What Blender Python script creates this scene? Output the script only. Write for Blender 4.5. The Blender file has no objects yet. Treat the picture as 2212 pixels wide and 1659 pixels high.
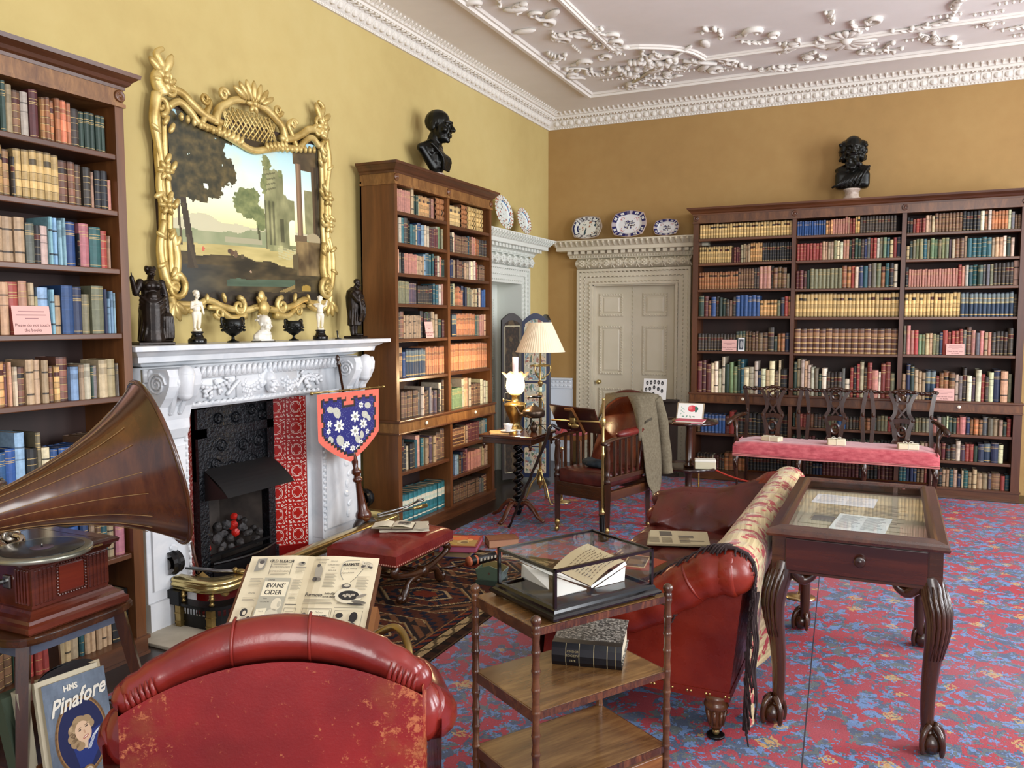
import bpy, bmesh, math, random
from mathutils import Vector, Matrix, noise as MN
R_ = random.Random(7)
C = bpy.context.scene.collection
PI = math.pi
def lin(c):
    return tuple(((x/12.92) if x <= .04045 else ((x+.055)/1.055)**2.4) for x in c[:3])
# ---------------------------------------------------------------- mesh builder
class MB:
    def __init__(s):
        s.v=[]; s.f=[]; s.m=[]; s.c=[]; s.s=[]; s.T=Matrix(); s.col=(1,1,1); s.mi=0; s.sm=False; s.hc=False
    def setc(s,c): s.col=lin(c); s.hc=True; return s
    def add(s,vs,fs,cols=None):
        o=len(s.v); T=s.T
        s.v += [tuple(T@Vector(p)) for p in vs]
        for i,f in enumerate(fs):
            s.f.append(tuple(o+k for k in f)); s.m.append(s.mi); s.s.append(s.sm)
            s.c.append(cols[i] if cols else s.col)
    def box(s,x0,x1,y0,y1,z0,z1):
        v=[(x0,y0,z0),(x1,y0,z0),(x1,y1,z0),(x0,y1,z0),(x0,y0,z1),(x1,y0,z1),(x1,y1,z1),(x0,y1,z1)]
        s.add(v,[(3,2,1,0),(4,5,6,7),(0,1,5,4),(1,2,6,5),(2,3,7,6),(3,0,4,7)])
    def bbox(s,x0,x1,y0,y1,z0,z1,b=.006):
        # box with chamfered edges
        bm=bmesh.new(); r=bmesh.ops.create_cube(bm,size=1)
        for q in bm.verts: q.co=((x0+x1)/2+q.co.x*(x1-x0),(y0+y1)/2+q.co.y*(y1-y0),(z0+z1)/2+q.co.z*(z1-z0))
        bmesh.ops.bevel(bm,geom=bm.edges[:],offset=b,segments=2,affect='EDGES',profile=.5)
        s.bm(bm)
    def bm(s,bm):
        bm.verts.index_update()
        s.add([tuple(q.co) for q in bm.verts],[tuple(q.index for q in f.verts) for f in bm.faces]); bm.free()
    def prism(s,poly,z0,z1):
        # polygon in xy extruded along z
        n=len(poly); v=[(x,y,z0) for x,y in poly]+[(x,y,z1) for x,y in poly]
        f=[tuple(reversed(range(n))),tuple(range(n,2*n))]+[(i,(i+1)%n,n+(i+1)%n,n+i) for i in range(n)]
        s.add(v,f)
    def lathe(s,prof,n=20,cap=True):
        # prof: (r,z) bottom to top
        v=[];f=[];m=len(prof)
        for r,z in prof:
            for k in range(n):
                a=2*PI*k/n; v.append((r*math.cos(a),r*math.sin(a),z))
        for i in range(m-1):
            for k in range(n):
                f.append((i*n+k,i*n+(k+1)%n,(i+1)*n+(k+1)%n,(i+1)*n+k))
        if cap:
            f.append(tuple(reversed(range(n)))); f.append(tuple(range((m-1)*n,m*n)))
        s.add(v,f)
    def tube(s,pts,r,n=8,closed=False,cap=True,flat=1.0):
        pts=[Vector(p) for p in pts]; N=len(pts)
        rs=r if isinstance(r,(list,tuple)) else [r]*N
        v=[];f=[]; up=None
        for i,p in enumerate(pts):
            if closed: t=pts[(i+1)%N]-pts[i-1]
            else: t=pts[min(i+1,N-1)]-pts[max(i-1,0)]
            if t.length<1e-9: t=Vector((0,0,1))
            t.normalize()
            if up is None:
                up=Vector((0,0,1)) if abs(t.z)<.9 else Vector((1,0,0))
            a=t.cross(up)
            if a.length<1e-6: a=t.cross(Vector((0,1,0)))
            a.normalize(); b=a.cross(t); b.normalize(); up=b
            for k in range(n):
                w=2*PI*k/n; v.append(tuple(p+(a*math.cos(w)+b*math.sin(w)*flat)*rs[i]))
        M=N if closed else N-1
        for i in range(M):
            j=(i+1)%N
            for k in range(n): f.append((i*n+k,i*n+(k+1)%n,j*n+(k+1)%n,j*n+k))
        if cap and not closed:
            f.append(tuple(reversed(range(n)))); f.append(tuple(range((N-1)*n,N*n)))
        s.add(v,f)
    def ell(s,c,r,n=10,m=7,rot=None):
        v=[];f=[]; c=Vector(c)
        if not isinstance(r,(list,tuple)): r=(r,r,r)
        def P(q):
            q=Vector((q[0]*r[0],q[1]*r[1],q[2]*r[2]))
            if rot is not None: q=rot@q
            return tuple(c+q)
        v.append(P((0,0,-1)))
        for i in range(1,m):
            t=PI*i/m-PI/2
            for k in range(n):
                a=2*PI*k/n; v.append(P((math.cos(t)*math.cos(a),math.cos(t)*math.sin(a),math.sin(t))))
        v.append(P((0,0,1)))
        for k in range(n): f.append((0,1+(k+1)%n,1+k))
        for i in range(m-2):
            for k in range(n): f.append((1+i*n+k,1+i*n+(k+1)%n,1+(i+1)*n+(k+1)%n,1+(i+1)*n+k))
        L=len(v)-1; b=1+(m-2)*n
        for k in range(n): f.append((b+k,b+(k+1)%n,L))
        s.add(v,f)
    def cap(s,a,b,ra,rb,n=10):
        # rounded tapered limb
        s.tube([a,b],[ra,rb],n); s.ell(a,ra,n,6); s.ell(b,rb,n,6)
    def grid(s,fn,nu,nv,cfn=None,cu=False):
        v=[];f=[];cs=[]
        for j in range(nv+1):
            for i in range(nu+1): v.append(tuple(fn(i/nu,j/nv)))
        for j in range(nv):
            for i in range(nu):
                a=j*(nu+1)+i; f.append((a,a+1,a+nu+2,a+nu+1))
                if cfn: cs.append(lin(cfn((i+.5)/nu,(j+.5)/nv)))
        if cfn: s.hc=True
        s.add(v,f,cs if cfn else None)
    def rgrid(s,fn,nu,nv): # closed in u
        v=[];f=[]
        for j in range(nv+1):
            for i in range(nu): v.append(tuple(fn(i/nu,j/nv)))
        for j in range(nv):
            for i in range(nu):
                a=j*nu+i; b=j*nu+(i+1)%nu; f.append((a,b,b+nu,a+nu))
        f.append(tuple(reversed(range(nu)))); f.append(tuple(range(nv*nu,nv*nu+nu)))
        s.add(v,f)
    def sweep(s,prof,path,closed=False):
        # prof: (outward, up) pairs; path: list of (point, outward dir) ; up = +z
        v=[];f=[];n=len(prof)
        for p,d in path:
            p=Vector(p); d=Vector(d)
            for a,b in prof: v.append(tuple(p+d*a+Vector((0,0,b))))
        for i in range(len(path)-1):
            for k in range(n-1): f.append((i*n+k,i*n+k+1,(i+1)*n+k+1,(i+1)*n+k))
        s.add(v,f)
    def build(s,name,mats,parent=None,smooth=None,loc=None,rot=None,norm=True):
        me=bpy.data.meshes.new(name); me.from_pydata(s.v,[],s.f)
        if not isinstance(mats,(list,tuple)): mats=[mats]
        for m in mats: me.materials.append(m)
        me.polygons.foreach_set('material_index',s.m)
        me.polygons.foreach_set('use_smooth',[bool(x) if smooth is None else bool(smooth) for x in s.s])
        if s.hc:
            ca=me.color_attributes.new('Col','FLOAT_COLOR','CORNER'); d=[]
            for f,c in zip(s.f,s.c): d += [c[0],c[1],c[2],1.0]*len(f)
            ca.data.foreach_set('color',d)
        me.update()
        if norm:
            bm=bmesh.new(); bm.from_mesh(me); bmesh.ops.recalc_face_normals(bm,faces=bm.faces[:]); bm.to_mesh(me); bm.free()
        o=bpy.data.objects.new(name,me); C.objects.link(o)
        if parent: o.parent=parent
        if loc is not None: o.location=loc
        if rot is not None: o.rotation_euler=rot
        return o
def tag(o,label,cat,group=None,kind=None):
    o['label']=label
    if cat: o['category']=cat
    if group: o['group']=group
    if kind: o['kind']=kind
    return o
def thing(name,label,cat,loc=(0,0,0),rz=0,group=None):
    o=bpy.data.objects.new(name,None); C.objects.link(o); o.location=loc; o.rotation_euler=(0,0,rz); o.empty_display_size=.05
    return tag(o,label,cat,group)
def struct(o,label=None):
    o['kind']='structure'
    if label: o['label']=label
    return o
def dup(root,loc,rz=None,label=None,scale=None):
    r=root.copy(); C.objects.link(r); r.location=loc
    if rz is not None: r.rotation_euler=(0,0,rz)
    if label: r['label']=label
    if scale: r.scale=(scale,)*3
    for ch in list(root.children):
        c=ch.copy(); C.objects.link(c); c.parent=r
        for g in list(ch.children):
            d=g.copy(); C.objects.link(d); d.parent=c
    return r
def bevel(o,w=.004,seg=2,ang=.6):
    m=o.modifiers.new('b','BEVEL'); m.width=w; m.segments=seg; m.limit_method='ANGLE'; m.angle_limit=ang
    return o
def bake(o):
    dg=bpy.context.evaluated_depsgraph_get(); dg.update()
    me=bpy.data.meshes.new_from_object(o.evaluated_get(dg)); o.modifiers.clear(); o.data=me; return o
def sculpt(mb,name,mat,parent=None,vox=.004,it=6,fac=.5,loc=None,rot=None,dec=None):
    # many overlapping volumes fused to one continuous skin
    o=mb.build(name,mat,parent,loc=loc,rot=rot)
    m=o.modifiers.new('r','REMESH'); m.mode='VOXEL'; m.voxel_size=vox; m.use_smooth_shade=True
    m=o.modifiers.new('s','SMOOTH'); m.iterations=it; m.factor=fac
    bake(o)
    for p in o.data.polygons: p.use_smooth=True
    if not o.data.materials: o.data.materials.append(mat)
    return o
def text_mesh(t,size,align='CENTER',shear=0,bold=0,xs=1):
    cu=bpy.data.curves.new('t','FONT'); cu.body=t; cu.size=size; cu.align_x=align; cu.align_y='CENTER'; cu.shear=shear; cu.offset=bold
    cu.resolution_u=2
    o=bpy.data.objects.new('t',cu); C.objects.link(o)
    dg=bpy.context.evaluated_depsgraph_get(); dg.update()
    me=bpy.data.meshes.new_from_object(o.evaluated_get(dg))
    v=[(p.co.x*xs,p.co.y,0) for p in me.vertices]; f=[tuple(p.vertices) for p in me.polygons]
    bpy.data.objects.remove(o); bpy.data.curves.remove(cu); bpy.data.meshes.remove(me)
    return v,f
def put_text(mb,t,size,x,y,col,z=.0006,align='CENTER',shear=0,bold=0,rot=0,xs=1,wav=None):
    v,f=text_mesh(t,size,align,shear,bold,xs); c,s=math.cos(rot),math.sin(rot)
    if wav: v=[(a,b+wav(a),0) for a,b,_ in v]
    mb.setc(col); mb.add([(x+a*c-b*s,y+a*s+b*c,z) for a,b,_ in v],f)
def rectc(mb,x0,x1,y0,y1,col,z=.0004):
    mb.setc(col); mb.add([(x0,y0,z),(x1,y0,z),(x1,y1,z),(x0,y1,z)],[(0,1,2,3)])
def ngon(mb,pts,col,z=.0005):
    mb.setc(col); mb.add([(x,y,z) for x,y in pts],[tuple(range(len(pts)))])
def oval(mb,x,y,rx,ry,col,z,n=24,rot=0):
    c,s=math.cos(rot),math.sin(rot)
    ngon(mb,[(x+rx*math.cos(2*PI*k/n)*c-ry*math.sin(2*PI*k/n)*s,y+rx*math.cos(2*PI*k/n)*s+ry*math.sin(2*PI*k/n)*c) for k in range(n)],col,z)
def frame_at(o,x,y,z=None):
    # matrix with origin o, x axis, y axis (z = cross)
    x=Vector(x).normalized(); y=Vector(y); y=(y-x*y.dot(x)).normalized(); z=x.cross(y)
    return Matrix(((x.x,y.x,z.x,o[0]),(x.y,y.y,z.y,o[1]),(x.z,y.z,z.z,o[2]),(0,0,0,1)))
def spiral(cx,cy,r0,r1,a0,a1,n=14):
    return [(cx+(r0+(r1-r0)*k/n)*math.cos(a0+(a1-a0)*k/n),cy+(r0+(r1-r0)*k/n)*math.sin(a0+(a1-a0)*k/n)) for k in range(n+1)]
def sp(pts,n=8):
    # Catmull-Rom through points
    P=[Vector(p) for p in pts]; out=[]
    for i in range(len(P)-1):
        a=P[max(i-1,0)];b=P[i];c=P[i+1];d=P[min(i+2,len(P)-1)]
        for k in range(n):
            t=k/n
            out.append(.5*((2*b)+(c-a)*t+(2*a-5*b+4*c-d)*t*t+(3*b-a-3*c+d)*t**3))
    out.append(P[-1]); return out
# ---------------------------------------------------------------- materials
MATS={}
class NT:
    def __init__(s,name):
        s.m=bpy.data.materials.new(name); s.m.use_nodes=True; s.t=s.m.node_tree; s.b=s.t.nodes['Principled BSDF']
    def n(s,typ,**k):
        x=s.t.nodes.new(typ)
        for a,b in k.items():
            if a.startswith('i_'): x.inputs[a[2:].replace('_',' ')].default_value=b
            else: setattr(x,a,b)
        return x
    def l(s,a,b): s.t.links.new(a,b)
    def coords(s,scale=(1,1,1),kind='Object'):
        tc=s.n('ShaderNodeTexCoord'); mp=s.n('ShaderNodeMapping'); mp.inputs['Scale'].default_value=scale
        s.l(tc.outputs[kind],mp.inputs['Vector']); return mp.outputs['Vector']
    def noise(s,vec,scale,detail=4,rough=.55,dist=0):
        x=s.n('ShaderNodeTexNoise'); x.inputs['Scale'].default_value=scale; x.inputs['Detail'].default_value=detail; x.inputs['Roughness'].default_value=rough; x.inputs['Distortion'].default_value=dist
        if vec is not None: s.l(vec,x.inputs['Vector'])
        return x.outputs['Fac']
    def ramp(s,fac,stops,interp='LINEAR'):
        x=s.n('ShaderNodeValToRGB'); r=x.color_ramp; r.interpolation=interp
        while len(r.elements)<len(stops): r.elements.new(.5)
        for e,(p,c) in zip(r.elements,stops): e.position=p; e.color=(*c,1)
        s.l(fac,x.inputs['Fac']); return x.outputs['Color']
    def mix(s,fac,a,b,mode='MIX'):
        x=s.n('ShaderNodeMix',data_type='RGBA',blend_type=mode)
        for sock,val in ((x.inputs['Factor'],fac),(x.inputs['A'],a),(x.inputs['B'],b)):
            if hasattr(val,'links') or isinstance(val,bpy.types.NodeSocket): s.l(val,sock)
            elif isinstance(val,(int,float)): sock.default_value=val
            else: sock.default_value=(*val,1)
        return x.outputs['Result']
    def math(s,op,a,b=0):
        x=s.n('ShaderNodeMath',operation=op)
        for sock,val in ((x.inputs[0],a),(x.inputs[1],b)):
            if isinstance(val,(int,float)): sock.default_value=val
            else: s.l(val,sock)
        return x.outputs[0]
    def bump(s,h,strength=.3,dist=.01):
        x=s.n('ShaderNodeBump'); x.inputs['Strength'].default_value=strength; x.inputs['Distance'].default_value=dist
        s.l(h,x.inputs['Height']); s.l(x.outputs['Normal'],s.b.inputs['Normal'])
def mat(name,c,rough=.5,metal=0,c2=None,scale=5,st=(1,1,1),detail=5,lo=.35,hi=.65,bump=0,bscale=60,bst=(1,1,1),coat=0,spec=.5,vcol=False,dist=0,bdist=.005,trans=0,alpha=1,emit=0,rvar=0,sheen=0):
    if name in MATS: return MATS[name]
    N=NT(name); b=N.b
    b.inputs['Roughness'].default_value=rough; b.inputs['Metallic'].default_value=metal
    b.inputs['Specular IOR Level'].default_value=spec
    if coat: b.inputs['Coat Weight'].default_value=coat; b.inputs['Coat Roughness'].default_value=.12
    if sheen: b.inputs['Sheen Weight'].default_value=sheen
    if trans: b.inputs['Transmission Weight'].default_value=trans
    col=None
    if vcol:
        a=N.n('ShaderNodeAttribute',attribute_name='Col'); col=a.outputs['Color']
        if c2:  # darkening variation amount
            f=N.noise(N.coords(st),scale,detail,dist=dist)
            col=N.mix(1.0,col,N.ramp(f,[(lo,(c2,)*3),(hi,(1,1,1))]),'MULTIPLY')
    elif c2 is not None:
        f=N.noise(N.coords(st),scale,detail,dist=dist)
        col=N.ramp(f,[(lo,lin(c)),(hi,lin(c2))])
    if col is None: b.inputs['Base Color'].default_value=(*lin(c),1)
    else: N.l(col,b.inputs['Base Color'])
    if rvar:
        f2=N.noise(N.coords((1,1,1)),14,3); x=N.ramp(f2,[(.3,(max(rough-rvar,.03),)*3),(.7,(rough+rvar,)*3)]); N.l(x,b.inputs['Roughness'])
    if bump: N.bump(N.noise(N.coords(bst),bscale,4),bump,bdist)
    if emit:
        b.inputs['Emission Strength'].default_value=emit
        if col is None: b.inputs['Emission Color'].default_value=(*lin(c),1)
        else: N.l(col,b.inputs['Emission Color'])
    MATS[name]=N.m; return N.m
def wood(name,c1,c2,ax='z',rough=.32,scale=9,coat=.25,k=.1,band=None,spec=.5):
    if name in MATS: return MATS[name]
    N=NT(name); st={'x':(k,1,1),'y':(1,k,1),'z':(1,1,k)}[ax]
    v=N.coords(st); f=N.noise(v,scale,5,.6,1.2); f2=N.noise(v,scale*9,3,.7,.4)
    m=N.math('ADD',N.math('MULTIPLY',f,.75),N.math('MULTIPLY',f2,.25))
    mid=tuple((a+b)/2 for a,b in zip(c1,c2))
    col=N.ramp(m,[(.34,lin(c1)),(.5,lin(mid)),(.66,lin(c2))])
    N.l(col,N.b.inputs['Base Color']); N.b.inputs['Roughness'].default_value=rough; N.b.inputs['Specular IOR Level'].default_value=spec
    N.b.inputs['Coat Weight'].default_value=coat; N.b.inputs['Coat Roughness'].default_value=.15
    N.bump(f2,.06,.002); MATS[name]=N.m; return N.m
VC=mat('painted_surface',(1,1,1),.75,vcol=True)
BOOKM=mat('book_binding',(1,1,1),.55,vcol=True,c2=.72,scale=45,lo=.3,hi=.6)
PAPER=mat('printed_paper',(1,1,1),.8,vcol=True)
GLOSS=mat('glazed_ceramic',(1,1,1),.15,vcol=True)
BRONZE=mat('dark_bronze',(.06,.065,.06),.3,.55,c2=(.12,.12,.10),scale=14,bump=.12,bscale=50)
BROWNBR=mat('brown_bronze',(.10,.075,.06),.32,.5,c2=(.16,.12,.09),scale=14,bump=.12,bscale=60)
GILT=mat('gilded_wood',(.70,.58,.31),.38,.45,c2=(.90,.80,.52),scale=9,bump=.25,bscale=45)
BRASS=mat('polished_brass',(.72,.62,.38),.22,.9,c2=(.82,.74,.50),scale=6)
OLDBRASS=mat('aged_brass',(.52,.43,.25),.3,.9,c2=(.68,.58,.36),scale=10)
STEEL=mat('steel',(.55,.55,.55),.28,1)
BLACK=mat('black_iron',(.035,.036,.04),.4,.4,c2=(.06,.06,.065),scale=12,bump=.1)
EBONY=mat('black_polish',(.02,.02,.024),.15)
MARBLE=mat('white_marble',(.77,.79,.81),.3,c2=(.87,.875,.88),scale=3,detail=7,dist=1.5,lo=.3,hi=.6)
PLASTER=mat('white_plaster',(.90,.88,.84),.75)
CREAMP=mat('cream_paint',(.80,.76,.66),.45,c2=(.83,.79,.70),scale=3)
IVORY=mat('ivory_carving',(.93,.88,.77),.4,c2=(.97,.93,.85),scale=12)
STONEP=mat('mottled_marble',(.62,.52,.46),.35,c2=(.83,.77,.71),scale=16,detail=6)
MAHOG=wood('dark_mahogany',(.125,.06,.028),(.275,.15,.07),'z',.25,8,.35)
MAHX=wood('dark_mahogany_along',(.145,.07,.032),(.31,.175,.08),'x',.25,8,.35)
MAHY=wood('dark_mahogany_across',(.145,.07,.032),(.31,.175,.08),'y',.25,8,.35)
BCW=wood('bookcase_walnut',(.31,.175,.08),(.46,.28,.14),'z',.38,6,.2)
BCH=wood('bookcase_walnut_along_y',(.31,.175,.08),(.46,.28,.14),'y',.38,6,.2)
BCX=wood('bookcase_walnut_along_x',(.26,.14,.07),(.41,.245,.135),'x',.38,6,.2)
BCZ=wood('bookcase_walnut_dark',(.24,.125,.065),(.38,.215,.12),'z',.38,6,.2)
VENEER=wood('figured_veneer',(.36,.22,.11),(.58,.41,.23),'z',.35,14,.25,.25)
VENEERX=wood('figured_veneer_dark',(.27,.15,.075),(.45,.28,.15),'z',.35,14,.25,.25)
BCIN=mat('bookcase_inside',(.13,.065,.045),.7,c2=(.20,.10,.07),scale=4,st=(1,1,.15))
ROSE=wood('rosewood',(.20,.11,.065),(.43,.28,.17),'x',.22,7,.4)
ROSET=wood('rosewood_top',(.26,.15,.07),(.56,.42,.25),'x',.2,8,.45,.12)
LEATH=mat('red_leather',(.34,.085,.075),.3,c2=(.43,.13,.10),scale=5,bump=.15,bscale=90,rvar=.08)
LEATHD=mat('dark_red_leather',(.22,.07,.06),.3,c2=(.30,.10,.08),scale=6,bump=.15,bscale=90,rvar=.08)
CR0=Matrix(((.90587116,-.03033961,.42246531),(.42354934,.06922417,-.90322421),(-.00184134,.99713967,.0755585)))
EYE=Vector((0,0,1.6))
def _ray(px,py): return CR0@Vector((px-1106,-(py-829.5),-1761.455))
def AX(px,py,x): r=_ray(px,py); return EYE+r*(x/r.x)
def AY(px,py,y): r=_ray(px,py); return EYE+r*(y/r.y)
def AZ(px,py,z): r=_ray(px,py); return EYE+r*((z-1.6)/r.z)
# ================================================================ ROOM
XW,YB,ZC=-3.61,8.70,3.90
XF,YF=-3.26,8.35          # bookcase fronts
def wallmat(name,c1,c2,c3):
    N=NT(name); v=N.coords(); f=N.noise(v,.6,3,.5); f2=N.noise(v,7,5,.6)
    col=N.ramp(N.math('ADD',N.math('MULTIPLY',f,.7),N.math('MULTIPLY',f2,.3)),[(.35,lin(c1)),(.5,lin(c2)),(.65,lin(c3))])
    N.l(col,N.b.inputs['Base Color']); N.b.inputs['Roughness'].default_value=.8; N.bump(N.noise(v,90,3),.08,.003); return N.m
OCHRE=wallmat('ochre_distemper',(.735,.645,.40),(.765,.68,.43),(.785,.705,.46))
OCHRE_SHADED=wallmat('shaded_ochre_distemper',(.61,.475,.275),(.645,.505,.295),(.67,.535,.32))  # left wall's ochre made darker; back wall's dimmer grazing light put into colour
CEILM=wallmat('ceiling_distemper',(.90,.885,.865),(.92,.905,.885),(.935,.92,.905))
FLOORM=wood('dark_floorboards',(.075,.045,.03),(.15,.085,.055),'y',.35,5,.2)
m=MB(); m.box(-4.2,4.2,-2.2,9.2,-.1,0); struct(m.build('floor',FLOORM))
# wall with a doorway: three blocks
def wall_open(name,boxes,mt):
    m=MB()
    for b in boxes: m.box(*b)
    return struct(m.build(name,mt))
wall_open('wall_left',[(XW-.12,XW,-2.2,3.30,0,ZC),(XW-.12,XW,3.30,4.25,1.2,ZC),(XW-.12,XW,4.25,7.10,0,ZC),(XW-.12,XW,7.92,YB,0,ZC),(XW-.12,XW,7.10,7.92,2.01,ZC)],OCHRE)
wall_open('wall_back',[(XW-.12,-3.08,YB,YB+.12,0,ZC),(-2.12,4.2,YB,YB+.12,0,ZC),(-3.08,-2.12,YB,YB+.12,2.02,ZC)],OCHRE_SHADED)
m=MB(); m.box(-4.2,4.2,-2.2,9.2,ZC,ZC+.1); struct(m.build('ceiling',CEILM))
# white dado below the chair rail
DADOM=mat('white_dado_paint',(.84,.86,.88),.5)
m=MB(); m.box(XW,-3.30,YB-.015,YB,.0,.86); m.box(XW,XW+.015,8.2,YB-.015,0,.86); struct(m.build('trim_1',DADOM),'white panelled dado between the two corner doors')
m=MB()
def fret_rail(m,a,b,axis):
    L=b-a; n=int(L/.05)
    for k in range(n):
        t=a+(k+.5)*.05
        for dz in (-.025,.02):
            if axis=='x': m.ell((t,YB-.03,.9+dz),(.022,.012,.016),6,4)
            else: m.ell((XW+.03,t,.9+dz),(.012,.022,.016),6,4)
m.box(XW,-3.30,YB-.03,YB,.845,.95); m.box(XW,-3.30,YB-.05,YB,.945,.965); m.box(XW,XW+.03,8.2,YB-.03,.845,.95); m.box(XW,XW+.05,8.2,YB-.05,.945,.965)
fret_rail(m,XW+.05,-3.30,'x'); fret_rail(m,8.2,YB-.05,'y')
struct(m.build('trim_2',DADOM),'carved white chair rail')
m=MB(); m.box(XW,XW+.04,4.99,7.0,0,.16); m.box(XW,-3.30,YB-.04,YB,0,.16); struct(m.build('baseboard_back',DADOM))
# ---------------------------------------------------------------- cornice
prof=[(0,-.145),(.018,-.145),(.018,-.128),(.03,-.12),(.045,-.105),(.062,-.075),(.068,-.068),(.075,-.062),(.075,-.058),(.135,-.056),(.135,-.035),(.155,-.034),(.165,-.018),(.195,-.004),(.22,0)]
m=MB(); m.sweep(prof,[((XW,-2,ZC),(1,0,0)),((XW,YB,ZC),(1,-1,0)),((4.2,YB,ZC),(0,-1,0))])
def cdeco(t,ax):
    def P(o,z): return (XW+o,t,ZC+z) if ax=='y' else (t,YB-o,ZC+z)
    return P
def along(a,b,step):
    n=int((b-a)/step); return [a+(k+.5)*(b-a)/n for k in range(n)]
for ax,a,b in (('y',1.5,YB-.08),('x',XW+.08,3.2)):
    for t in along(a,b,.085):
        P=cdeco(t,ax); r=(.022,.03,.03) if ax=='y' else (.03,.022,.03)
        m.ell(P(.05,-.092),r,8,5)
        P2=cdeco(t+.0425,ax); m.cap(P2(.034,-.118),P2(.066,-.07),.004,.007,5)
    for t in along(a,b,.07):
        P=cdeco(t,ax); Q=cdeco(t+.03,ax); m.cap(P(.085,-.06),Q(.125,-.06),.009,.009,5); m.ell(P(.122,-.058),.011,6,4)
    for t in along(a,b,.055):
        P=cdeco(t,ax); m.cap(P(.16,-.026),P(.2,-.006),.008,.012,5)
    for t in along(a,b,.03):
        P=cdeco(t,ax); m.ell(P(.02,-.135),(.007,.009,.008),5,3)
struct(m.build('trim_3',PLASTER,norm=False),'white egg-and-dart plaster cornice')
# ---------------------------------------------------------------- ceiling plasterwork
m=MB()
def mould(m,pts,w,h):
    pr=[(-w,0),(-w*.8,-h*.5),(-w*.45,-h*.5),(-w*.3,-h),(w*.3,-h),(w*.45,-h*.5),(w*.8,-h*.5),(w,0)]
    path=[]
    P=[Vector((x,y,ZC)) for x,y in pts]
    for i,p in enumerate(P):
        d1=(P[i]-P[i-1]).normalized() if i else (P[1]-P[0]).normalized()
        d2=(P[i+1]-P[i]).normalized() if i<len(P)-1 else d1
        n1=Vector((d1.y,-d1.x,0)); n2=Vector((d2.y,-d2.x,0)); n=(n1+n2); n=n/(max(n.dot(n1),.3))
        path.append((p,n))
    m.sweep(pr,path)
mould(m,[(-2.87,-1),(-2.87,8.0),(3.8,8.0)],.055,.04)
struct(m.build('trim_4',PLASTER),'straight outer ceiling moulding')
m=MB()
cur=[(-2.22,-1),(-2.22,6.74),(-2.0,6.79)]+[(x,y) for x,y,_ in [tuple(p) for p in sp([(-2.0,6.79,0),(-1.77,6.93,0),(-1.635,7.1,0),(-1.57,7.34,0)],6)[1:]]]+[(3.8,7.30)]
mould(m,cur,.035,.03)
struct(m.build('trim_5',PLASTER),'inner ceiling moulding with curved corner')
m=MB(); RR=random.Random(3)
zz=ZC-.014
def cscroll(x,y,ang,s,turn=1):
    base=[]
    for (px,py) in spiral(0,0,.02,.12,0,turn*1.6*PI,12): base.append((px,py))
    ex,ey=base[-1]; base += [(ex+turn*-.06*0+.09*k/4*math.cos(turn*1.2),ey+.1*k/4) for k in range(1,5)]
    c,q=math.cos(ang),math.sin(ang)
    pts=[(x+s*(a*c-b*q),y+s*(a*q+b*c),zz) for a,b in base]
    m.tube(pts,[.012*s+.02*s*math.sin(PI*k/(len(pts)-1)) for k in range(len(pts))],6)
    m.ell(pts[0],.03*s,6,4)
def leaf(x,y,ang,l,w=.3):
    rot=Matrix.Rotation(ang,3,'Z'); m.ell((x+l/2*math.cos(ang),y+l/2*math.sin(ang),zz),(l/2,l*w/2,.02),8,5,rot)
def spray(x,y,ang,s):
    # acanthus-like curl with leaves and beads
    pts=[]; a=ang; px,py=x,y; bend=RR.uniform(-9,9)
    for k in range(11):
        pts.append((px,py,zz)); px+=.042*s*math.cos(a); py+=.042*s*math.sin(a); a+=bend*.045*(1+.18*k)*.5
    m.tube(pts,[.014*s*(1-.06*k) for k in range(11)],6)
    for k in (2,4,6,8):
        p=pts[k]; leaf(p[0],p[1],ang+bend*.2+(-1)**k*RR.uniform(.5,1.1),.13*s*RR.uniform(.7,1.2),.36)
    m.ell(pts[-1],.026*s,7,5); m.ell(pts[0],.03*s,7,5)
def bunch(x,y,s):
    for k in range(16): m.ell((x+RR.gauss(0,.05*s),y+RR.gauss(0,.045*s),zz-.01),RR.uniform(.016,.03)*s,6,4)
def band(x0,y0,x1,y1,wid,n):
    d=Vector((x1-x0,y1-y0)); L=d.length; d/=L; nn=Vector((-d.y,d.x))
    for k in range(n):
        t=(k+.5)/n*L; w=(RR.random()-.5)*wid; x=x0+d.x*t+nn.x*w; y=y0+d.y*t+nn.y*w; r=RR.random()
        if r<.42: spray(x,y,RR.uniform(0,2*PI),RR.uniform(.5,.8))
        elif r<.72: cscroll(x,y,RR.uniform(0,2*PI),RR.uniform(.5,.85),RR.choice((-1,1)))
        elif r<.86:
            for j in range(5): m.ell((x+d.x*.045*j,y+d.y*.045*j,zz),.013,6,4)
        else: leaf(x,y,RR.uniform(0,6.3),.2,.4)
band(-2.55,4.4,-2.55,7.6,.5,34); band(-2.6,7.65,-1.5,7.65,.55,20); band(-1.5,7.65,3.2,7.65,.5,48); band(-1.55,7.05,3.2,7.05,.5,34)
band(-2.35,6.4,-1.75,7.5,.45,12); band(1.0,6.7,3.4,7.2,.8,14)
bunch(-2.05,7.15,1.3); bunch(-1.9,7.25,1.2); bunch(-2.3,7.3,1)
m.tube([(-2.35,7.75,zz),(-1.6,6.95,zz)],.014,6); m.tube([(-1.75,7.3,zz),(-1.5,7.5,zz)],.02,6)
for k in range(7):
    a=PI*(.12+.76*k/6); leaf(-.42,7.36,a,.25,.34)
for k in range(5): leaf(-.42,7.28,-PI*(.2+.6*k/4),.16,.4)
m.ell((-.42,7.32,zz),.05,8,5)
struct(m.build('trim_6',PLASTER,smooth=True,norm=False),'white rococo plaster scrolls, leaves and shell on ceiling')
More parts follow.
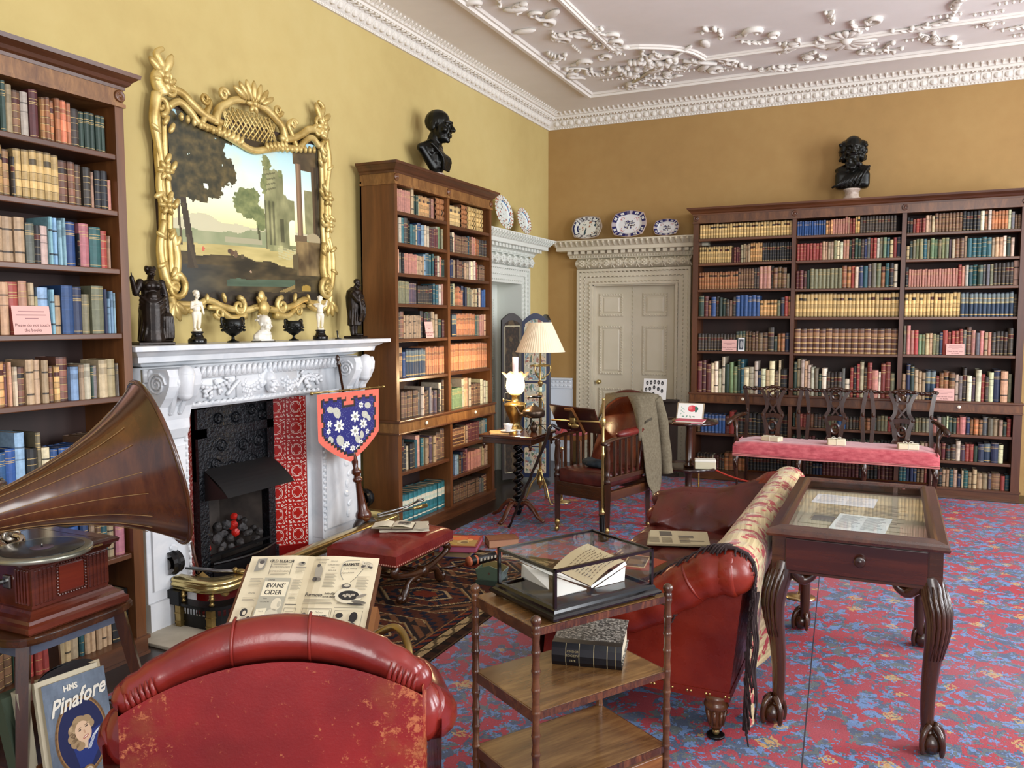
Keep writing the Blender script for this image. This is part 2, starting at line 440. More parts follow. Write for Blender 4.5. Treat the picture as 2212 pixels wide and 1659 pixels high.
# ---------------------------------------------------------------- door surrounds
def door_set(mb_name,x0,x1,ztop,mt,M,hood_l,hood_r,full=True,panels=True):
    pass
def T_left(y0):   # local x along wall, local y into room negative -> world
    return Matrix.Translation((XW,y0,0))@Matrix.Rotation(PI/2,4,'Z')
def T_back(x0): return Matrix.Translation((x0,YB,0))
def surround(idx,T,o0,o1,zt,aw,mt,hl,hr,lab):
    # architrave around opening o0..o1 (local x), room side is -y
    def prof_at(w): return w
    m=MB(); m.T=T
    steps=[(0,.03),(.16*aw,.03),(.18*aw,.022),(.5*aw,.022),(.52*aw,.034),(.8*aw,.04),(.84*aw,.055),(aw,.055)]
    for (a,d),(b,_) in zip(steps[:-1],steps[1:]):
        if b-a<.01: continue
        m.box(o0-b,o0-a,-d,0,0,zt+b); m.box(o1+a,o1+b,-d,0,0,zt+b); m.box(o0-a,o1+a,-d,0,zt+a,zt+b)
    # beading
    for off,r in ((.17*aw,.008),(.51*aw,.009),(.82*aw,.01)):
        for z in along(.12,zt+off,.045):
            m.ell((o0-off,-.035,z),(r,r*1.2,r*1.5),5,4); m.ell((o1+off,-.035,z),(r,r*1.2,r*1.5),5,4)
        for x in along(o0-off,o1+off,.045): m.ell((x,-.035,zt+off),(r*1.5,r*1.2,r),5,4)
    st=struct(m.build('trim_%d'%idx,mt,norm=False),lab+' architrave')
    m=MB(); m.T=T; za=zt+aw; a0,a1=o0-aw,o1+aw
    # pulvinated frieze
    m.grid(lambda u,v:(a0+.0+(a1-a0)*u,-.03-.075*math.sin(PI*v),za+.005+.115*v),2,8)
    for xx in (a0,a1): m.add([(xx,-.03-.075*math.sin(PI*k/8),za+.005+.115*k/8) for k in range(9)]+[(xx,0,za+.12),(xx,0,za)],[tuple(range(11))])
    for x in along(a0,a1,.13):
        for k in range(8):
            a=2*PI*k/8; m.ell((x+.026*math.cos(a),-.10,za+.062+.026*math.sin(a)),(.013,.01,.013),5,4)
        m.ell((x,-.108,za+.062),.013,6,4); m.cap((x+.05,-.07,za+.02),(x+.065,-.10,za+.06),.008,.01,5); m.cap((x+.065,-.10,za+.06),(x+.08,-.07,za+.105),.01,.008,5); m.cap((x+.045,-.07,za+.11),(x+.06,-.09,za+.08),.008,.008,5); m.cap((x+.085,-.07,za+.015),(x+.07,-.09,za+.045),.008,.008,5)
    # dentil cornice
    h0=za+.12
    pr=[(0,0),(.06,0),(.075,.035),(.085,.04),(.085,.075),(.17,.075),(.18,.08),(.18,.115),(.185,.12),(.2,.135),(.235,.17),(.25,.175),(.25,.188),(0,.188)]
    m.sweep(pr,[((a0-.02,0,h0),(-1,0,0)),((a0-.02,0,h0),(-1,-1,0)),((a1+.02,0,h0),(1,-1,0)),((a1+.02,0,h0),(1,0,0))])
    for x in along(a0-.09,a1+.09,.075): m.box(x-.022,x+.022,-.155,-.085,h0+.042,h0+.074)
    for x in along(a0-.05,a1+.05,.03): m.ell((x,-.07,h0+.022),(.01,.01,.014),5,4)
    for x in along(a0-.22,a1+.22,.06): m.cap((x,-.2,h0+.13),(x,-.24,h0+.165),.01,.015,5)
    return struct(m.build('trim_%d'%(idx+1),mt,norm=False),lab+' carved hood with dentils')
surround(7,T_back(0),-3.07,-2.13,2.015,.17,CREAMP,0,0,'cream back wall door')
DW=mat('white_door_paint',(.84,.85,.81),.4)
surround(9,T_left(0),7.12,7.90,2.0,.17,DW,0,0,'white left wall door')
def panel(m,x0,x1,z0,z1,y):
    # fielded panel with carved moulding ring, door face at y
    b=.03
    m.box(x0,x1,y-.012,y,z0,z0+b); m.box(x0,x1,y-.012,y,z1-b,z1); m.box(x0,x0+b,y-.012,y,z0+b,z1-b); m.box(x1-b,x1,y-.012,y,z0+b,z1-b)
    for x in along(x0,x1,.028): m.ell((x,y-.014,z0+.012),(.011,.008,.009),5,4); m.ell((x,y-.014,z1-.012),(.011,.008,.009),5,4)
    for z in along(z0,z1,.028): m.ell((x0+.012,y-.014,z),(.009,.008,.011),5,4); m.ell((x1-.012,y-.014,z),(.009,.008,.011),5,4)
    g=.055; m.add([(x0+b,y+.001,z0+b),(x1-b,y+.001,z0+b),(x1-b,y+.001,z1-b),(x0+b,y+.001,z1-b),(x0+g,y-.01,z0+g),(x1-g,y-.01,z0+g),(x1-g,y-.01,z1-g),(x0+g,y-.01,z1-g)],[(0,1,5,4),(1,2,6,5),(2,3,7,6),(3,0,4,7),(4,5,6,7)])
d=thing('door_1','closed cream double door in the back wall','door',(0,0,0)); d['kind']='structure'
m=MB(); m.T=T_back(0); Y=.09
m.box(-3.08,-2.632,Y,Y+.02,0,2.02); m.box(-2.626,-2.12,Y,Y+.02,0,2.02); m.box(-3.08,-3.06,0,Y,0,2.02); m.box(-2.14,-2.12,0,Y,0,2.02); m.box(-3.08,-2.12,0,Y,2.0,2.03)
for x0,x1 in ((-3.015,-2.74),(-2.515,-2.24)):
    for z0,z1 in ((1.665,1.917),(1.013,1.56),(.25,.86)): panel(m,x0,x1,z0,z1,Y)
for z in along(0.02,2.0,.045): m.ell((-2.629,Y-.006,z),(.008,.008,.014),5,4)
m.build('door_leaf',CREAMP,d,norm=False)
m=MB(); m.T=T_back(0)@Matrix.Translation((-3.01,Y,.925))@Matrix.Rotation(PI/2,4,'X'); m.sm=True; m.lathe([(.022,0),(.022,.006),(.01,.01),(.009,.03),(.022,.04),(.027,.052),(.022,.066),(.004,.07)],14)
m.build('door_knob',BRASS,d)
d=thing('door_2','white panelled door in the left wall beyond the bookcase','door',(0,0,0)); d['kind']='structure'
m=MB(); m.T=T_left(0); Y=.26
m.box(7.10,7.92,Y,Y+.03,0,2.02); m.box(7.10,7.12,0,Y,0,2.02); m.box(7.90,7.92,0,Y,0,2.02); m.box(7.1,7.92,0,Y,2.0,2.03)
panel(m,7.2,7.80,1.20,1.85,Y); panel(m,7.2,7.80,.25,1.05,Y)
m.build('door_leaf',DW,d,norm=False)
m=MB(); m.T=T_left(0); m.box(7.26,7.74,Y-.014,Y-.011,1.26,1.79); m.build('door_brown_sheet',mat('smooth_brown_sheet',(.30,.26,.21),.12),d)  # thin smooth brown sheet over the upper door panel
# ================================================================ CARPETS
def carpetmat():
    N=NT('wool_carpet'); tc=N.n('ShaderNodeTexCoord'); 
    sn=N.n('ShaderNodeVectorMath',operation='SNAP'); sn.inputs[1].default_value=(.006,.006,1); N.l(tc.outputs['Object'],sn.inputs[0]); v=sn.outputs[0]
    mp=N.n('ShaderNodeMapping'); mp.inputs['Scale'].default_value=(1,1,0); N.l(v,mp.inputs['Vector']); v=mp.outputs[0]
    a=N.noise(v,9.5,4,.66,1.1); b=N.noise(v,16,4,.66,1.2)
    mp2=N.n('ShaderNodeMapping'); mp2.inputs['Location'].default_value=(5.3,2.1,0); N.l(v,mp2.inputs['Vector']); c=N.noise(mp2.outputs[0],13,4,.66,1.2)
    red=lin((.66,.25,.28)); dk=lin((.32,.37,.46)); bl=lin((.42,.54,.72)); gr=lin((.40,.43,.43)); lb=lin((.55,.65,.78)); ye=lin((.78,.65,.40)); pk=lin((.70,.34,.37))
    col=N.mix(N.ramp(b,[(.0,(0,0,0)),(.56,(1,1,1))],'CONSTANT'),red,pk)
    col=N.mix(N.ramp(a,[(.0,(0,0,0)),(.515,(1,1,1))],'CONSTANT'),red,dk)
    m3=N.math('MULTIPLY',N.ramp(a,[(.0,(0,0,0)),(.47,(1,1,1))],'CONSTANT'),N.ramp(c,[(0,(0,0,0)),(.52,(1,1,1))],'CONSTANT'))
    col=N.mix(m3,col,bl)
    m4=N.math('MULTIPLY',N.ramp(b,[(.0,(0,0,0)),(.545,(1,1,1))],'CONSTANT'),N.ramp(a,[(0,(0,0,0)),(.5,(1,1,1))],'CONSTANT'))
    col=N.mix(m4,col,gr)
    # yellow sprigs on a regular net
    vo=N.n('ShaderNodeTexVoronoi'); vo.inputs['Scale'].default_value=4.6; vo.inputs['Randomness'].default_value=.35; vo.distance='MANHATTAN'; N.l(v,vo.inputs['Vector'])
    ring=N.ramp(N.math('ADD',vo.outputs['Distance'],N.math('MULTIPLY',N.math('SUBTRACT',b,.5),.5)),[(0,(1,1,1)),(.12,(0,0,0)),(.17,(1,1,1)),(.235,(0,0,0))],'CONSTANT')
    col=N.mix(N.math('MULTIPLY',ring,.8),col,ye)
    f=N.noise(N.coords(),150,2); col=N.mix(.35,col,N.ramp(f,[(.3,(.30,.30,.34)),(.7,(1,1,1))]),'MULTIPLY')
    w=N.noise(N.coords(),.7,3); col=N.mix(N.ramp(w,[(.35,(0,0,0)),(.75,(.32,)*3)]),col,lin((.60,.58,.62)))
    # seams between carpet widths (lines along y)
    sx=N.n('ShaderNodeSeparateXYZ'); N.l(tc.outputs['Object'],sx.inputs[0])
    q=N.math('ABSOLUTE',N.math('ADD',N.math('ADD',sx.outputs['X'],.253),N.math('MULTIPLY',N.math('SUBTRACT',sx.outputs['Y'],2.99),.053))); col=N.mix(N.math('LESS_THAN',q,.0028),col,(.05,.04,.05))
    far=N.math('GREATER_THAN',sx.outputs['Y'],5.0)
    for xs in (2.86,2.66,2.45,2.24):
        q=N.math('ABSOLUTE',N.math('ADD',sx.outputs['X'],xs)); col=N.mix(N.math('MULTIPLY',N.math('MULTIPLY',N.math('LESS_THAN',q,.004),far),.5),col,lin((.66,.60,.56)))
    N.l(col,N.b.inputs['Base Color']); N.b.inputs['Roughness'].default_value=.95; N.b.inputs['Specular IOR Level'].default_value=.1
    N.bump(f,.4,.004); return N.m
m=MB(); m.box(-3.02,4.0,-2.0,8.25,0,.006); CARP=m.build('carpet',carpetmat()); tag(CARP,'large red and blue flowered wool carpet covering the room floor','carpet')
# ================================================================ BOOKCASES
def bookcase(name,label,T_loc,rz,W0,W1,cols,up,low,ms,roundels,knobs,D=.30):
    # local x along front, local y = depth (away from room), z up
    root=thing(name,label,'bookcase',T_loc,rz)
    side,hor,ven,corn=ms
    LT,LB=.884,.792        # ledge band
    TOP=2.60
    for x0,x1 in ((W0,cols[0][0]),(cols[-1][1],W1)):
        m=MB(); m.box(x0,x1,0,D,LT,TOP); m.box(x0-(.012 if x0==W0 else 0),x1+(.012 if x1==W1 else 0),-.015,D,.09,LB); m.build('side_panel',side,root)
    for (a,b),(c,d) in zip(cols[:-1],cols[1:]):
        m=MB(); m.box(b,c,0,D,LT,TOP); m.box(b,c,-.012,D,.09,LB); m.build('upright',side,root)
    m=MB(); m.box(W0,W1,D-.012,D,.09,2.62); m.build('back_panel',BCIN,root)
    for (x0,x1),us,ls in zip(cols,up,low):
        for z in us:
            m=MB(); m.bbox(x0,x1,.004,D-.012,z-.026,z,.004); m.build('shelf',hor,root)
        for z in ls:
            m=MB(); m.bbox(x0,x1,-.004,D-.012,z-.026,z,.004); m.build('shelf',hor,root)
    # frieze and roundels
    m=MB(); m.box(W0,W1,-.004,D,TOP,2.672); m.box(W0-.006,W1+.006,-.012,D,TOP-.012,TOP+.004); fr=m.build('frieze',ven,root)
    for x in roundels:
        m=MB(); m.T=Matrix.Translation((x,-.004,2.638))@Matrix.Rotation(PI/2,4,'X'); m.sm=True; m.lathe([(.028,0),(.028,.006),(.022,.012),(.017,.006),(.010,.006),(.008,.013),(0.001,.014)],14); m.build('roundel',side,fr)
    pr=[(0,2.668),(.008,2.668),(.010,2.682),(.022,2.69),(.03,2.705),(.05,2.722),(.056,2.724),(.06,2.742),(-.1,2.744)]
    m=MB(); m.sweep(pr,[((W0,D,0),(-1,0,0)),((W0,0,0),(-1,-1,0)),((W1,0,0),(1,-1,0)),((W1,D,0),(1,0,0))]); m.box(W0,W1,0,D,2.70,2.744); m.build('cornice',corn,root)
    m=MB(); m.box(W0-.012,W1+.012,-.022,D,LB,LT-.02); led=m.build('ledge_frieze',ven,root)
    m=MB(); m.bbox(W0-.022,W1+.022,-.036,D,LT-.022,LT,.006); m.bbox(W0-.02,W1+.02,-.03,D,LB-.014,LB,.004); m.build('ledge',hor,root)
    for x in knobs:
        m=MB(); m.T=Matrix.Translation((x,-.022,.83))@Matrix.Rotation(PI/2,4,'X'); m.sm=True; m.lathe([(.014,0),(.016,.006),(.012,.012),(.001,.014)],12); m.build('ivory_knob',IVORY,led)
    m=MB(); m.box(W0-.015,W1+.015,-.02,D,.0,.09); m.box(W0-.022,W1+.022,-.03,D,.075,.092); m.box(W0-.02,W1+.02,-.028,D,0,.015); m.build('plinth',hor,root)
    return root
BK=[]   # every book: dict
PALD=dict(y=((.80,.65,.37),'gold-tan leather'),q=((.80,.58,.32),'tan leather'),t=((.74,.60,.44),'buff cloth'),o=((.62,.37,.20),'orange-brown calf'),O=((.76,.45,.25),'tawny orange leather'),
 b=((.44,.30,.20),'brown leather'),d=((.23,.19,.16),'dark brown'),k=((.11,.11,.12),'black'),c=((.36,.21,.15),'chestnut leather'),g=((.16,.26,.21),'dark green'),G=((.42,.54,.36),'light green'),
 s=((.46,.45,.32),'olive'),n=((.13,.36,.39),'teal'),T=((.10,.42,.46),'turquoise and cream'),u=((.13,.18,.31),'navy blue'),U=((.13,.30,.55),'bright blue'),N=((.14,.24,.35),'slate blue'),
 l=((.48,.64,.74),'pale blue'),e=((.43,.42,.41),'grey'),r=((.62,.21,.18),'red'),R=((.76,.30,.27),'coral red'),m=((.38,.15,.15),'maroon'),p=((.78,.50,.42),'salmon pink'),P=((.66,.37,.42),'dusky pink'),
 w=((.86,.80,.66),'cream'),v=((.36,.27,.33),'mauve'))
def desat(c,k=.16): g=.3*c[0]+.55*c[1]+.15*c[2]; return tuple(x+(g-x)*k for x in c)
PALD={k:(desat(v[0]),v[1]) for k,v in PALD.items()}
GOLD=(.76,.64,.40)
def sh(c,k): return tuple(min(1,max(0,x*k)) for x in c)
def segs(key,rr,col):
    # spine colour bands bottom->top
    dk=sh(col,.62); lt=sh(col,1.18)
    if key in 'yqcbo':
        lab=rr.choice([sh(col,.45),(.30,.12,.10),(.16,.12,.10),dk])
        B=[(.05,dk),(.062,GOLD),(.20,col),(.212,GOLD),(.225,dk),(.37,lt),(.382,GOLD),(.395,dk),(.53,col),(.542,GOLD),(.555,dk),(.69,lt),(.702,GOLD),(.82,lab if rr.random()<.6 else col),(.832,GOLD),(.96,col),(1,dk)]
        if key=='c': B=[(.06,(.70,.55,.35)),(.08,col),(.16,lt),(.22,(.75,.60,.40)),(.24,dk),(.38,col),(.44,(.72,.57,.36)),(.46,dk),(.6,lt),(.66,(.75,.6,.4)),(.68,dk),(.82,(.62,.45,.3)),(.84,dk),(.93,lt),(.95,(.75,.6,.4)),(1,dk)]
        return B
    if key=='O': return [(.04,dk),(.05,GOLD),(.3,col),(.31,dk),(.55,lt),(.56,dk),(.70,col),(.71,GOLD),(.80,sh(col,.8)),(.81,GOLD),(.97,col),(1,dk)]
    if key in 'dk':
        return [(.06,dk),(.075,GOLD),(.24,col),(.25,(.55,.48,.35)),(.43,lt),(.44,(.55,.48,.35)),(.62,col),(.63,GOLD),(.76,rr.choice([(.34,.14,.11),col])),(.775,GOLD),(.94,col),(1,dk)]
    if key=='T': return [(.1,col),(.14,(.86,.84,.74)),(.2,col),(.28,lt),(.5,col),(.56,(.86,.84,.74)),(.66,(.75,.80,.72)),(.78,(.86,.84,.74)),(.84,lt),(.97,col),(1,dk)]
    if key=='N': return [(.06,col),(.10,GOLD),(.55,col),(.62,(.62,.58,.42)),(.74,(.45,.48,.46)),(.78,GOLD),(.95,(.42,.47,.47)),(1,dk)]
    if key in 'mrn' and rr.random()<.5:
        return [(.07,col),(.08,GOLD),(.3,col),(.31,GOLD),(.52,col),(.53,GOLD),(.72,col),(.735,GOLD),(.9,sh(col,.9)),(.91,GOLD),(1,col)]
    if key in 'wtl':
        if rr.random()<.3: return [(.2,col),(.24,sh(col,.35)),(.7,col),(.74,sh(col,.35)),(1,col)]
        if rr.random()<.5: return [(.62,col),(.80,sh(col,.82)),(.9,col),(1,sh(col,.85))]
        return [(.55,col),(.57,sh(col,.7)),(.74,col),(.77,sh(col,.6)),(1,col)]
    g2=GOLD if rr.random()<.8 else lt
    return [(.05,col),(.06,g2),(.5,col),(.52,sh(col,1.1)),(.70,col),(.712,g2),(.735,col),(.75,g2),(.80,col),(.812,g2),(.95,col),(.96,g2),(1,col)]
def book_mesh(m,b,T):
    rr=random.Random(b['seed']); w,h,d=b['w'],b['h'],b['d']; m.T=T
    col=b['col']; B=segs(b['key'],rr,col); x=.0006
    arc=[(x,.004),(w*.22,-.003),(w*.5,-min(.006,w*.16)),(w*.78,-.003),(w-x,.004)]
    z0=0; L=lin
    m.hc=True
    for z1,c in B:
        v=[];n=len(arc)
        for zz in (z0*h,z1*h): v += [(a,y,zz) for a,y in arc]
        m.add(v,[(i,i+1,n+i+1,n+i) for i in range(n-1)],[L(c)]*(n-1)); z0=z1
    cv=sh(col,.85) if b['key'] not in 'yqcbo' else sh(col,.75)
    pg=rr.choice([(.62,.54,.42),(.52,.43,.32),(.70,.62,.50),(.40,.32,.24)])
    m.add([(x,.004,0),(x,d,0),(x,d,h),(x,.004,h),(w-x,.004,0),(w-x,d,0),(w-x,d,h),(w-x,.004,h)],[(0,3,2,1),(4,5,6,7),(1,2,6,5),(0,1,5,4)],[L(cv)]*4)
    e=min(.003,w*.15)
    m.add([(e,.01,h-.004),(w-e,.01,h-.004),(w-e,d,h-.004),(e,d,h-.004)],[(0,1,2,3)],[L(pg)])
    m.add([(x,.004,h),(e,.004,h),(e,d,h),(x,d,h),(w-e,.004,h),(w-x,.004,h),(w-x,d,h),(w-e,d,h)]+[(a,y,h) for a,y in arc]+[(w-e,.012,h),(e,.012,h)],[(0,1,2,3),(4,5,6,7),tuple(range(8,15))],[L(cv)]*3)
ORD1=['zeroth','first','second','third','fourth','fifth','sixth','seventh','eighth','ninth','tenth','eleventh','twelfth','thirteenth','fourteenth','fifteenth','sixteenth','seventeenth','eighteenth','nineteenth','twentieth']
TENS={20:'twenty',30:'thirty',40:'forty',50:'fifty',60:'sixty'}
def ordw(n):
    if n<=20: return ORD1[n]
    t=n//10*10
    return (TENS[t][:-1]+'ieth') if n==t else TENS[t]+'-'+ORD1[n-t]
def parse(row):
    out=[]
    for tok in row.split():
        st=tok[0]=='='
        if tok[0]=='-': out.append(('gap',None,0,float(tok[1:]),0)); continue
        if st: tok=tok[1:]
        k=0
        while tok[k].isdigit(): k+=1
        n=int(tok[:k] or 1); key=tok[k]; r=tok[k+1:]; wd=1.0
        if '*' in r: r,ws=r.split('*'); wd=float(ws)
        if st: out.append(('stack',key,n,wd,0))
        else:
            for _ in range(n): out.append(('b',key,int(r or 80)/100,wd,n))
    return out
def fill(root,case,shelf_name,x0,x1,z,clear,row,seed,from_right=False,yoff=.03,maxd=.24):
    rr=random.Random(seed); it=parse(row); T=sum(i[3] for i in it); U=(x1-x0-.008)/T; x=x0+.004
    MW=root.matrix_basis.copy(); cnt=0; row_b=[]
    prev=None
    for typ,key,a,wd,run in it:
        if typ=='gap': x+=wd*U; continue
        base=PALD[key][0]
        if typ=='stack':
            n=a; hh=clear*.94/n
            for k in range(n):
                jit=rr.uniform(.88,1.1); col=sh(base,jit)
                ln=min(wd*U*.98,.3); 
                # lying flat: rotate spine to horizontal
                Tm=Matrix.Translation((x+.002+rr.uniform(0,.004),yoff,z+hh*(k+1)))@Matrix.Rotation(PI/2,4,'Y')
                row_b.append(dict(w=hh*.97,h=ln,d=min(ln*.7,maxd),key=key,col=col,T=MW@Tm,seed=rr.random(),flat=True,case=case,shelf=shelf_name,root=root))
            x+=wd*U; continue
        w=wd*U*(rr.uniform(.86,1.12) if run<5 else 1); w=min(w,x1-x-.001)
        if w<.004: continue
        h=clear*a*(rr.uniform(.975,1.015) if run>4 else rr.uniform(.95,1.03)); h=min(h,clear*.985)
        if run>4:
            if prev!=(key,run): setc=sh(base,rr.uniform(.92,1.06))
            col=sh(setc,rr.uniform(.95,1.05))
        else:
            f=rr.uniform(.8,1.15); col=tuple(min(1,max(0,c*f*rr.uniform(.94,1.06))) for c in base)
        prev=(key,run)
        yy=yoff+rr.uniform(-.004,.006) if run>4 else yoff+rr.uniform(-.01,.014)
        row_b.append(dict(w=w*.985,h=h,d=min(h*.72,maxd),key=key,col=col,T=MW@Matrix.Translation((x,yy,z)),seed=rr.random(),flat=False,case=case,shelf=shelf_name,root=root))
        x+=w
    N=len(row_b)
    for i,b in enumerate(row_b):
        b['pos']=(N-i) if from_right else i+1; b['fr']=from_right; BK.append(b)
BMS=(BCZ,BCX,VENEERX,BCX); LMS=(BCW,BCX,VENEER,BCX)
cols3=[(-1.82,-.918),(-.882,.038),(.076,.975)]
upB=[[2.435,2.189,1.926,1.655,1.306],[2.424,2.188,1.916,1.643,1.296],[2.404,2.167,1.915,1.642,1.298]]
lowB=[[.469],[.573,.345],[.579,.335]]
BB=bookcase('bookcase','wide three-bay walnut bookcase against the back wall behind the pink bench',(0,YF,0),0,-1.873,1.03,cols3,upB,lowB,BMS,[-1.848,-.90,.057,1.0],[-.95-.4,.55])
cols2=[(5.03,5.755),(5.793,6.510)]
upC=[[2.403,2.179,1.96,1.739,1.48,1.189],[2.383,2.169,1.962,1.733,1.483,1.195]]
lowC=[[.493],[.571,.327]]
def shiftc(cs,o): return [(a-o,b-o) for a,b in cs]
BCN=bookcase('bookcase','tall two-bay walnut bookcase right of the fireplace, middle one of the three bookcases',(XF,4.993,0),PI/2,0,1.554,shiftc(cols2,4.993),upC,lowC,LMS,[.02,.78,1.535],[.37,1.18],D=.295)
BL=bookcase('bookcase','tall walnut bookcase left of the fireplace beside the gramophone',(XF,1.18,0),PI/2,0,1.551,[(.04,.76),(.80,1.506)],[[2.372,2.116,1.85,1.552,1.258]]*2,[[.508]]*2,LMS,[.02,.78,1.53],[.37,1.18],D=.295)
bpy.context.view_layer.update()
def rows(root,case,cols,up,low,table,seed,fr=None):
    names=['top','second','third','fourth','fifth','sixth','seventh','eighth','ninth','tenth']
    for ci,((x0,x1),us,ls,tb) in enumerate(zip(cols,up,low,table)):
        zs=[2.60]+us+[.884,.792]+ls+[.092]
        k=0
        levels=[]
        for i,z in enumerate(us+[.884]): levels.append((z,([2.598]+us)[i]-z-.03 if i else 2.588-z))
        L2=[.778]+[q-.026 for q in ls]
        for i,z in enumerate(ls+[.092]): levels.append((z,L2[i]-z-.006))
        for i,((z,cl),row) in enumerate(zip(levels,tb)):
            if row: fill(root,case[ci],names[i],x0,x1,z+.0005,cl,row,seed+ci*31+i,fr[ci] if fr else False)
rows(BB,['left bay of back bookcase','middle bay of back bookcase','right bay of back bookcase'],cols3,upB,lowB,[
 ["33y94","14y78 4m70 4t82 5q88 12k84","15o76 6b88 2d90 3p96*1.6 1d92 3b90*1.6 1s60","1g88*1.5 1m84*1.4 1o70 1U80*1.5 1d84 2g78 1d70 1t66 1d80 6U86*1.2 5q66 1s66 1u78 1r80 1o80",
  "12d54 3g62 4b62 2b60*1.5 1d78*1.6 1g50 2o56*1.2 1u56*1.3","2m82*1.2 1m72*1.4 2w78 1w60 1w94 1g72*1.2 1G80 1G70 1g90 1n88 1w66*1.4 1w68*1.4 1w84 1u60 1w62*1.3 1t64 1w86*1.6 1b60 1w86*.6 1k64*2",
  "1b80 7U62 1m60*1.3 1r72*1.2 12k70*1.2","5d45*1.2 1w45*.6 2m42 2d44 5o52*1.6 12k50*1.2"],
 ["12U84*1 3q84 5p88 2p98 2r85 2q94 12d92*1.2 -2","8r78*1.1 4t84 1s86 2w84 2p86 1g88 1m90 2g92 1d88 1u92 1e92 2r92 1w90 1s96 1G96 1n88 1t80 1r88*1.2 1u92*1.4","3m72 1g74 8s78*1.1 2o86*1.2 1r86*1.2 1w80 1u84*1.2 1n84*1.3 1e90*1.2 2s94*1.2 1o84 1n96*1.2 1k96*1.2 1w88","27y92*1.1","16c76*1.6",
  "1g86 1t92 1w90 1t85 1w76 1w72 1s70*1.2 1g58 1w70*1.3 4d60*1.1 1e70 1w44*1.3 1r74 1k76 1r84 1w88*1.3 1b72 1r88*1.5 1p70*2 1w62*.6 2r88*1.3 1s60*1.3","1g66 1o64 3r66 1b70 3d66 4s62 2U66*1.3 4d60 4o58 1e60 3s70 1r68*1.2","5g70 2m72 5d60 6g62 8g66 4k68","6d80 3u60 10m70 5k80 4m80"],
 ["2k76 4r70 3t84 8b92*1.1 5k94*1.1 1w92*1.2 1o92 1w95 5O90 1w90 1e85 2b70","1t60 1g84*1.2 1s86*1.2 2s88*1.2 1n84*1.3 1s85 2G88*1.3 1s86 2s90*1.2 1v80 1w84 2b88*1.3 1t92 5n84*1.5 2t82*1.2 1t80*1.3 1w90 1g86*1.3 1w82*1.2 -1","1k84 18p72*.8 1r90 1p80 1w84 2n86*1.2 1g84*1.4 2e84*.9 1s84 5d90*1.1 1t96*1.5","15y90*1.1 12N88*1.25 1d80","1s84 1p82 1p70*1.2 1r70*1.2 1G60 1s60 2t62 2s60 1u64 1r72*1.3 2r68 2r72 1e70 1b82*1.4 1p70*1.2 1e66 1p70 1t66 1p66 4d68*1.1 1d80*1.2",
  "1t62*1.3 1u84*1.0 1g84 1t74 1t66 1t64 1N72*1.5 1N72*1.4 1r58 1o66*1.2 2o66*1.6 1w62 1e58 1d76 1w60*1.4 1v58 1w74*1.4 1r62 1d60 1w70*1.2 1u76*2 1t70*1.8 1s64","4d66 4s66 1w66 1p66*1.2 1e75*1.2 1s80*1.3 1w80*.6 1g78*1.2 1g76 1r75*1.0 1p82*1.6 1u82*1.2 1o75 2o75*1.2 1e82*1.3 1s80*1.4 1t82*1.4 1t76 1g70 1r84*1.2","5e66 2t70 1o70 3m70 1k66 1d72*1.2 1w85*1.2 1v70 2r72 1g68 1u78*1.6 1N85*1.4 1u84*1.5 1w76*1.2 -2","2n72 3u70 2b70 2r75 1w72 1d85 1k82 1t74 1t72 1n78 1t74 1u60 1t72*.6 1n74*1.3 1t68 1t82 2t66*1.3 1v68 1b70*2 1r60 1n64"]],100,[False,False,True])
rows(BCN,['left bay of middle bookcase','right bay of middle bookcase'],shiftc(cols2,4.993),upC,lowC,[
 ["8p88 1t96*1.2 2g80 1w80 5q84 1b86*1.2 2p84 =4o*5","1t82 2w92 1n92*1.3 1d94*1.8 1k90*.6 3n78*1.2 1w80*.5 1n84*1.2 1U88*2 1l86*1.3 1w86*.8 1w86*1.2 4m78 1w90*.6 1G92*1.2 1s80","1t78 2p90 1e78 1k80 8p80 5t76 1l85*1.2 1n90*2 1n88*1.3 1n90 1u88*1.4 2m74 1w86 1p84 3g74","7s86*1.1 4v80*1.1 6d74*1.1 2k80*1.1 3n85*1.2 1w85 3p86","1b80 1b84*1.2 1b88*1.5 9t76*.8 2d88*1.3 1g86 1d84 2t88 1t84 2g66 1m64","1t84*1.2 1t85 1q86*1.2 1U72 8N80*1.1 9O84","1d74 1b72 6b74*1.2 1e68 1w80*1.3 3b66 1e76 2v64 1w66 1d68 1w84 1b90","1b82*1.3 1l74*.9 1d90*.7 1k74*1.2 1t66 1k70*1.2 1d70*.9 1n74*1.4 1p88*1.6 1n74 3t74 1v76*1.3 2t74 2b80 2b88","1n60*1.2 11T60*1.6"],
 ["7y80*.9 =5o*3 =5y*4 =5y*4 -2","4d70 1w90 1p86 8b80 1n85 2b84 3p84 3o80 5d80","2U80 2u84 1t88 4b84 2d82 3t78 4w90 1r84 6b76 1r70","2s80 1g82 1w90 4o80 1o70 2u84 4s80 3t76 1k80 1w80 1k84 3U76","1w84*1.2 4N84 10O86 1g84 1s80 1p84*1.2 2p84 1t84","22O88","1b70 1t76*1.2 6G60 1w88*1.2 2t86 1w88 6b66 1w80*1.3 1t76 2w70","10c75 2t76 8m80 4e80 2n84","2o74*1.2 1b80 2l78*1.2 1b75 1u84 2m82 1P90*1.2 8p74 4t80","20b72 3e60 3c70"]],300)
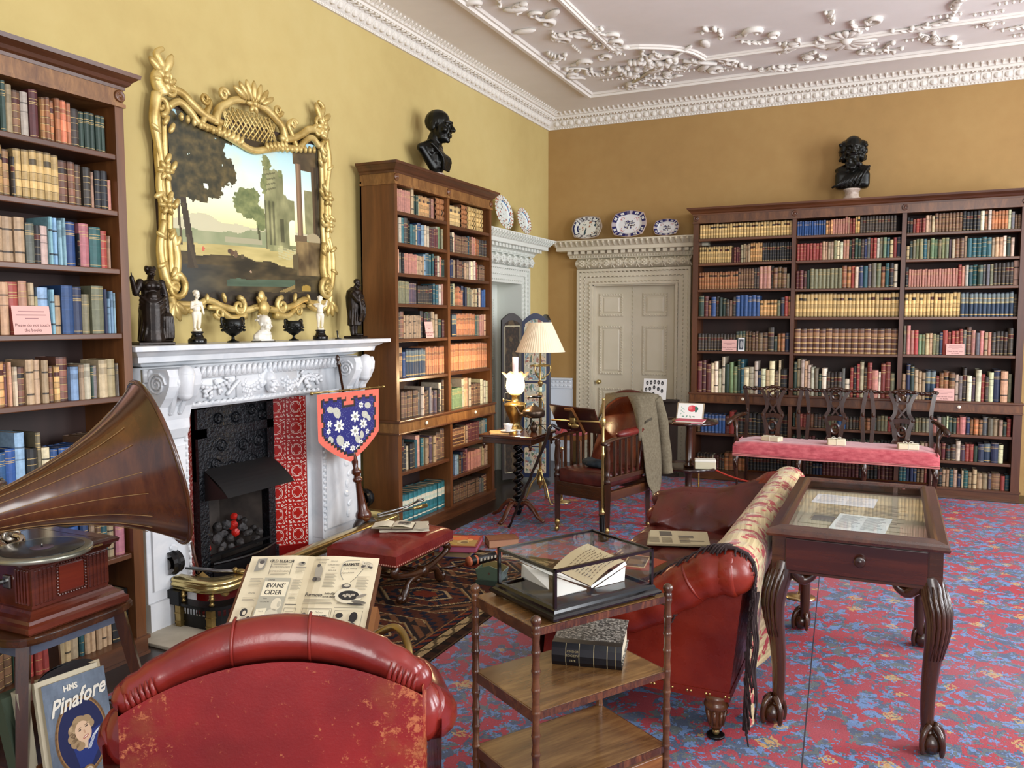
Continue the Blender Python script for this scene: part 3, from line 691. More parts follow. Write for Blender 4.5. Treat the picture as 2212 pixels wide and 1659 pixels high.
for c_ in (0,1):
    pre=c_==0
    T1=["12b84 10m86","10q86 8d80","14t78","8p80 8u76 3w74","10b72 9t70","9U55 8k55","9U60 6r60","8t50 7d60"] if pre else [
 "3b88 1e88*1.5 1t82*1.4 2g92*.7 1t88*1.2 1b86*1.2 1w84*1.2 1m92*1.5 3o82*.8 3O86*.9 1d74*1.3 5g76*.9","2b84 1q86*1.2 3q86*1.2 1d70*.5 6y90*1.1 3b82*1.3 1d80*1.3 1t70*.6 2k78*1.1 1p62*.9","6t78*1.4 1e72*1.3 1k70*.9 1w72*1.4 4l85*.6 1g80*.4 1U82*1.6 1k60*.3 1P80*1.4 1n80*1.8 1r75*1.6 1t66*.6","1p80*1.8 1p80*1.8 1o84*1.4 1t80*1.3 1R82*2 1p82*1.2 1t80*.9 1t62*.7 1l76*1.8 1l72*.6 1t62*1.4 1U78*2 1u78*1.5 1s64*1.2 1s78*2 1u76*.7 1l60*.5 1l76*.7 1l70*.6",
 "1b74*1.2 1b72*1.1 1b74*1.5 1q70*1.5 1m68*.6 1p68*.6 1w60*.7 1b60*1.4 3t70*1.2 1b60*.9 1q62*.9 1b75*1.7 1l58*1.4 1t62*1 1w60*1.3 1g58*.5 1e56*1.1 2t66*1.7 1e60*.5","4U56*1.9 1l78*1.7 1k55*2 1s75 1w52*1.3 5U50*1.2 5b60*1.3","3U52*1.5 1U50*1.5 1U52*1.5 1s60*1.3 1p70*1.7 1b60*.6 1O66*1.1 1G68*.9 1U72*1.8 1U72*1.3 1t70 1b70 1n66*1.3 1t64*1.2 1P66*1.9","3b55*1.5 2g50 3r54 4t50*1.3 1n56*.8 5t52*1.0 1k62*3.4"]
    rows(BL,['left bay of bookcase left of fireplace','bookcase left of fireplace'][c_:c_+1],[[(.04,.76),(.80,1.506)][c_]],[[2.372,2.116,1.85,1.552,1.258]],[[.508]],[T1],500+40*c_,[True])
# ================================================================ FIREPLACE (local x = world y - 3.85, local -y = into the room)
FP=thing('fireplace','white marble chimneypiece with carved frieze, red tiled cheeks and black iron grate','fireplace',(XW,3.85,0),PI/2)
FX=lambda y:y-3.85
m=MB()
pr=[(0,1.365),(.10,1.365),(.12,1.375),(.15,1.378),(.165,1.39),(.20,1.40),(.255,1.402),(.26,1.43),(.28,1.44),(.30,1.455),(.325,1.458),(.34,1.462),(.34,1.485),(.335,1.487),(0,1.487)]
a0,a1=-.75,.75
m.sweep(pr,[((a0,0,0),(-1,0,0)),((a0,0,0),(-1,-1,0)),((a1,0,0),(1,-1,0)),((a1,0,0),(1,0,0))])
m.build('mantel_shelf',MARBLE,FP,norm=False)
m=MB()
m.box(-.93,.90,-.18,0,1.15,1.37)                                   # frieze slab
m.box(-.93,.90,-.205,-.18,1.30,1.365); m.box(-.66,.46,-.20,-.18,1.145,1.165)
for x in along(-.93,.90,.043): m.cap((x,-.202,1.305),(x+.008,-.216,1.352),.007,.0135,8)
for x in along(-.68,.47,.045): m.ell((x,-.19,1.16),(.016,.014,.014),6,4)
m.box(-.28,.24,-.195,-.175,1.165,1.30)                             # projecting tablet
RR=random.Random(11)
def sprig(x,z,dx,n=7):
    for k in range(n):
        t=k/n; px=x+dx*t; pz=z-.03*math.sin(PI*t)
        m.ell((px,-.195,pz),(.016,.014,.014),6,4)
        m.ell((px+.01*RR.uniform(-1,1),-.195,pz+.028*RR.choice((-1,1))),(.022,.009,.009),6,4,Matrix.Rotation(RR.uniform(0,3),3,'Y'))
sprig(-.10,1.255,-.16); sprig(.10,1.255,.16); sprig(-.34,1.27,-.26,9); sprig(.30,1.26,.2,8)
for cx,cz in ((-.5,1.22),(-.2,1.205),(.17,1.21),(.36,1.22)):
    for k in range(12): m.ell((cx+RR.uniform(-.03,.03),-.195,cz+RR.uniform(-.035,.03)),.011,6,4)
m.tube(sp([(-.36,-.19,1.19),(-.31,-.2,1.24),(-.27,-.2,1.27)],5),.012,6); m.tube(sp([(.24,-.19,1.19),(.3,-.2,1.255),(.4,-.2,1.25),(.45,-.19,1.2)],5),.012,6)
m.build('frieze',MARBLE,FP,smooth=True,norm=False)
def head(m,c,k,yaw=0,pitch=0,hair=None,child=False,beard=False):
    Mx=Matrix.Translation(c)@Matrix.Rotation(yaw,4,'Z')@Matrix.Rotation(pitch,4,'X')@Matrix.Scale(k,4); old=m.T; m.T=old@Mx
    E=m.ell
    E((0,.012,.035),(.077,.095,.083),14,10); E((0,-.03,-.025),(.062,.064,.088),14,10)
    E((0,-.04,-.085),(.05,.05,.036)); E((0,-.076,-.104),(.022,.018,.018))
    m.cap((0,-.094,.012),(0,-.122,-.034),.009,.015,8); E((-.013,-.108,-.037),.011); E((.013,-.108,-.037),.011)
    for s in (-1,1):
        m.cap((s*.052,-.078,.02),(s*.014,-.096,.022),.010,.012,8); E((s*.042,-.066,-.034),(.024,.024,.022)); E((s*.031,-.080,.0),(.017,.013,.011))
        E((s*.078,.012,-.012),(.011,.024,.034))
    m.cap((-.022,-.094,-.064),(.022,-.094,-.064),.007,.007,8); m.cap((-.017,-.094,-.077),(.017,-.094,-.077),.008,.008,8)
    if child: E((0,.0,.045),(.088,.10,.085)); E((.045,-.06,-.05),(.028,.028,.03)); E((-.045,-.06,-.05),(.028,.028,.03))
    m.T=old
m=MB(); head(m,(-.035,-.205,1.245),.55,.25,.05)
for k in range(18):
    a=PI*(-.15+1.3*k/17); m.ell((-.035+.056*math.cos(a),-.195,1.255+.062*math.sin(a)),.016,6,4)
sculpt(m,'carved_mask',MARBLE,FP,.004,3)
# scrolled consoles and jambs
def console(x0,x1):
    m=MB(); P=[(-.06,1.365),(-.33,1.365),(-.345,1.33),(-.34,1.28),(-.31,1.22),(-.27,1.17),(-.25,1.10),(-.25,1.05),(-.225,1.0),(-.19,.985),(-.06,.985)]
    n=len(P); m.add([(x0,y,z) for y,z in P]+[(x1,y,z) for y,z in P],[tuple(range(n)),tuple(range(2*n-1,n-1,-1))]+[(i,n+i,n+(i+1)%n,(i+1)%n) for i in range(n)])
    for xx in (x0,x1):
        s=-.006 if xx==x0 else .006
        m.tube([(xx+s,-.262+a,1.29+b) for a,b in spiral(0,0,.006,.06,0,5*PI,26)],.008,5); m.tube([(xx+s,-.2+a,1.035+b) for a,b in spiral(0,0,.004,.034,0,4*PI,18)],.006,5)
    m.sm=True; m.cap(((x0+x1)/2,-.345,1.34),((x0+x1)/2,-.335,1.24),.045,.04,16); m.cap(((x0+x1)/2-.04,-.33,1.30),((x0+x1)/2-.03,-.265,1.14),.022,.015,6); m.cap(((x0+x1)/2+.04,-.33,1.30),((x0+x1)/2+.03,-.265,1.14),.022,.015,6)
    o=m.build('console',MARBLE,FP); bevel(o,.008,2)
console(-.90,-.69); console(.66,.88)
def jamb(x0,x1,bx):
    m=MB(); m.bbox(x0,x1,-.20,0,.16,1.15,.005); m.box(x0-.0,x1+.012,-.215,0,.0,.16)
    w=x1-x0; m.box(x0+.03,x1-.03,-.212,-.2,.22,.95); 
    for z in along(.2,1.12,.04): m.ell((bx,-.203,z),(.014,.012,.014),6,4)
    for k in range(9):
        z=.28+k*.07; m.ell((x0+w*.6+.02*math.sin(k*2),-.214,z),(.022,.008,.03),6,4,Matrix.Rotation(k,3,'Y'))
    m.build('jamb',MARBLE,FP,norm=False)
jamb(-.95,-.66,-.675); jamb(.465,.90,.485)
m=MB(); m.box(-.66,-.575,-.11,0,0,1.15); m.box(.425,.465,-.11,0,0,1.15); m.box(-.58,.43,-.11,.05,1.125,1.15); m.build('marble_slip',MARBLE,FP)
# tiled cheeks, splayed back to the grate
def tilecol(u,v):
    # u,v in tile units
    fu,fv=u%1-.5,v%1-.5; r=math.hypot(fu,fv); wh=(.90,.80,.74); rd=(.66,.13,.11)
    if abs(fu)>.47 or abs(fv)>.47: return wh if (abs(fu)>.485 or abs(fv)>.485) else rd
    if r<.19: return (.70,.16,.12) if int(u*28)%2==int(v*28)%2 else (.60,.10,.09)
    if r<.21: return wh
    if r<.25: return rd
    if r<.28: return wh
    a=math.atan2(fv,fu)
    w=math.sin(4*a+9*r+1.6*math.sin(8*a)); d=max(abs(fu),abs(fv))
    if abs(w)<.28 and r>.31: return wh
    if d>.40 and math.sin(30*(fu+fv))>.72: return wh
    return rd
def cheek(p0,p1,nm,ncol=2):
    m=MB()
    m.grid(lambda u,v:(p0[0]+(p1[0]-p0[0])*u,p0[1]+(p1[1]-p0[1])*u,.13+.99*v),26*ncol,26*7,lambda u,v:tilecol(u*ncol,v*7))
    m.setc((.50,.08,.07)); m.add([(p0[0],p0[1],0),(p1[0],p1[1],0),(p1[0],p1[1],.13),(p0[0],p0[1],.13)],[(0,1,2,3)])
    m.build(nm,GLOSS,FP,norm=False)
cheek((-.575,-.105),(-.39,.06),'tiled_cheek'); cheek((.225,.06),(.425,-.105),'tiled_cheek')
# iron grate: back plane y=.06
m=MB(); m.box(-.40,-.33,.0,.07,0,1.125); m.box(.175,.235,.0,.07,0,1.125); m.box(-.40,.235,.02,.07,.68,1.125); m.box(-.40,.235,.0,.04,.93,.985); m.box(-.40,.235,.0,.04,1.10,1.125); m.box(-.40,.235,-.02,.06,.02,.16)
def roundel_iron(x,z,r):
    m.T=Matrix.Translation((x,.02,z))@Matrix.Rotation(PI/2,4,'X'); m.lathe([(r,0),(r,.006),(r*.85,.012),(r*.7,.004),(r*.5,.004),(r*.35,.012),(.001,.014)],14); m.T=Matrix()
for x in (-.22,-.08,.06,.15): roundel_iron(x,1.04+.02*math.sin(x*30),.034)
for x in (-.2,.0,.12): roundel_iron(x,.955,.016)
for x,z in ((-.25,.76),(-.12,.73),(-.02,.85),(.11,.86),(-.2,.87),(.06,.74)): roundel_iron(x,z,.038)
m.build('iron_grate',mat('blue_black_iron',(.05,.06,.075),.32,.5,c2=(.09,.10,.12),scale=30,bump=.9,bscale=55,bdist=.012),FP)
m=MB(); m.grid(lambda u,v:(-.36+.57*u+(.0),.01-.19*v-.05*math.sin(PI*v)*.4,.745-.15*v),6,8); 
m.add([(-.36,.01,.745),(-.36,-.18,.595),(-.36,.01,.56)],[(0,1,2)])
m.add([(.21,.01,.745),(.21,-.18,.595),(.21,.01,.56)],[(0,1,2)])
m.build('smoke_hood',mat('matt_iron',(.05,.05,.053),.55,.2),FP,norm=False)
m=MB(); BK_=mat('sooty_firebrick',(.16,.14,.13),.9,c2=(.32,.28,.25),scale=7,lo=.3,hi=.75)
m.add([(-.33,.06,0),(-.22,.32,0),(.07,.32,0),(.175,.06,0),(-.33,.06,.7),(-.22,.32,.7),(.07,.32,.7),(.175,.06,.7)],[(0,1,5,4),(1,2,6,5),(2,3,7,6),(4,5,6,7),(0,3,2,1)])
m.build('firebox',BK_,FP,norm=False)
m=MB()
for i in range(2): m.box(-.33,.175,-.005+.0,.01,.17+.045*i,.185+.045*i)
m.grid(lambda u,v:(-.34+.53*u,-.03-.06*math.sin(PI*u),.05+.13*v),12,2); m.tube([(-.34+.53*k/12,-.03-.06*math.sin(PI*k/12),.185) for k in range(13)],.009,6)
m.build('grate_front',BLACK,FP)
COAL=mat('coal',(.06,.055,.055),.7,c2=(.22,.2,.19),scale=10); EMB=mat('red_glass_coal',(.62,.10,.07),.35,emit=.25); ASH=mat('grey_coal',(.34,.33,.33),.85,c2=(.2,.19,.19),scale=14)
RR=random.Random(5)
GX=[]; CP=[]
def lump(r):
    m=MB(); bm=bmesh.new(); bmesh.ops.create_icosphere(bm,subdivisions=2,radius=r)
    for q in bm.verts: q.co*=1+.35*MN.noise(q.co*38/ (r/.03)+Vector((RR.random()*9,)*3))
    m.bm(bm); return m
while len(CP)<34 and len(GX)<9000:
    GX.append(0); u=RR.random(); x=-.29+.43*u; d=RR.random(); y=.045+.17*d; z=.215+.10*d+.05*RR.random(); r0=RR.uniform(.020,.032)
    if all((Vector((x,y,z))-a).length>(r0+b)*1.12 for a,b in CP): CP.append((Vector((x,y,z)),r0))
for k,((x,y,z),r0) in enumerate(CP):
    mm=EMB if k in (3,11,17,24) else (ASH if k%3==0 else COAL)
    o=lump(r0).build('coal_lump',mm,None,smooth=False); w=Matrix.Translation((XW,3.85,0))@Matrix.Rotation(PI/2,4,'Z'); o.matrix_world=w@Matrix.Translation((x,y,z))
    b=('glowing red' if mm is EMB else 'grey ashy' if mm is ASH else 'black')
    tag(o,f'{b} coal lump among the coals in the fireplace grate','coal',f'{b} coals in the grate')
# hearth
m=MB(); m.box(2.82,4.92,0,0,0,0) if 0 else None
m.bbox(-3.60,-2.98,2.80,4.95,0.0,.018,.004); m.build('hearthstone',mat('hearth_stone',(.66,.62,.54),.6,c2=(.76,.72,.64),scale=5)); o=bpy.data.objects['hearthstone']; struct(o,'pale hearthstone in front of the fireplace')
m=MB(); m.box(-3.66,-3.22,3.2,4.3,.018,.03); struct(m.build('trim_11',mat('red_hearth_tile',(.42,.08,.07),.2)),'red tiled inner hearth')
# ================================================================ FENDER
F=thing('fender','black and brass fender with moulded rail around the hearth','fender',(0,0,0))
def fpath(off,z,n=7):
    # left side, rounded corner, front, corner, right side ; off outward
    xl,yl,yr,xb=-3.07+off,3.03-off,4.80+off,-3.39; r=.12
    p=[(xb,yl,z)]
    for k in range(n+1):
        a=-PI/2+PI/2*k/n; p.append((xl-r+r*math.cos(a),yl+r+r*math.sin(a),z))
    for k in range(n+1):
        a=PI/2*k/n; p.append((xl-r+r*math.cos(a),yr-r+r*math.sin(a),z))
    p.append((xb,yr,z)); return [Vector(q) for q in p]
m=MB()
P0=fpath(-.075,0); P1=fpath(.0,0)
prof=[(0,.268),(.1,.272),(.75,.272),(.95,.266),(1.0,.258),(.96,.25),(.9,.247),(1.0,.24),(1.02,.232),(.95,.224),(.85,.22),(.9,.214),(.82,.205),(.5,.203),(.05,.205)]
v=[];n=len(prof)
for a,b in zip(P0,P1):
    for t,z in prof: q=a.lerp(b,t); v.append((q.x,q.y,z))
m.sm=True; m.add(v,[(i*n+k,i*n+(k+1)%n,(i+1)*n+(k+1)%n,(i+1)*n+k) for i in range(len(P0)-1) for k in range(n)]); m.build('moulded_rail',BRASS,F)
m=MB(); A=fpath(-.07,.135); B=fpath(.004,.135)
for z0,z1 in ((.128,.142),):
    v=[]; 
    for a,b in zip(A,B): v += [(a.x,a.y,z0),(b.x,b.y,z0),(b.x,b.y,z1),(a.x,a.y,z1)]
    m.add(v,[(i*4+k,i*4+(k+1)%4,i*4+4+(k+1)%4,i*4+4+k) for i in range(len(A)-1) for k in range(4)])
m.build('iron_shelf',BLACK,F)
m=MB(); A=fpath(-.015,0); 
def dens(P,step):
    out=[]; 
    for a,b in zip(P[:-1],P[1:]):
        L=(b-a).length; k=max(1,int(L/step)); out += [a.lerp(b,i/k) for i in range(k)]
    return out+[P[-1]]
D=dens(A,.02)
for i in range(len(D)-1):
    a,b=D[i],D[i+1]; m.add([(a.x,a.y,.018),(b.x,b.y,.018),(b.x,b.y,.085),(a.x,a.y,.085)],[(0,1,2,3)])
    m.add([(a.x,a.y,.115),(b.x,b.y,.115),(b.x,b.y,.13),(a.x,a.y,.13)],[(0,1,2,3)])
    c=a.lerp(b,.5); m.add([(a.x,a.y,.085),(c.x,c.y,.085),(c.x,c.y,.115),(a.x,a.y,.115)],[(0,1,2,3)])
m.build('pierced_plinth',BLACK,F,norm=False)
m=MB(); PB=[(.009,.142),(.016,.15),(.009,.158),(.011,.17),(.02,.178),(.011,.186),(.014,.196),(.009,.205)]
for k in ((-3.33,3.05),(-3.14,3.06),(-3.09,3.32),(-3.09,3.75),(-3.09,4.2),(-3.09,4.6),(-3.3,4.78)):
    m=MB(); m.T=Matrix.Translation((k[0],k[1],0)); m.sm=True; m.lathe(PB,10); m.build('brass_baluster',OLDBRASS,F)
for k in ((-3.34,3.035),(-3.13,3.04),(-3.065,3.33),(-3.065,4.3)):
    m=MB(); m.T=Matrix.Translation((k[0],k[1],0)); m.box(-.018,.018,-.014,.014,.02,.128); m.box(-.021,.021,-.017,.017,.085,.092); m.box(-.021,.021,-.017,.017,.04,.046); m.build('brass_strap',OLDBRASS,F)
for y,s in ((3.05,1),(4.78,-1)):
    m=MB(); m.box(-3.46,-3.43,y-.035,y+.035,.02,.30); m.box(-3.43,-3.33,y-.03,y+.03,.13,.205)
    m.tube([(-3.405+a,y,.338+b) for a,b in spiral(0,0,.014,.074,PI*.9,PI*5,34)],.009,4,flat=1)
    # rolled scroll as a band
    S=[( -3.405+a,.338+b) for a,b in spiral(0,0,.016,.074,PI*.9,PI*5,40)]
    m.add([(a,y-.035,b) for a,b in S]+[(a,y+.035,b) for a,b in S],[(i,i+1,i+42,i+41) for i in range(40)])
    m.build('scroll_end',BLACK,F,norm=False)
# fire irons
def rod(name,label,cat,pts,r,mt,ends=()):
    m=MB(); m.sm=True; m.tube(pts,r,8)
    for p,rr_ in ends: m.ell(p,rr_,10,7)
    return tag(m.build(name,mt),label,cat)
t=thing('fire_tongs','steel fire tongs lying across the left corner of the fender','fire tongs',(0,0,0))
m=MB(); m.sm=True; m.tube([(-3.36,3.10,.305),(-3.2,3.16,.292),(-3.115,3.22,.286)],.007,8); m.tube([(-3.35,3.12,.305),(-3.2,3.18,.292),(-3.12,3.24,.286)],.006,8); m.build('tong_arms',STEEL,t)
m=MB(); m.sm=True; m.ell((-3.10,3.225,.287),(.03,.02,.016)); m.ell((-3.125,3.215,.292),(.014,.014,.018)); m.build('knob_handle',OLDBRASS,t)
t=thing('fire_shovel','brass fire shovel standing inside the fender by the left jamb','shovel',(0,0,0))
m=MB(); m.sm=True; m.tube([(-3.34,3.17,.26),(-3.36,3.16,.36),(-3.37,3.155,.43)],.008,8); m.build('handle',mat('worn_wood',(.28,.15,.09),.5),t)
m=MB(); m.grid(lambda u,v:(-3.34+.17*v,3.17+.05*(u-.5)+.02*v,.26-.10*v-.01*math.sin(PI*u)),6,4); o=m.build('shovel_blade',OLDBRASS,t); o.modifiers.new('s','SOLIDIFY').thickness=.004
t=thing('poker','steel poker with brass handle resting on the right end of the fender','poker',(0,0,0))
m=MB(); m.sm=True; m.tube([(-3.13,4.55,.285),(-3.04,4.86,.288)],.007,8); m.build('shaft',STEEL,t)
m=MB(); m.sm=True; m.cap((-3.04,4.86,.288),(-3.01,4.97,.288),.012,.016,8); m.build('handle',BRASS,t)
t=thing('poker','second steel poker with ring handle on the right end of the fender','poker',(0,0,0))
m=MB(); m.sm=True; m.tube([(-3.17,4.60,.285),(-3.09,4.84,.30),(-3.06,4.94,.32)],.008,8); m.build('shaft',STEEL,t)
m=MB(); m.sm=True; m.tube([(-3.05+.022*math.cos(a),4.965+.03*math.sin(a),.325) for a in [2*PI*k/12 for k in range(12)]],.006,6,closed=True); m.build('handle',STEEL,t)
# ================================================================ POLE SCREEN
t=thing('pole_screen','pole fire screen with blue beadwork banner edged in coral, before the right jamb','fire screen',(-3.19,4.47,0))
lean=Matrix.Rotation(-.0,4,'X')
base=Vector((0,0,.28)); top=Vector((-.10,-.13,1.385)); ax=(top-base).normalized()
TM=frame_at(base,Vector((1,0,0))-ax*ax.x,Vector((0,1,0)))
TM=Matrix.Translation(base)@ax.to_track_quat('Z','Y').to_matrix().to_4x4()
m=MB(); m.T=TM; m.sm=True; m.lathe([(.03,-.02),(.05,.0),(.055,.03),(.05,.05),(.036,.07),(.03,.12),(.024,.19),(.02,.25),(.022,.26),(.034,.27),(.034,.285),(.024,.295),(.022,.31),(.034,.325),(.03,.345),(.016,.36),(.022,.40),(.012,.47),(.009,.60)],16); m.build('turned_stem',wood('pole_walnut',(.22,.09,.04),(.42,.21,.10),'z',.22,8,.4),t)
m=MB(); m.T=TM; m.sm=True; m.lathe([(.0085,.6),(.0085,1.04),(.014,1.05),(.016,1.065),(.010,1.075),(.013,1.085),(.016,1.10),(.010,1.115),(.001,1.125)],12); m.build('pole',MAHOG,t)
for k in range(3):
    a=.5+2*PI*k/3; d=Vector((math.cos(a),math.sin(a),0)); m=MB(); m.sm=True
    m.tube(sp([base-Vector((0,0,.0))+d*.01,base+d*.07+Vector((0,0,-.03)),base+d*.13+Vector((0,0,-.12)),Vector((d.x*.18,d.y*.18,.05))+Vector((0,0,.02)),Vector((d.x*.225,d.y*.225,.045))],5),[.035,.035,.034,.034,.033,.032,.03,.028,.026,.025,.024,.023,.022,.021,.02,.02,.02,.021,.022,.022,.022][:21],8); m.ell(Vector((d.x*.235,d.y*.235,.046)),(.028,.028,.026)); m.build('leg',mat('dark_carved_wood',(.10,.065,.05),.4,c2=(.16,.1,.07),scale=16,bump=.5,bscale=40),t)
bz=1.085; pc=base+ax*((bz-.28)/ax.z)
m=MB(); m.sm=True; E0=AX(674,850,-3.225)-Vector((-3.19,4.47,0)); E1=AX(829,835,-3.225)-Vector((-3.19,4.47,0)); y0,y1=E0.y,E1.y; zb=lambda y:E0.z+(E1.z-E0.z)*(y-y0)/(y1-y0); BCY=(AX(685,900,-3.225).y+AX(818,900,-3.225).y)/2-4.47; HSC=.80
m.tube([(pc.x+.035,y0+.0,zb(y0)),(pc.x+.035,y1,zb(y1))],.006,8); m.ell((pc.x+.035,y0,zb(y0)),.012); m.ell((pc.x+.035,y1,zb(y1)),.012)
for k in range(7): y=y0+.06+k*.11; m.ell((pc.x+.035,y,zb(y)),(.009,.006,.009),8,5)
m.T=Matrix.Translation((pc.x,pc.y,0)); m.lathe([(.018,bz-.03),(.02,bz-.02),(.013,bz),(.02,bz+.02),(.018,bz+.035)],12); m.build('brass_bar',OLDBRASS,t)
def bannercol(a,h):
    # a in -.33..+.33 (width), h 0(top)..; returns colour or None outside
    W=.335
    y=a; d=h
    # lower outline: scalloped shield
    lim=.60-.0
    s=abs(y)/W
    if s>1: return None
    low=.36+ (1-s)**.75*.22 if s>.0 else .58
    if d>low: return None
    co=(.86,.40,.33)
    # inner stepped field
    st=.022
    q=lambda t:math.floor(t/st)
    top=.035+(.022 if q(y+9.013*0)%4<2 else 0); side=W-.035-(.02 if q(d)%5<2 else 0)
    lo2=.36-.012+math.floor((1-min(1,abs(y)/(W-.03)))*9)/9*.21
    notch=abs(y+.015)<.05 and d<.13; 
    ins=(d>top and abs(y)<side and d<lo2 and not(abs(y+.01)<.026 and d<.105) and not(abs(y+.01)<.052 and .075<d<.105))
    top2=top+.018; ins2=(d>top2 and abs(y)<side-.018 and d<lo2-.024 and not(abs(y+.01)<.045 and d<.125) and not(abs(y+.01)<.072 and .06<d<.125))
    if not ins: return co
    if not ins2: return (.07,.06,.07)
    for (fx,fy,r,pet,an) in FLW:
        fx*=1.12; r*=.82; dx,dy=(y-fx),(d-fy); rr=math.hypot(dx,dy)
        if rr<r:
            th=math.atan2(dy,dx)+an
            if pet:
                if rr<r*(.45+.55*abs(math.cos(th*pet/2))): return (.90,.90,.86) if rr>r*.3 else (.55,.55,.52)
            else:
                e=(dx*math.cos(an)+dy*math.sin(an))**2/(r*r)+( -dx*math.sin(an)+dy*math.cos(an))**2/(r*r*.5)
                if e<1: return (.66,.66,.60) if (int(dx*190)+int(dy*190))%2 else (.80,.80,.74)
    if abs(math.sin(40*y+14*math.sin(22*d)))<.07 and .08<d<.45: return (.45,.50,.62)
    return (.02,.06,.42)
FLW=[(-.10,.27,.065,7,.2),(.05,.21,.06,7,1),(.045,.33,.06,7,2),(.13,.28,.055,7,.5),(-.19,.24,.035,6,0),(-.20,.30,.03,6,.4),(.11,.12,.035,6,.3),(.17,.35,.03,6,.1),(-.03,.43,.035,6,.9),(.02,.47,.035,6,.4),(-.06,.455,.03,6,0),(.1,.43,.03,6,0),(.07,.475,.03,6,1),
 (-.18,.13,.045,0,.3),(-.12,.16,.06,0,1.0),(.18,.13,.045,0,.2),(.15,.205,.05,0,.5),(.19,.24,.035,0,1),(-.18,.37,.04,0,.8),(-.09,.39,.06,0,1),(.07,.4,.045,0,1.2),(.11,.37,.04,0,1.5),(-.16,.42,.035,0,1)]
m=MB(); m.hc=True; st=.0046
NY=int(.68/st); NH=int(.60/st)
for i in range(NY):
    for j in range(NH):
        a=-.34+(i+.5)*st; h=(j+.5)*st; c=bannercol(a,h)
        if c is None: continue
        yy=a+BCY; z=zb(yy)-.012-h*HSC
        x=lambda q,hh:pc.x+.04+.006*math.sin(q*14)*hh*2
        m.add([(x(a-st/2,h),yy-st/2,z+st*.4),(x(a+st/2,h),yy+st/2,z+st*.4),(x(a+st/2,h),yy+st/2,z-st*.4),(x(a-st/2,h),yy-st/2,z-st*.4)],[(0,3,2,1)],[lin(c)])
m.build('beadwork_banner',mat('wool_and_beads',(1,1,1),.7,vcol=True,bump=.3,bscale=250),t,norm=False)
# ================================================================ PAINTING
PT=thing('framed_painting','landscape painting with ruins in a carved gilt rococo frame above the mantel','painting',(XW,3.905,2.265),PI/2)
PT.rotation_euler=(0,-.028,PI/2)
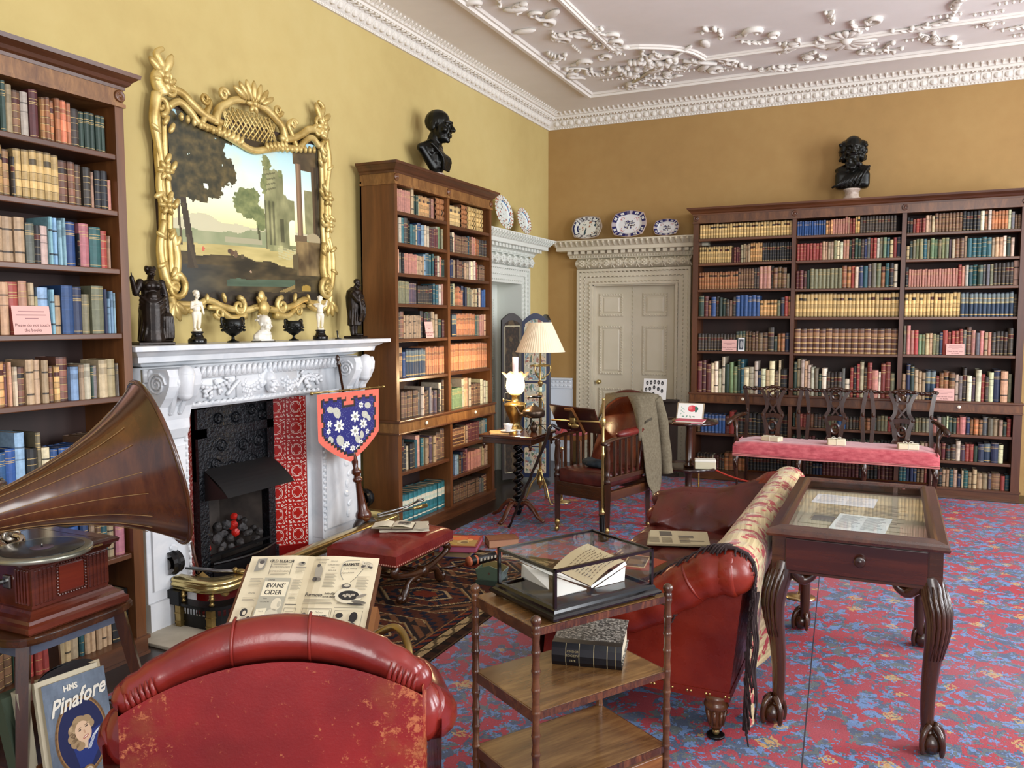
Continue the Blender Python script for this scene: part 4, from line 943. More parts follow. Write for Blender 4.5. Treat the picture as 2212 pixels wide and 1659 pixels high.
# local x along the wall, z up, -y out
def nz(x,y,s,o=0): return MN.noise(Vector((x*s,y*s,o)))
def fbm(x,y,s,o=0): return nz(x,y,s,o)*.6+nz(x,y,s*2.3,o+3)*.3+nz(x,y,s*5,o+7)*.15
def lerp3(a,b,t): t=max(0,min(1,t)); return tuple(p+(q-p)*t for p,q in zip(a,b))
def blob(u,v,L,s,o,th=0):
    d=9
    for cx,cy,rx,ry in L: d=min(d,math.hypot((u-cx)/rx,(v-cy)/ry))
    return d+fbm(u,v,s,o)*.75<1+th
def paintcol(u,v):
    sky=lerp3((.88,.78,.50),(.80,.85,.74),(v-.40)/.22); sky=lerp3(sky,(.55,.70,.74),(v-.62)/.35+.25*(u-.5))
    cl=fbm(u+v*.7,v-u*.8,4,1); 
    if v>.5: sky=lerp3(sky,(.72,.68,.58),(cl+.05)*1.8*max(0,1-abs(u-.5-.25*(v-.8))*3.2)*(v-.45)*2)
    c=sky
    h1=.43+.05*math.exp(-((u-.16)/.12)**2)+.02*nz(u,0,9,2); h2=.385+.03*math.exp(-((u-.55)/.15)**2)+.012*nz(u,0,14,4)
    if v<h1: c=lerp3((.62,.60,.48),(.66,.64,.52),(v-.3)/.1)
    if v<h2: c=lerp3((.42,.46,.33),(.52,.53,.40),fbm(u,v,8,3)+.5)
    if .33<v<.365 and .3<u<.55: c=(.55,.53,.42)
    if v<.315+.01*nz(u,0,10,8): c=lerp3((.55,.50,.30),(.68,.62,.40),fbm(u,v*4,5,5)+.5)
    # mid tree
    if abs(u-.52-.09*(.5-v))<.008 and .36<v<.55: c=(.25,.26,.17)
    if blob(u,v,[(.46,.60,.085,.05),(.42,.555,.05,.05),(.49,.54,.07,.06),(.53,.50,.05,.04),(.55,.46,.04,.05)],15,11): c=lerp3((.25,.30,.18),(.46,.48,.30),fbm(u,v,22,2)+.55)
    # ruin
    def stone(k=1): 
        t=.5+fbm(u,v*.6,13,9)*.9; return tuple(x*k for x in lerp3((.34,.35,.23),(.58,.57,.40),t))
    if .575<u<.80 and .31<v<.79-.55*max(0,u-.66)-(.10 if u>.72 else 0)+.015*nz(u,v,30,1):
        c=stone(1 if u<.66 else .92)
        if u<.66:
            if (u-.575)%.03<.012 and v<.60: c=stone(.72)
            if v>.66+.0*u and (v-.3*u)%.03<.01: c=stone(.7)
        ax,ay=u-.782,v-.46
        if abs(ax)<.028 and v<.47 and v>.34 or math.hypot(ax,ay-.01)<.03: c=lerp3((.80,.82,.72),(.85,.78,.56),1-(v-.34)*6)
        if math.hypot(u-.757,(v-.645))<.018: c=(.74,.80,.76)
        if .685<u<.715 and .36<v<.50: c=stone(.6)
    if blob(u,v,[(.60,.82,.03,.05),(.575,.70,.025,.06),(.70,.77,.02,.03),(.92,.55,.03,.1)],26,4,-.1): c=lerp3((.30,.34,.20),(.50,.50,.32),fbm(u,v,30,2)+.5)
    if .60<u<.70 and .30<v<.335: c=stone(1.1)
    if .66<u<.83 and .25<v<.32 and (v*1.2+u*.25)%.018<.010: c=(.62,.60,.44)
    # columns right
    if .80<u<1 and .82+.03*(u<.83)<v<.97: c=lerp3((.20,.17,.12),(.33,.27,.18),fbm(u,v,12,6)+.5)
    if .818<u<.862 and .40<v<.86: c=lerp3((.30,.23,.17),(.50,.40,.30),1-abs(u-.835)/.027)
    if .945<u<.985 and .40<v<.86: c=lerp3((.17,.14,.10),(.28,.22,.15),.5+.5*math.sin((u-.945)*160))
    if u>.985 and v>.38: c=(.13,.12,.09)
    if .88<u<.95 and .42<v<.70+.02*nz(u,v,20,3): c=lerp3((.36,.36,.24),(.52,.50,.36),fbm(u,v,10,6)+.5)
    if .795<u<.89 and .37<v<.41: c=(.34,.28,.20)
    if .89<u and .36<v<.43 and blob(u,v,[(.95,.40,.06,.03)],20,6): c=(.55,.50,.38)
    if .80<u and v<.375 and v>.16: c=lerp3((.24,.19,.12),(.50,.42,.27),fbm(u,v*.7,9,16)*1.2+(.55 if u<.90 else .35))
    if .77<u<.815 and .16<v<.30-.4*(.815-u): c=(.30,.26,.17)
    # foreground
    fh=.235+.03*math.sin(u*5)+.02*nz(u,0,9,3)-.02*u
    if u<.12: fh=.27-.2*max(0,u-.08)
    if v<fh and not(u>.80 and v>.16): c=lerp3((.12,.11,.075),(.31,.26,.16),fbm(u,v*2.2,6,13)*1.3+.42)
    if .085<v<.125+.01*nz(u,0,12,5) and .3<u<.78: c=lerp3((.20,.26,.20),(.27,.33,.26),fbm(u,v*5,5,1)+.5)
    if v<.2 and u<.36: c=lerp3(c,(.13,.17,.20),.75*(1-u/.36))
    if abs(v-.045-.35*(u-.66))<.012 and .66<u<.78: c=(.45,.38,.22)
    if abs(u-.87)<.035 and .06<v<.10-.3*abs(u-.87): c=(.52,.42,.18)
    if v<.05+.01*nz(u,0,20,6): c=lerp3(c,(.10,.085,.07),.7)
    # small figures
    for fx,fy,r,cc in ((.34,.275,.012,(.30,.22,.16)),(.365,.268,.014,(.34,.27,.2)),(.325,.282,.01,(.25,.2,.16)),(.41,.255,.011,(.28,.24,.17)),(.165,.285,.009,(.66,.32,.24)),(.46,.17,.006,(.6,.5,.4))):
        if math.hypot((u-fx),(v-fy)*.7)<r: c=cc
    # big left tree
    tw=.018+.012*max(0,.35-v)*4
    if abs(u-(.075+.02*math.sin(v*7)))<tw and .18<v<.7: c=(.17,.145,.11)
    if abs(u-(.115-.25*(v-.2)))<.010 and .18<v<.36: c=(.22,.19,.14)
    if abs(u-.035-.03*(.5-v))<.007 and .3<v<.66: c=(.24,.21,.15)
    if blob(u,v,[(.10,.88,.15,.14),(.22,.84,.11,.10),(.14,.72,.15,.10),(.29,.70,.09,.07),(.06,.62,.08,.07),(.16,.585,.09,.05),(.05,.75,.08,.2),(.31,.93,.07,.06),(.25,.62,.05,.05),(.34,.75,.04,.05)],17,21,.02):
        t=fbm(u,v,24,5)+.45+.5*(u-.15)
        c=lerp3((.11,.12,.085),(.33,.28,.16),t)
    return c
def canv(u,v):
    x=abs(-.628+1.256*u); z=-.53+1.035*v; L=[(0,.375),(.12,.40),(.2,.42),(.3,.44),(.42,.455),(.48,.505),(.56,.545),(.70,.50)]
    for (a,za),(b,zb_) in zip(L[:-1],L[1:]):
        if a<=x<=b and z>za+(zb_-za)*(x-a)/(b-a)-.004: return (.22,.17,.09)  # dark area above the moulding: shadowed wall behind the crest painted on canvas
    return sh2(paintcol(u,v))
def sh2(c): return tuple(min(1,.03+x*1.16) for x in c)
m=MB(); cw,ch=1.256,1.035
m.grid(lambda u,v:(-.628+cw*u,-.045,-.53+ch*v),210,190,canv)
m.build('canvas',mat('oil_paint',(1,1,1),.28,vcol=True),PT,norm=False)
m=MB(); m.sm=True
def S3(p,y=-.06): return [(a,y,b) for a,b in p]
def tb(p,r,y=-.06,n=8): m.tube(sp(S3(p,y),5),r,n,flat=1)
def taper(p,r0,r1,y=-.06):
    q=sp(S3(p,y),5); k=len(q)-1; m.tube(q,[r0+(r1-r0)*i/k for i in range(k+1)],8)
def curl(x,z,r,a0,t,r0=.016,y=-.07):
    q=spiral(x,z,.012,r,a0+t*2.6*PI,a0,20); m.tube(S3(q,y),[r0*(.55+.45*i/20) for i in range(21)],7)
def lf(x,z,a,l,w=.38,y=-.075):
    m.ell((x+l/2*math.cos(a),y,z+l/2*math.sin(a)),(l/2,.016,l/2*w),8,5,Matrix.Rotation(-a,3,'Y'))
def flower(x,z,r,y=-.08):
    for k in range(6): lf(x,z,k*PI/3,r,.5,y)
    m.ell((x,y-.01,z),r*.32,7,5)
L_,R2,B_,T_=-.655,.655,-.545,.50
# inner and outer running mouldings
for dx,r in ((0,.018),(-.045,.022)):
    tb([(L_+dx,.52),(L_+dx-.008,.25),(L_+dx+.004,0),(L_+dx-.008,-.25),(L_+dx,-.5)],r,-.05); tb([(R2-dx,.50),(R2-dx+.008,.25),(R2-dx-.004,0),(R2-dx+.008,-.25),(R2-dx,-.5)],r,-.05)
tb([(L_,B_),(-.5,B_-.005),(-.42,B_+.02),(-.3,B_-.02),(-.14,B_-.045),(0,B_-.02),(.14,B_-.045),(.3,B_-.02),(.42,B_+.02),(.5,B_-.005),(R2,B_)],.021)
tb([(L_+.02,.50),(-.56,.545),(-.48,.505),(-.42,.455),(-.3,.44),(-.2,.42),(-.12,.40),(0,.375),(.12,.40),(.2,.42),(.3,.44),(.42,.455),(.48,.505),(.56,.545),(R2-.02,.50)],.022)
tb([(L_-.03,.60),(-.55,.60),(-.46,.55),(-.36,.505),(-.25,.49)],.024); tb([(R2+.03,.60),(.55,.60),(.46,.55),(.36,.505),(.25,.49)],.024)
# sides: paired S scrolls, leaves and flower knots
for s in (-1,1):
    X=s*.70
    taper([(X,.56),(X+s*.03,.42),(X+s*.01,.28),(X,.2)],.03,.016); taper([(X,-.10),(X+s*.035,-.22),(X+s*.03,-.34),(X-s*.0,-.44),(X-s*.05,-.47)],.018,.03)
    taper([(X,.18),(X+s*.02,.08),(X,-.06)],.022,.018); taper([(s*.655,-.14),(s*.63,-.3),(s*.66,-.42)],.022,.03)
    curl(s*.655,-.455,.075,PI/2,s,.022); curl(s*.69,.50,.05,-PI/2,-s,.018)
    for z in (.16,-.02): flower(s*.69,z,.06)
    for k in range(9): lf(s*.645,.46-.1*k,(PI/2 if k%2 else -PI/2)+s*.5,.075,.4)
    for z,a in ((.35,.6),(.05,-.5),(-.2,.5),(-.32,-.4)): lf(X,z,(0 if s>0 else PI)+a*s,.08)
    # corners: upper plume, lower acanthus
    taper([(s*.66,.56),(s*.70,.64),(s*.66,.70),(s*.69,.765),(s*.645,.80)],.04,.012); flower(s*.665,.63,.07); lf(s*.66,.66,PI/2+s*.5,.14); lf(s*.66,.66,PI/2-s*.9,.12); curl(s*.63,.655,.04,0,s,.014)
    curl(s*.615,.60,.04,PI,-s,.015)
    for k in range(4): lf(s*.68,-.53,-PI/2+s*(-.9+.55*k),.12,.35)
    taper([(s*.69,-.50),(s*.66,-.57),(s*.60,-.58),(s*.52,-.55)],.03,.014); 
    # top swell and crest wings
    taper([(s*.40,.46),(s*.36,.53),(s*.33,.585),(s*.36,.62)],.02,.012); curl(s*.375,.60,.03,0,s,.012)
    taper([(s*.30,.47),(s*.27,.56),(s*.20,.61),(s*.13,.645),(s*.05,.66)],.026,.020); curl(s*.23,.655,.035,0,-s,.014)
    for k in range(6): lf(s*(.10+.035*k),.44+.008*k,-PI/2+s*.3,.06,.5)
    for k in range(8): lf(s*(.56-.045*k),.49-.006*k,-PI/2,.05,.5)
    # bottom C scrolls
    curl(s*.19,B_-.02,.055,PI/2,s,.018); taper([(s*.13,B_-.075),(s*.25,B_-.085),(s*.34,B_-.03),(s*.42,B_-.02)],.024,.014); curl(s*.35,B_-.055,.035,PI,-s,.013); lf(s*.3,B_,PI/2-s*.3,.07); lf(s*.45,B_,PI/2+s*.2,.06)
    taper([(s*.46,B_-.01),(s*.53,B_-.045),(s*.60,B_-.02)],.02,.012)
# crest shell and pierced lattice
for i in range(-6,7):
    for d in (-1,1):
        x0=i*.04; p=[(x0-d*.07,.44),(x0+d*.07,.60)]
        q=[(max(-.235,min(.235,a)),b) for a,b in p]; m.tube(S3(q,-.045),.006,5)
for k in range(7): lf(.0+.02*(k-3),.655,PI/2+(k-3)*-.36,.13,.3,-.09)
flower(.0,.645,.06); taper([(-.12,.645),(0,.675),(.12,.645)],.02,.02)
m.ell((0,-.09,B_-.03),(.045,.025,.05)); 
for k in range(7): lf(0,B_-.03,PI*k/3.0,.085,.3)
lf(0,B_-.07,-PI/2,.08); lf(0,B_,PI/2,.08,.7)
m.build('gilt_frame',GILT,PT,smooth=True,norm=False)
m=MB(); m.box(-.70,.70,-.04,-.002,-.56,.53); m.build('backing_board',mat('frame_back_wood',(.20,.13,.07),.8),PT)
# ================================================================ MANTEL ORNAMENTS
ZM=1.4875
def limb(m,*p):
    # p: ((x,y,z),r) ...
    for (a,ra),(b,rb) in zip(p[:-1],p[1:]): m.cap(a,b,ra,rb,9)
def folds(m,n,rt,rb,z0,z1,ph=0,k=.012,tw=.6):
    for i in range(n):
        a=2*PI*i/n+ph; m.tube([((rb+(rt-rb)*t/5)*math.cos(a+tw*t/5),(rb+(rt-rb)*t/5)*.8*math.sin(a+tw*t/5),z0+(z1-z0)*t/5) for t in range(6)],[k*(1-.09*t) for t in range(6)],6)
# draped woman, arm raised
t=thing('bronze_statuette','dark bronze draped woman with raised right hand, at left end of mantel','statuette',(-3.43,3.0,ZM),PI/2-.4)
m=MB(); m.bbox(-.085,.095,-.06,.06,0,.016,.004); m.build('plinth',BROWNBR,t)
m=MB()
m.lathe([(.062,.015),(.064,.03),(.058,.07),(.060,.13),(.062,.18),(.055,.22),(.045,.25)],16); folds(m,15,.05,.062,.02,.235,0,.011,.8)
m.T=Matrix.Scale(.8,4,(0,1,0)); m.T=Matrix()
m.ell((0,0,.235),(.058,.044,.045)); m.ell((0,0,.275),(.05,.037,.05)); m.ell((0,-.008,.30),(.056,.036,.035)); m.ell((-.022,-.03,.298),.02); m.ell((.022,-.03,.298),.02); m.ell((0,-.02,.245),(.035,.035,.03))
limb(m,((-.052,0,.315),.021),((-.078,-.012,.262),.017)); limb(m,((-.078,-.012,.262),.016),((-.098,-.03,.325),.012)); m.ell((-.10,-.032,.335),(.012,.01,.014)); limb(m,((-.10,-.034,.34),.004),((-.103,-.036,.362),.0035))
limb(m,((.052,0,.315),.021),((.072,.005,.25),.017),((.075,-.012,.185),.013)); m.ell((.075,-.016,.172),(.011,.009,.016))
for i in range(4): m.tube(sp([(-.06,-.01,.25-.02*i),(-.01,-.05,.21-.026*i),(.05,-.035,.235-.02*i),(.062,.0,.25-.02*i)],5),.008,6)
limb(m,((0,0,.33),.018),((0,-.004,.35),.016)); head(m,(0,-.006,.367),.27,.2,.1); m.ell((0,.024,.382),(.018,.016,.018))
for s in (-1,1): m.ell((s*.018,0,.385),(.012,.02,.018))
m.bbox(.045,.098,-.03,.035,.016,.15,.004); m.ell((.072,0,.15),(.03,.034,.02))
for i in range(4): m.tube(sp([(.06+.01*i,-.034,.15),(.058+.012*i,-.038,.09),(.06+.011*i,-.036,.03)],4),.007,6)
sculpt(m,'figure',BROWNBR,t,.0032,4)
# cloaked man, head bowed, side view
t=thing('bronze_statuette','dark bronze cloaked man with bowed head, at right end of mantel','statuette',(-3.45,4.755,ZM),PI/2+.3)
m=MB(); m.bbox(-.06,.06,-.075,.06,0,.018,.004); m.build('plinth',BROWNBR,t)
m=MB(); m.lathe([(.034,.10),(.047,.14),(.056,.22),(.06,.29),(.052,.335),(.03,.352)],14); folds(m,13,.05,.05,.09,.33,.2,.010,.25)
limb(m,((-.018,.01,.12),.024),((-.02,.01,.06),.017),((-.02,.008,.03),.015)); m.ell((-.02,-.018,.026),(.013,.03,.011)); limb(m,((.018,0,.12),.022),((.02,.0,.06),.016),((.02,.0,.03),.014)); m.ell((.02,-.028,.026),(.013,.03,.011))
limb(m,((-.05,-.01,.31),.022),((-.05,-.045,.265),.018),((-.01,-.065,.285),.014)); limb(m,((.05,-.01,.31),.022),((.056,-.035,.25),.018),((.02,-.062,.235),.014))
m.lathe([(.034,.335),(.03,.352),(.022,.362)],12); limb(m,((0,-.008,.35),.018),((0,-.016,.366),.016)); head(m,(0,-.022,.388),.26,0,.3)
for i in range(5): m.tube(sp([(-.05+.02*i,-.05,.31),(-.045+.022*i,-.065,.2),(-.04+.02*i,-.05,.12)],4),.009,6)
m.tube(sp([(.05,.02,.33),(.058,.03,.2),(.045,.04,.05)],4),[.02,.02,.02,.022,.022,.02,.018,.015,.012],7)
sculpt(m,'figure',BROWNBR,t,.0032,4)
# ivory children
def putto(label,x,y,rz,pose):
    t=thing('ivory_figurine',label,'figurine',(x,y,ZM),rz)
    m=MB(); m.sm=True; m.lathe([(.047,0),(.049,.004),(.049,.022),(.044,.027),(.036,.03),(.03,.045),(.027,.052),(.033,.058),(.034,.063),(.03,.066)],24); m.build('socle',EBONY,t)
    m=MB(); z=.066
    m.lathe([(.024,z),(.025,z+.004),(.022,z+.007)],14)
    for s in (-1,1):
        limb(m,((s*.012,0,z+.095),.0155),((s*.0125,-.002,z+.052),.0105)); limb(m,((s*.0125,-.002,z+.052),.0108),((s*.012,.003,z+.018),.0075)); m.ell((s*.013,-.006,z+.011),(.008,.015,.007))
    m.ell((0,0,z+.10),(.023,.018,.02)); m.ell((0,-.004,z+.122),(.021,.019,.022)); m.ell((0,0,z+.145),(.022,.017,.02)); m.ell((0,0,z+.158),(.024,.014,.01))
    if pose==0:
        limb(m,((-.024,0,z+.155),.0088),((-.030,-.006,z+.128),.0075),((-.004,-.02,z+.14),.0062)); m.ell((.003,-.022,z+.142),(.007,.005,.006))
        limb(m,((.024,0,z+.155),.0088),((.032,0,z+.128),.0075),((.036,-.004,z+.104),.006)); m.ell((.037,-.006,z+.098),(.005,.005,.008))
    else:
        limb(m,((-.024,0,z+.155),.0088),((-.036,-.008,z+.165),.0072),((-.012,-.02,z+.168),.006)); m.ell((-.006,-.021,z+.168),.006)
        limb(m,((.024,0,z+.155),.0088),((.036,-.006,z+.160),.0072),((.042,-.012,z+.182),.006)); m.ell((.043,-.013,z+.188),.006)
    limb(m,((0,0,z+.165),.009),((0,-.002,z+.178),.0085)); head(m,(0,-.003,z+.199),.185,.25 if pose==0 else -.35,.1,child=True)
    for k in range(14):
        a=RR.uniform(0,6.28); b=RR.uniform(.15,1.3); m.ell((.017*math.cos(a)*math.cos(b),.017*math.sin(a)*math.cos(b)+.002,z+.207+.014*math.sin(b)),.0048,6,4)
    sculpt(m,'figure',IVORY,t,.002,2); return t
putto('white ivory child with arm folded on chest, on black socle left of the urns',-3.43,3.297,PI/2-.35,0)
putto('white ivory child with one arm raised, on black socle right of the urns',-3.43,4.35,PI/2-.75,1)
# marble child's bust
t=thing('marble_bust','small white marble bust of a child between the two dark urns','bust',(-3.43,3.815,ZM),PI/2+.05)
m=MB(); m.ell((0,.01,.028),(.075,.042,.034)); m.ell((0,.0,.05),(.055,.036,.024)); m.box(-.06,.06,-.03,.04,0,.012); limb(m,((0,.004,.05),.026),((0,-.002,.078),.023)); head(m,(0,-.006,.107),.40,.15,.05,child=True)
for k in range(26):
    a=RR.uniform(0,6.28); b=RR.uniform(.0,1.4); m.ell((.036*math.cos(a)*math.cos(b),.01+.042*math.sin(a)*math.cos(b),.124+.033*math.sin(b)),.007,6,4) if math.sin(a)>-.55 else None
m.v and None
sculpt(m,'head_and_shoulders',mat('aged_white_marble',(.90,.87,.80),.4,c2=(.93,.91,.86),scale=10),t,.0032,3)
m=MB(); m.box(-.062,.062,-.035,.045,-.0005,.004); m.build('base',EBONY,t)
# bronze urns with loop handles
U=thing('bronze_urn','black bronze two-handled urn left of the marble child bust','urn',(-3.43,3.562,ZM),PI/2)
m=MB(); m.sm=True; m.lathe([(.034,0),(.035,.005),(.03,.008),(.014,.013),(.009,.022),(.009,.035),(.02,.04),(.045,.058),(.060,.08),(.064,.1),(.061,.118),(.056,.132),(.053,.134),(.05,.125),(.052,.10),(.001,.07)],26)
for k in range(24): m.ell((.06*math.cos(k*.55),.06*math.sin(k*.55),.07+.045*((k*7)%5)/5),(.012,.012,.008),6,4)
m.build('vase_body',BRONZE,U)
for s in (-1,1):
    m=MB(); m.sm=True; m.tube(sp([(s*.052,0,.128),(s*.075,0,.142),(s*.088,0,.135),(s*.084,0,.105),(s*.066,0,.075)],5),.006,8); m.build('handle',BRONZE,U)
U2=dup(U,(-3.43,4.085,ZM-.0),None,'black bronze two-handled urn right of the marble child bust',.93)
m=MB(); m.box(-.004,.004,-.03,.03,0,0) if 0 else None
t=thing('photo_stand','tiny dark framed picture standing near the right end of the mantel','picture frame',(-3.42,4.525,ZM),PI/2+.5)
m=MB(); m.lathe([(.022,0),(.022,.004),(.012,.007)],12); m.build('foot',BLACK,t)
m=MB(); m.T=Matrix.Rotation(-.1,4,'X'); m.bbox(-.017,.017,-.003,.003,.006,.058,.002); m.build('frame',BLACK,t)
m=MB(); m.T=Matrix.Rotation(-.1,4,'X'); m.setc((.75,.72,.68)); m.add([(-.011,-.0036,.012),(.011,-.0036,.012),(.011,-.0036,.03),(-.011,-.0036,.03)],[(0,1,2,3)]); m.build('picture',PAPER,t)
# ================================================================ BUSTS ON BOOKCASES
ZT=2.744
t=thing('bust','dark bronze bust of a bald man in profile on the bookcase right of the fireplace','bust',(-3.42,5.86,ZT),PI/2+.1)
m=MB(); m.sm=True; m.lathe([(.075,0),(.078,.012),(.07,.022),(.052,.035),(.056,.05),(.066,.058),(.062,.066)],20); m.build('socle',STONEP,t)
m=MB(); z=.066
m.ell((0,.02,z+.17),(.135,.075,.07)); m.ell((0,-.005,z+.11),(.10,.07,.12)); m.ell((0,-.005,z+.03),(.062,.05,.05))
for s in (-1,1): m.cap((s*.05,.03,z+.215),(s*.15,.065,z+.185),.05,.034,10); m.cap((s*.14,.06,z+.18),(s*.05,.0,z+.04),.035,.04,10)
for i in range(6): m.tube(sp([(-.14+.03*i,-.02+.0*i,z+.22-.01*i),(-.06+.03*i,-.085,z+.12),(-.02+.02*i,-.07,z+.02)],4),.014,6)
m.cap((0,.03,z+.19),(0,.0,z+.29),.072,.06,12); m.cap((-.035,-.03,z+.2),(-.05,.0,z+.28),.02,.015); m.cap((.035,-.03,z+.2),(.05,.0,z+.28),.02,.015)
head(m,(0,-.025,z+.375),1.13,.0,.05)
sculpt(m,'head_and_shoulders',BRONZE,t,.0055,5)
t=thing('bust','dark bronze bust of a bearded man facing forward on the back bookcase','bust',(-.405,8.515,ZT),.06)
m=MB(); m.sm=True; m.lathe([(.085,0),(.09,.01),(.082,.025),(.062,.05),(.06,.085),(.075,.1),(.08,.108),(.075,.116)],20); m.build('socle',STONEP,t)
m=MB(); z=.116
m.bbox(-.155,.155,-.06,.09,z,z+.17,.04); m.ell((0,.02,z+.18),(.16,.08,.06)); m.cap((0,.03,z+.17),(0,.0,z+.27),.07,.06,12)
for i in range(7): m.tube(sp([(.15-.02*i,-.05,z+.2),(.10-.035*i,-.085,z+.12-.012*i),(.06-.04*i,-.07,z+.01)],4),.012,6)
head(m,(0,-.03,z+.36),1.12,0,.0)
for s in (-1,1): m.ell((s*.082,.0,z+.37),(.04,.085,.085)); m.ell((s*.078,-.02,z+.29),(.036,.06,.05))
m.ell((0,.05,z+.36),(.09,.07,.11)); m.ell((0,-.085,z+.245),(.062,.05,.075)); m.ell((0,-.10,z+.20),(.045,.035,.05))
for k in range(50):
    a=RR.uniform(-.2,PI+.2); b=RR.uniform(-.5,.7); m.ell((.108*math.cos(a)*math.cos(b),-.02+.085*math.sin(a)*math.cos(b),z+.37+.08*math.sin(b)),RR.uniform(.016,.026),6,5) if abs(math.cos(a))>.55 or math.sin(a)>.5 else None
for s in (-1,1):
    for k in range(14): m.ell((s*RR.uniform(.095,.118),-.02+RR.uniform(-.05,.07),z+.31+RR.uniform(-.05,.12)),RR.uniform(.014,.02),6,5)
for k in range(46): m.ell((RR.gauss(0,.035),-.115+RR.uniform(-.02,.02),z+.235+RR.uniform(-.06,.04)),RR.uniform(.012,.02),6,5)
m.cap((-.03,-.14,z+.3),(.03,-.14,z+.3),.011,.011)
sculpt(m,'head_and_shoulders',BRONZE,t,.0055,4)
# ================================================================ CHINA ON DOOR HOODS
def platecol(kind):
    def f(x,y,r,a): # normalised coords
        if kind==0: # famille: pale with florals
            if r>.9: return (.86,.88,.84) if math.sin(a*22)<.5 else (.68,.40,.28)
            if .72<r<.90: return (.86,.88,.84) if nz(math.cos(a)*r,math.sin(a)*r,9,3)<.12 else ((.66,.34,.24) if nz(math.cos(a),math.sin(a),5,9)<.1 else (.22,.28,.24))
            if .66<r<.72: return (.30,.46,.62) if (-.2<a<1.6 or -1.0<a<-.4) else (.84,.87,.84)
            n=nz(x,y,7,5); return (.25,.25,.24) if (n>.33 and x<.25) else ((.70,.42,.35) if n<-.36 and y<.3 else (.86,.89,.86))
        if kind==1: # imari fans
            k=int((a/PI+1)*4.999); 
            if r>.93: return (.62,.55,.48)
            if r>.58:
                if abs(((a/PI+1)*5)%1-.5)>.44: return (.25,.25,.28)
                if k%3==0: return (.10,.13,.30) if nz(x,y,9,1)<.25 and not .70<r<.80 else (.85,.85,.82)
                return (.82,.82,.80) if nz(x,y,14,k)<.15 else (.45,.42,.42)
            n=nz(x,y,5,8); return (.12,.25,.30) if n>.3 else ((.62,.40,.30) if n<-.35 else (.86,.86,.82))
        if r>.94: return (.70,.60,.52)
        if r>.74:
            q=((a/PI+1)*4)%1
            if math.hypot((q-.5)*1.6,(r-.84)*4)<.26: return (.88,.88,.87) if math.hypot((q-.5)*1.6,(r-.84)*4)>.12 else (.30,.30,.4)
            if .15<q<.85: return (.12,.12,.36)
            return (.72,.68,.70) if int(a*40)%2 else (.35,.33,.45)
        if r<.34:
            n=nz(x,y,8,2); return (.13,.13,.36) if n>.15 else ((.30,.22,.22) if n<-.2 else (.86,.86,.85))
        if .45<r<.62 and abs((a*2/PI)%1-.5)<.2 : return (.72,.40,.40) if nz(x,y,18,3)>.12 else (.88,.88,.88)
        return (.88,.88,.88)
    return f
def plate(name,label,cat,loc,rz,tilt,rx,rz_,kind,n=48,octo=False,group=None):
    f=platecol(kind); m=MB(); prof=[(0.0,0),(.62,0),(.70,.012),(.97,.026),(1.0,.024)]
    def rad(a):
        if not octo: return 1
        k=PI/4; b=(a+PI/8*0)%k-k/2; return .93/math.cos(b*.86)*.985
    RN=22; AN=72; v=[];fc=[];cs=[]
    for i in range(RN+1):
        r=i/RN; d=0
        for (r0,d0),(r1,d1) in zip(prof[:-1],prof[1:]):
            if r0<=r<=r1+1e-9: d=d0+(d1-d0)*(r-r0)/(r1-r0)
        for k in range(AN):
            a=2*PI*k/AN; q=rad(a)*r; 
            ca,sa=math.cos(a),math.sin(a)
            if octo: # squarish
                e=.7; ca=math.copysign(abs(ca)**e,ca); sa=math.copysign(abs(sa)**e,sa)
            v.append((rx*q*ca,-d-.004,rz_*q*sa+rz_))
    for i in range(RN):
        for k in range(AN):
            a=2*PI*(k+.5)/AN; r=(i+.5)/RN; fc.append((i*AN+k,i*AN+(k+1)%AN,(i+1)*AN+(k+1)%AN,(i+1)*AN+k)); a2=a if a<PI else a-2*PI; cs.append(lin(f(r*math.cos(a),r*math.sin(a),r,a2)))
    m.hc=True; m.sm=True; m.T=Matrix.Rotation(tilt,4,'X'); m.add(v,fc,cs)
    o=m.build(name,GLOSS,None,loc=loc,rot=(0,0,rz),norm=False); md=o.modifiers.new('s','SOLIDIFY'); md.thickness=.008; md.offset=0
    return tag(o,label,cat,group)
HZ=2.494
plate('china_plate','large round pale floral plate on left door hood, next to the bookcase','plate',(-3.44,7.20,HZ),PI/2,-.2,.19,.165,0)
plate('china_plate','smaller round pale floral plate on left door hood, nearer the room corner','plate',(-3.45,7.68,HZ),PI/2,-.2,.155,.135,0)
plate('china_platter','eight-sided patterned platter with dark fan panels, leftmost above cream door','platter',(-3.10,8.57,HZ),0,-.25,.185,.142,1,octo=True)
plate('china_platter','largest blue-bordered eight-sided platter, middle above the cream door','platter',(-2.62,8.56,HZ),0,-.25,.207,.158,2,octo=True)
plate('china_platter','smallest blue-bordered eight-sided platter above cream door beside the bookcase','platter',(-2.21,8.57,HZ),0,-.25,.145,.098,2,octo=True)
